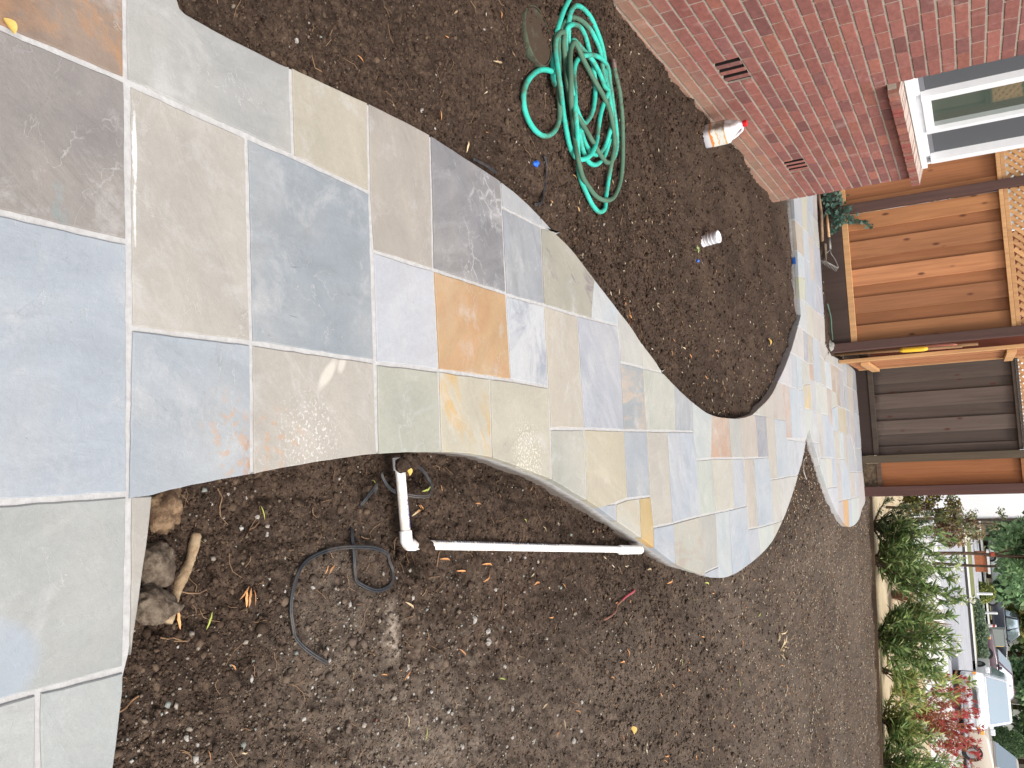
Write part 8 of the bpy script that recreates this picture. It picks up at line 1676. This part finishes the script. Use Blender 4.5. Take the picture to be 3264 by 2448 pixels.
# ---------------------------------------------------------------- trees, hedges, houses and street posts in the distance
M_TRUNK = plain('trunk', (104, 82, 66), .9, .3, 8, .6, 20)
def tree(name, label, x, y, h, crown_r, cols, nleaf=2600, leaf=.22, trunk_r=.12, z0=None, crown_h=None, clumps=26, cat='tree', flat=.8, shape=None, group='trees along the street', lift=.45):
    z0 = gz(y) if z0 is None else z0
    e = empty(name, (x, y, z0)); tag(e, label, cat, group)
    ch = crown_h or crown_r; tr = MB(); top = Vector((random.uniform(-.1, .1), 0, h * .9))
    c = catmull([(0, 0, -.1), (random.uniform(-.08, .08), 0, h * .3), tuple(top * .65), tuple(top)], .25); tr.tube(c, np.linspace(trunk_r, trunk_r * .35, len(c)), 8)
    cc = []
    for k in range(clumps):
        d = rng.normal(0, 1, 3); d /= np.linalg.norm(d); r_ = rng.uniform(.35, 1.0) ** .6
        p = np.array([d[0] * crown_r, d[1] * crown_r, d[2] * ch]) * r_ * .82 + np.array([0, 0, h - ch * (1 - .15)])
        if p[2] < h * lift * .5: p[2] = h * lift * .5 + rng.uniform(0, .3)
        cc.append((p, rng.uniform(.22, .42) * crown_r))
        if k % 3 == 0: tr.tube([tuple(top * random.uniform(.4, .8)), tuple(Vector(p) * .6 + top * .3), tuple(p)], [trunk_r * .35, trunk_r * .2, trunk_r * .08], 5)
    Ps = []; Sh = []
    per = nleaf // clumps
    for p, r_ in cc:
        q = rng.normal(0, 1, (per, 3)); q /= np.linalg.norm(q, axis=1)[:, None]; q *= (rng.uniform(0, 1, (per, 1)) ** .45) * r_
        q[:, 2] *= flat; Ps.append(q + p); Sh.append(np.full(per, rng.uniform(.75, 1.2)))
    Ps = np.concatenate(Ps); Sh = np.concatenate(Sh); n = len(Ps)
    V, Fc = leaves(Ps, rng.normal(0, 1, (n, 3)), rng.uniform(.6, 1.2, n) * leaf, rng.uniform(.25, .4, n) * leaf)
    mesh_np('crown', V, Fc, M_LEAF, e, vcol=np.repeat(lc(n, cols, None, .2, .85) * Sh[:, None], 6, 0))
    tr.build('trunk', M_TRUNK, e, smooth=True); return e
G1 = [(104, 138, 94), (126, 160, 110), (84, 116, 80), (156, 182, 134)]
G2 = [(132, 148, 92), (166, 172, 112), (110, 128, 80), (192, 184, 118)]
G3 = [(92, 118, 80), (112, 138, 90), (76, 100, 68)]
tree('slender_tree', 'slender young tree with rusty tie on its thin trunk', 2.93, 24, 3.4, .80, G1, 3200, .13, .05, crown_h=1.0, clumps=40, lift=.8)
put(MB().lathe([(.052, 0), (.058, .01), (.058, .08), (.052, .09)], (2.93, 24.0, 1.38), 12).build('trunk_tie', plain('rusty_tie', (206, 100, 70), .7)), bpy.data.objects['slender_tree'])
tree('broad_street_tree', 'broad green tree beside the pale neighbouring wall', 3.55, 27, 4.2, 1.5, G1, 4600, .17, .045, crown_h=1.7, clumps=46, lift=.8)
tree('brown_bush', 'bare brown twiggy bush against the pale wall', 2.15, 22.2, 1.4, .50, [(150, 120, 92), (120, 96, 76), (172, 146, 112), (104, 104, 66)], 2400, .07, .03, crown_h=.62, clumps=30, cat='bush', lift=.5)
tree('mottled_shrub', 'yellow green mottled shrub beside the end fence post', 1.12, 15.2, 1.15, .36, [(110, 112, 60), (84, 88, 48), (150, 136, 70), (96, 80, 56)], 1800, .055, .025, crown_h=.55, clumps=26, cat='bush', lift=.4)
tree('sapling', 'spindly bare sapling standing before the pale wall', 1.55, 17.6, 1.75, .35, [(120, 128, 90), (150, 150, 120), (96, 104, 70)], 420, .055, .03, crown_h=.55, clumps=14, lift=.8)
for i, (x, y, h, r_, cols, lab) in enumerate(((8.0, 72, 7.0, 3.0, G1, 'large green tree above the pale van'), (11.2, 78, 6.5, 2.8, G2, 'olive tree behind the white posts'), (14.0, 74, 7.0, 3.0, G2, 'yellowing tree above the black pickup'), (16.6, 76, 7.5, 3.2, G1, 'dark green tree behind the maroon car'), (20.0, 74, 7.5, 3.2, G3, 'dense tree behind the second white car'), (23.2, 72, 7.0, 3.0, G2, 'pale green tree above the dark topiary'), (5.0, 80, 7.5, 3.4, G1, 'tall tree far behind the slender tree'), (26.5, 70, 7.5, 3.2, G1, 'tree over the beige pickup'))):
    tree('street_tree', lab, x, y, h, r_, cols, 3000, .55, .2, crown_h=h * .48, clumps=34, lift=.18)
def topiary(label, x, y, h, r_, cols, leaf=.12, n_=2600, name='topiary_bush', sq=1.0):
    z0 = gz(y); e = empty(name, (x, y, z0)); tag(e, label, 'bush', 'clipped bushes across the road')
    q = rng.normal(0, 1, (n_, 3)); q /= np.linalg.norm(q, axis=1)[:, None]; q[:, 2] = np.abs(q[:, 2])
    P = q * rng.uniform(.82, 1.03, (n_, 1)) * np.array([r_, r_ * sq, h])
    V, Fc = leaves(P, q + rng.normal(0, .6, (n_, 3)), rng.uniform(.6, 1.2, n_) * leaf, rng.uniform(.25, .4, n_) * leaf)
    mesh_np('crown', V, Fc, M_LEAF, e, vcol=np.repeat(lc(n_, cols, None, .2, .85), 6, 0))
    MB().lathe([(r_ * .8, 0), (r_ * .84, h * .35), (r_ * .6, h * .7), (0, h * .86)], n=16, caps=False).build('core', plain(name + '_core', (70, 88, 58), .95), e, smooth=True); return e
topiary('tall rounded dark green topiary bush beyond the red flowers', 14.85, 48.5, 1.9, .85, G3)
topiary('dark rounded bush beside the second white car', 13.6, 50, 1.3, .8, G3)
topiary('grey green sage bush beside the white car mirror', 11.0, 40.5, 1.0, .55, [(140, 156, 130), (170, 182, 158), (112, 130, 108)], .09)
SAGE = [(132, 152, 124), (160, 176, 148), (108, 128, 104)]
for i, (x, lab) in enumerate(((8.9, 'near end of the grey green sage hedge on the median'), (9.8, 'middle of the grey green sage hedge on the median'), (10.7, 'far end of the grey green sage hedge on the median'))):
    topiary(lab, x, 49.4, .50 + .1 * (i == 1), .75, SAGE, .14, 2200, 'sage_bush', .8)
# neighbouring white house
nb = empty('neighbour_house', (.9, 31, 0)); tag(nb, 'plain white house wall beyond the fence end', 'house')
M_STUC = plain('white_stucco', (244, 244, 246), .85, .03, 20, .15, 60, k=.80)
put(MB().box((-6, 30, -.1), (2.60, 38, 5.0)).build('wall', M_STUC), nb)
put(MB().box((-6.3, 29.6, 5.001), (3.0, 38.4, 5.15)).build('roof', plain('dark_roof', (90, 84, 80), .9)), nb)
put(MB().box((2.5995, 29.96, -.1), (2.68, 30.06, 5.0)).build('corner_board', plain('dark_trim', (70, 60, 56), .8)), nb)
# low brick and timber building and garage across the street
fb = empty('far_house', (20, 92, 0)); tag(fb, 'low house with pale garage door far across the street', 'house')
hb = gz(92)
put(MB().box((-10, 90, hb - 1), (45, 100, hb + 2.6)).build('wall', plain('far_wall', (150, 138, 128), .9, .2, 2)), fb)
put(MB().add([(-11, 89, hb + 2.6), (46, 89, hb + 2.6), (46, 101, hb + 2.6), (-11, 101, hb + 2.6), (-11, 95, hb + 4.6), (46, 95, hb + 4.6)], [(0, 1, 5, 4), (2, 3, 4, 5), (1, 2, 5), (3, 0, 4), (0, 3, 2, 1)]).build('roof', plain('far_roof', (120, 112, 108), .9, .2, 3)), fb)
for x in (17.5, 24.0):
    gd = put(MB().box((x, 89.9, hb - .2), (x + 3.6, 89.99, hb + 2.1)).build('garage_door', plain('garage_white', (228, 226, 222), .6)), fb)
cb = MB().box((-.45, -.3, 0), (.45, .3, 1.15)).box((-.47, -.32, 1.151), (.47, .32, 1.2)).build('utility_cabinet', plain('cabinet_grey', (164, 170, 164), .6, .05), bevel=.02); cb.location = (11.15, 55, gz(55)); tag(cb, 'grey utility cabinet standing on the far roadside', 'cabinet')
pw = empty('brick_pillar_wall', (7.25, 56, gz(56))); tag(pw, 'low orange brick wall with white cap across the road', 'wall')
put(MB().box((6.7, 55.8, gz(56) - .1), (7.8, 56.3, gz(56) + .62)).build('masonry', plain('orange_masonry', (190, 116, 78), .85, .2, 12)), pw)
put(MB().box((6.6, 55.7, gz(56) + .621), (7.9, 56.4, gz(56) + .75)).build('cap', M_WALK), pw)
for x, y, h, c, lab in ((8.87, 55, .75, (236, 236, 234), 'short white post nearest the pale van'), (9.9, 55, .9, (226, 226, 224), 'white post beside the yellow flowering bush'), (10.2, 53, .85, (240, 240, 240), 'white post with a red top before the black pickup'), (11.45, 56, 1.0, (200, 176, 110), 'yellowish timber post beside the grey cabinet'), (11.95, 56.5, 1.0, (196, 172, 108), 'second yellowish timber post past the grey cabinet')):
    p = empty('roadside_post', (x, y, gz(y))); tag(p, lab, 'post', 'posts along the far road')
    m_ = plain('post_paint', c, .6, .05, k=.75)
    MB().lathe([(.07, 0), (.07, h), (.05, h + .03), (0, h + .035)], n=12, caps=False).build('shaft', m_, p)
    MB().lathe([(.10, 0), (.10, .06), (.07, .07)], n=12, caps=False).build('base', m_, p)
    if 'red top' in lab: MB().lathe([(.073, h - .14), (.073, h - .02)], n=12).build('band', plain('red_band', (200, 70, 60), .6), p)
topiary('yellow flowering bush behind the white posts', 9.3, 58, .8, .6, [(150, 160, 90), (190, 190, 110), (110, 130, 76)], .12, 1600)

for x, y, h, r_, cols, lab in ((6.3, 60, 4.6, 1.7, G1, 'green tree between the slender tree and the pale van'), (9.6, 63, 4.6, 1.6, G1, 'leafy tree directly over the pale van'), (12.2, 68, 5.2, 1.8, G2, 'olive green tree over the white roadside posts'), (14.6, 60, 4.6, 1.6, G1, 'dark tree between the cabinet and the maroon car'), (18.0, 60, 4.4, 1.5, G3, 'dark tree behind the two white cars'), (20.0, 56, 4.6, 1.7, G2, 'light green tree past the rounded topiary')):
    tree('street_tree', lab, x, y, h, r_, cols, 3200, .36, .10, crown_h=h * .5, clumps=36, lift=.30)
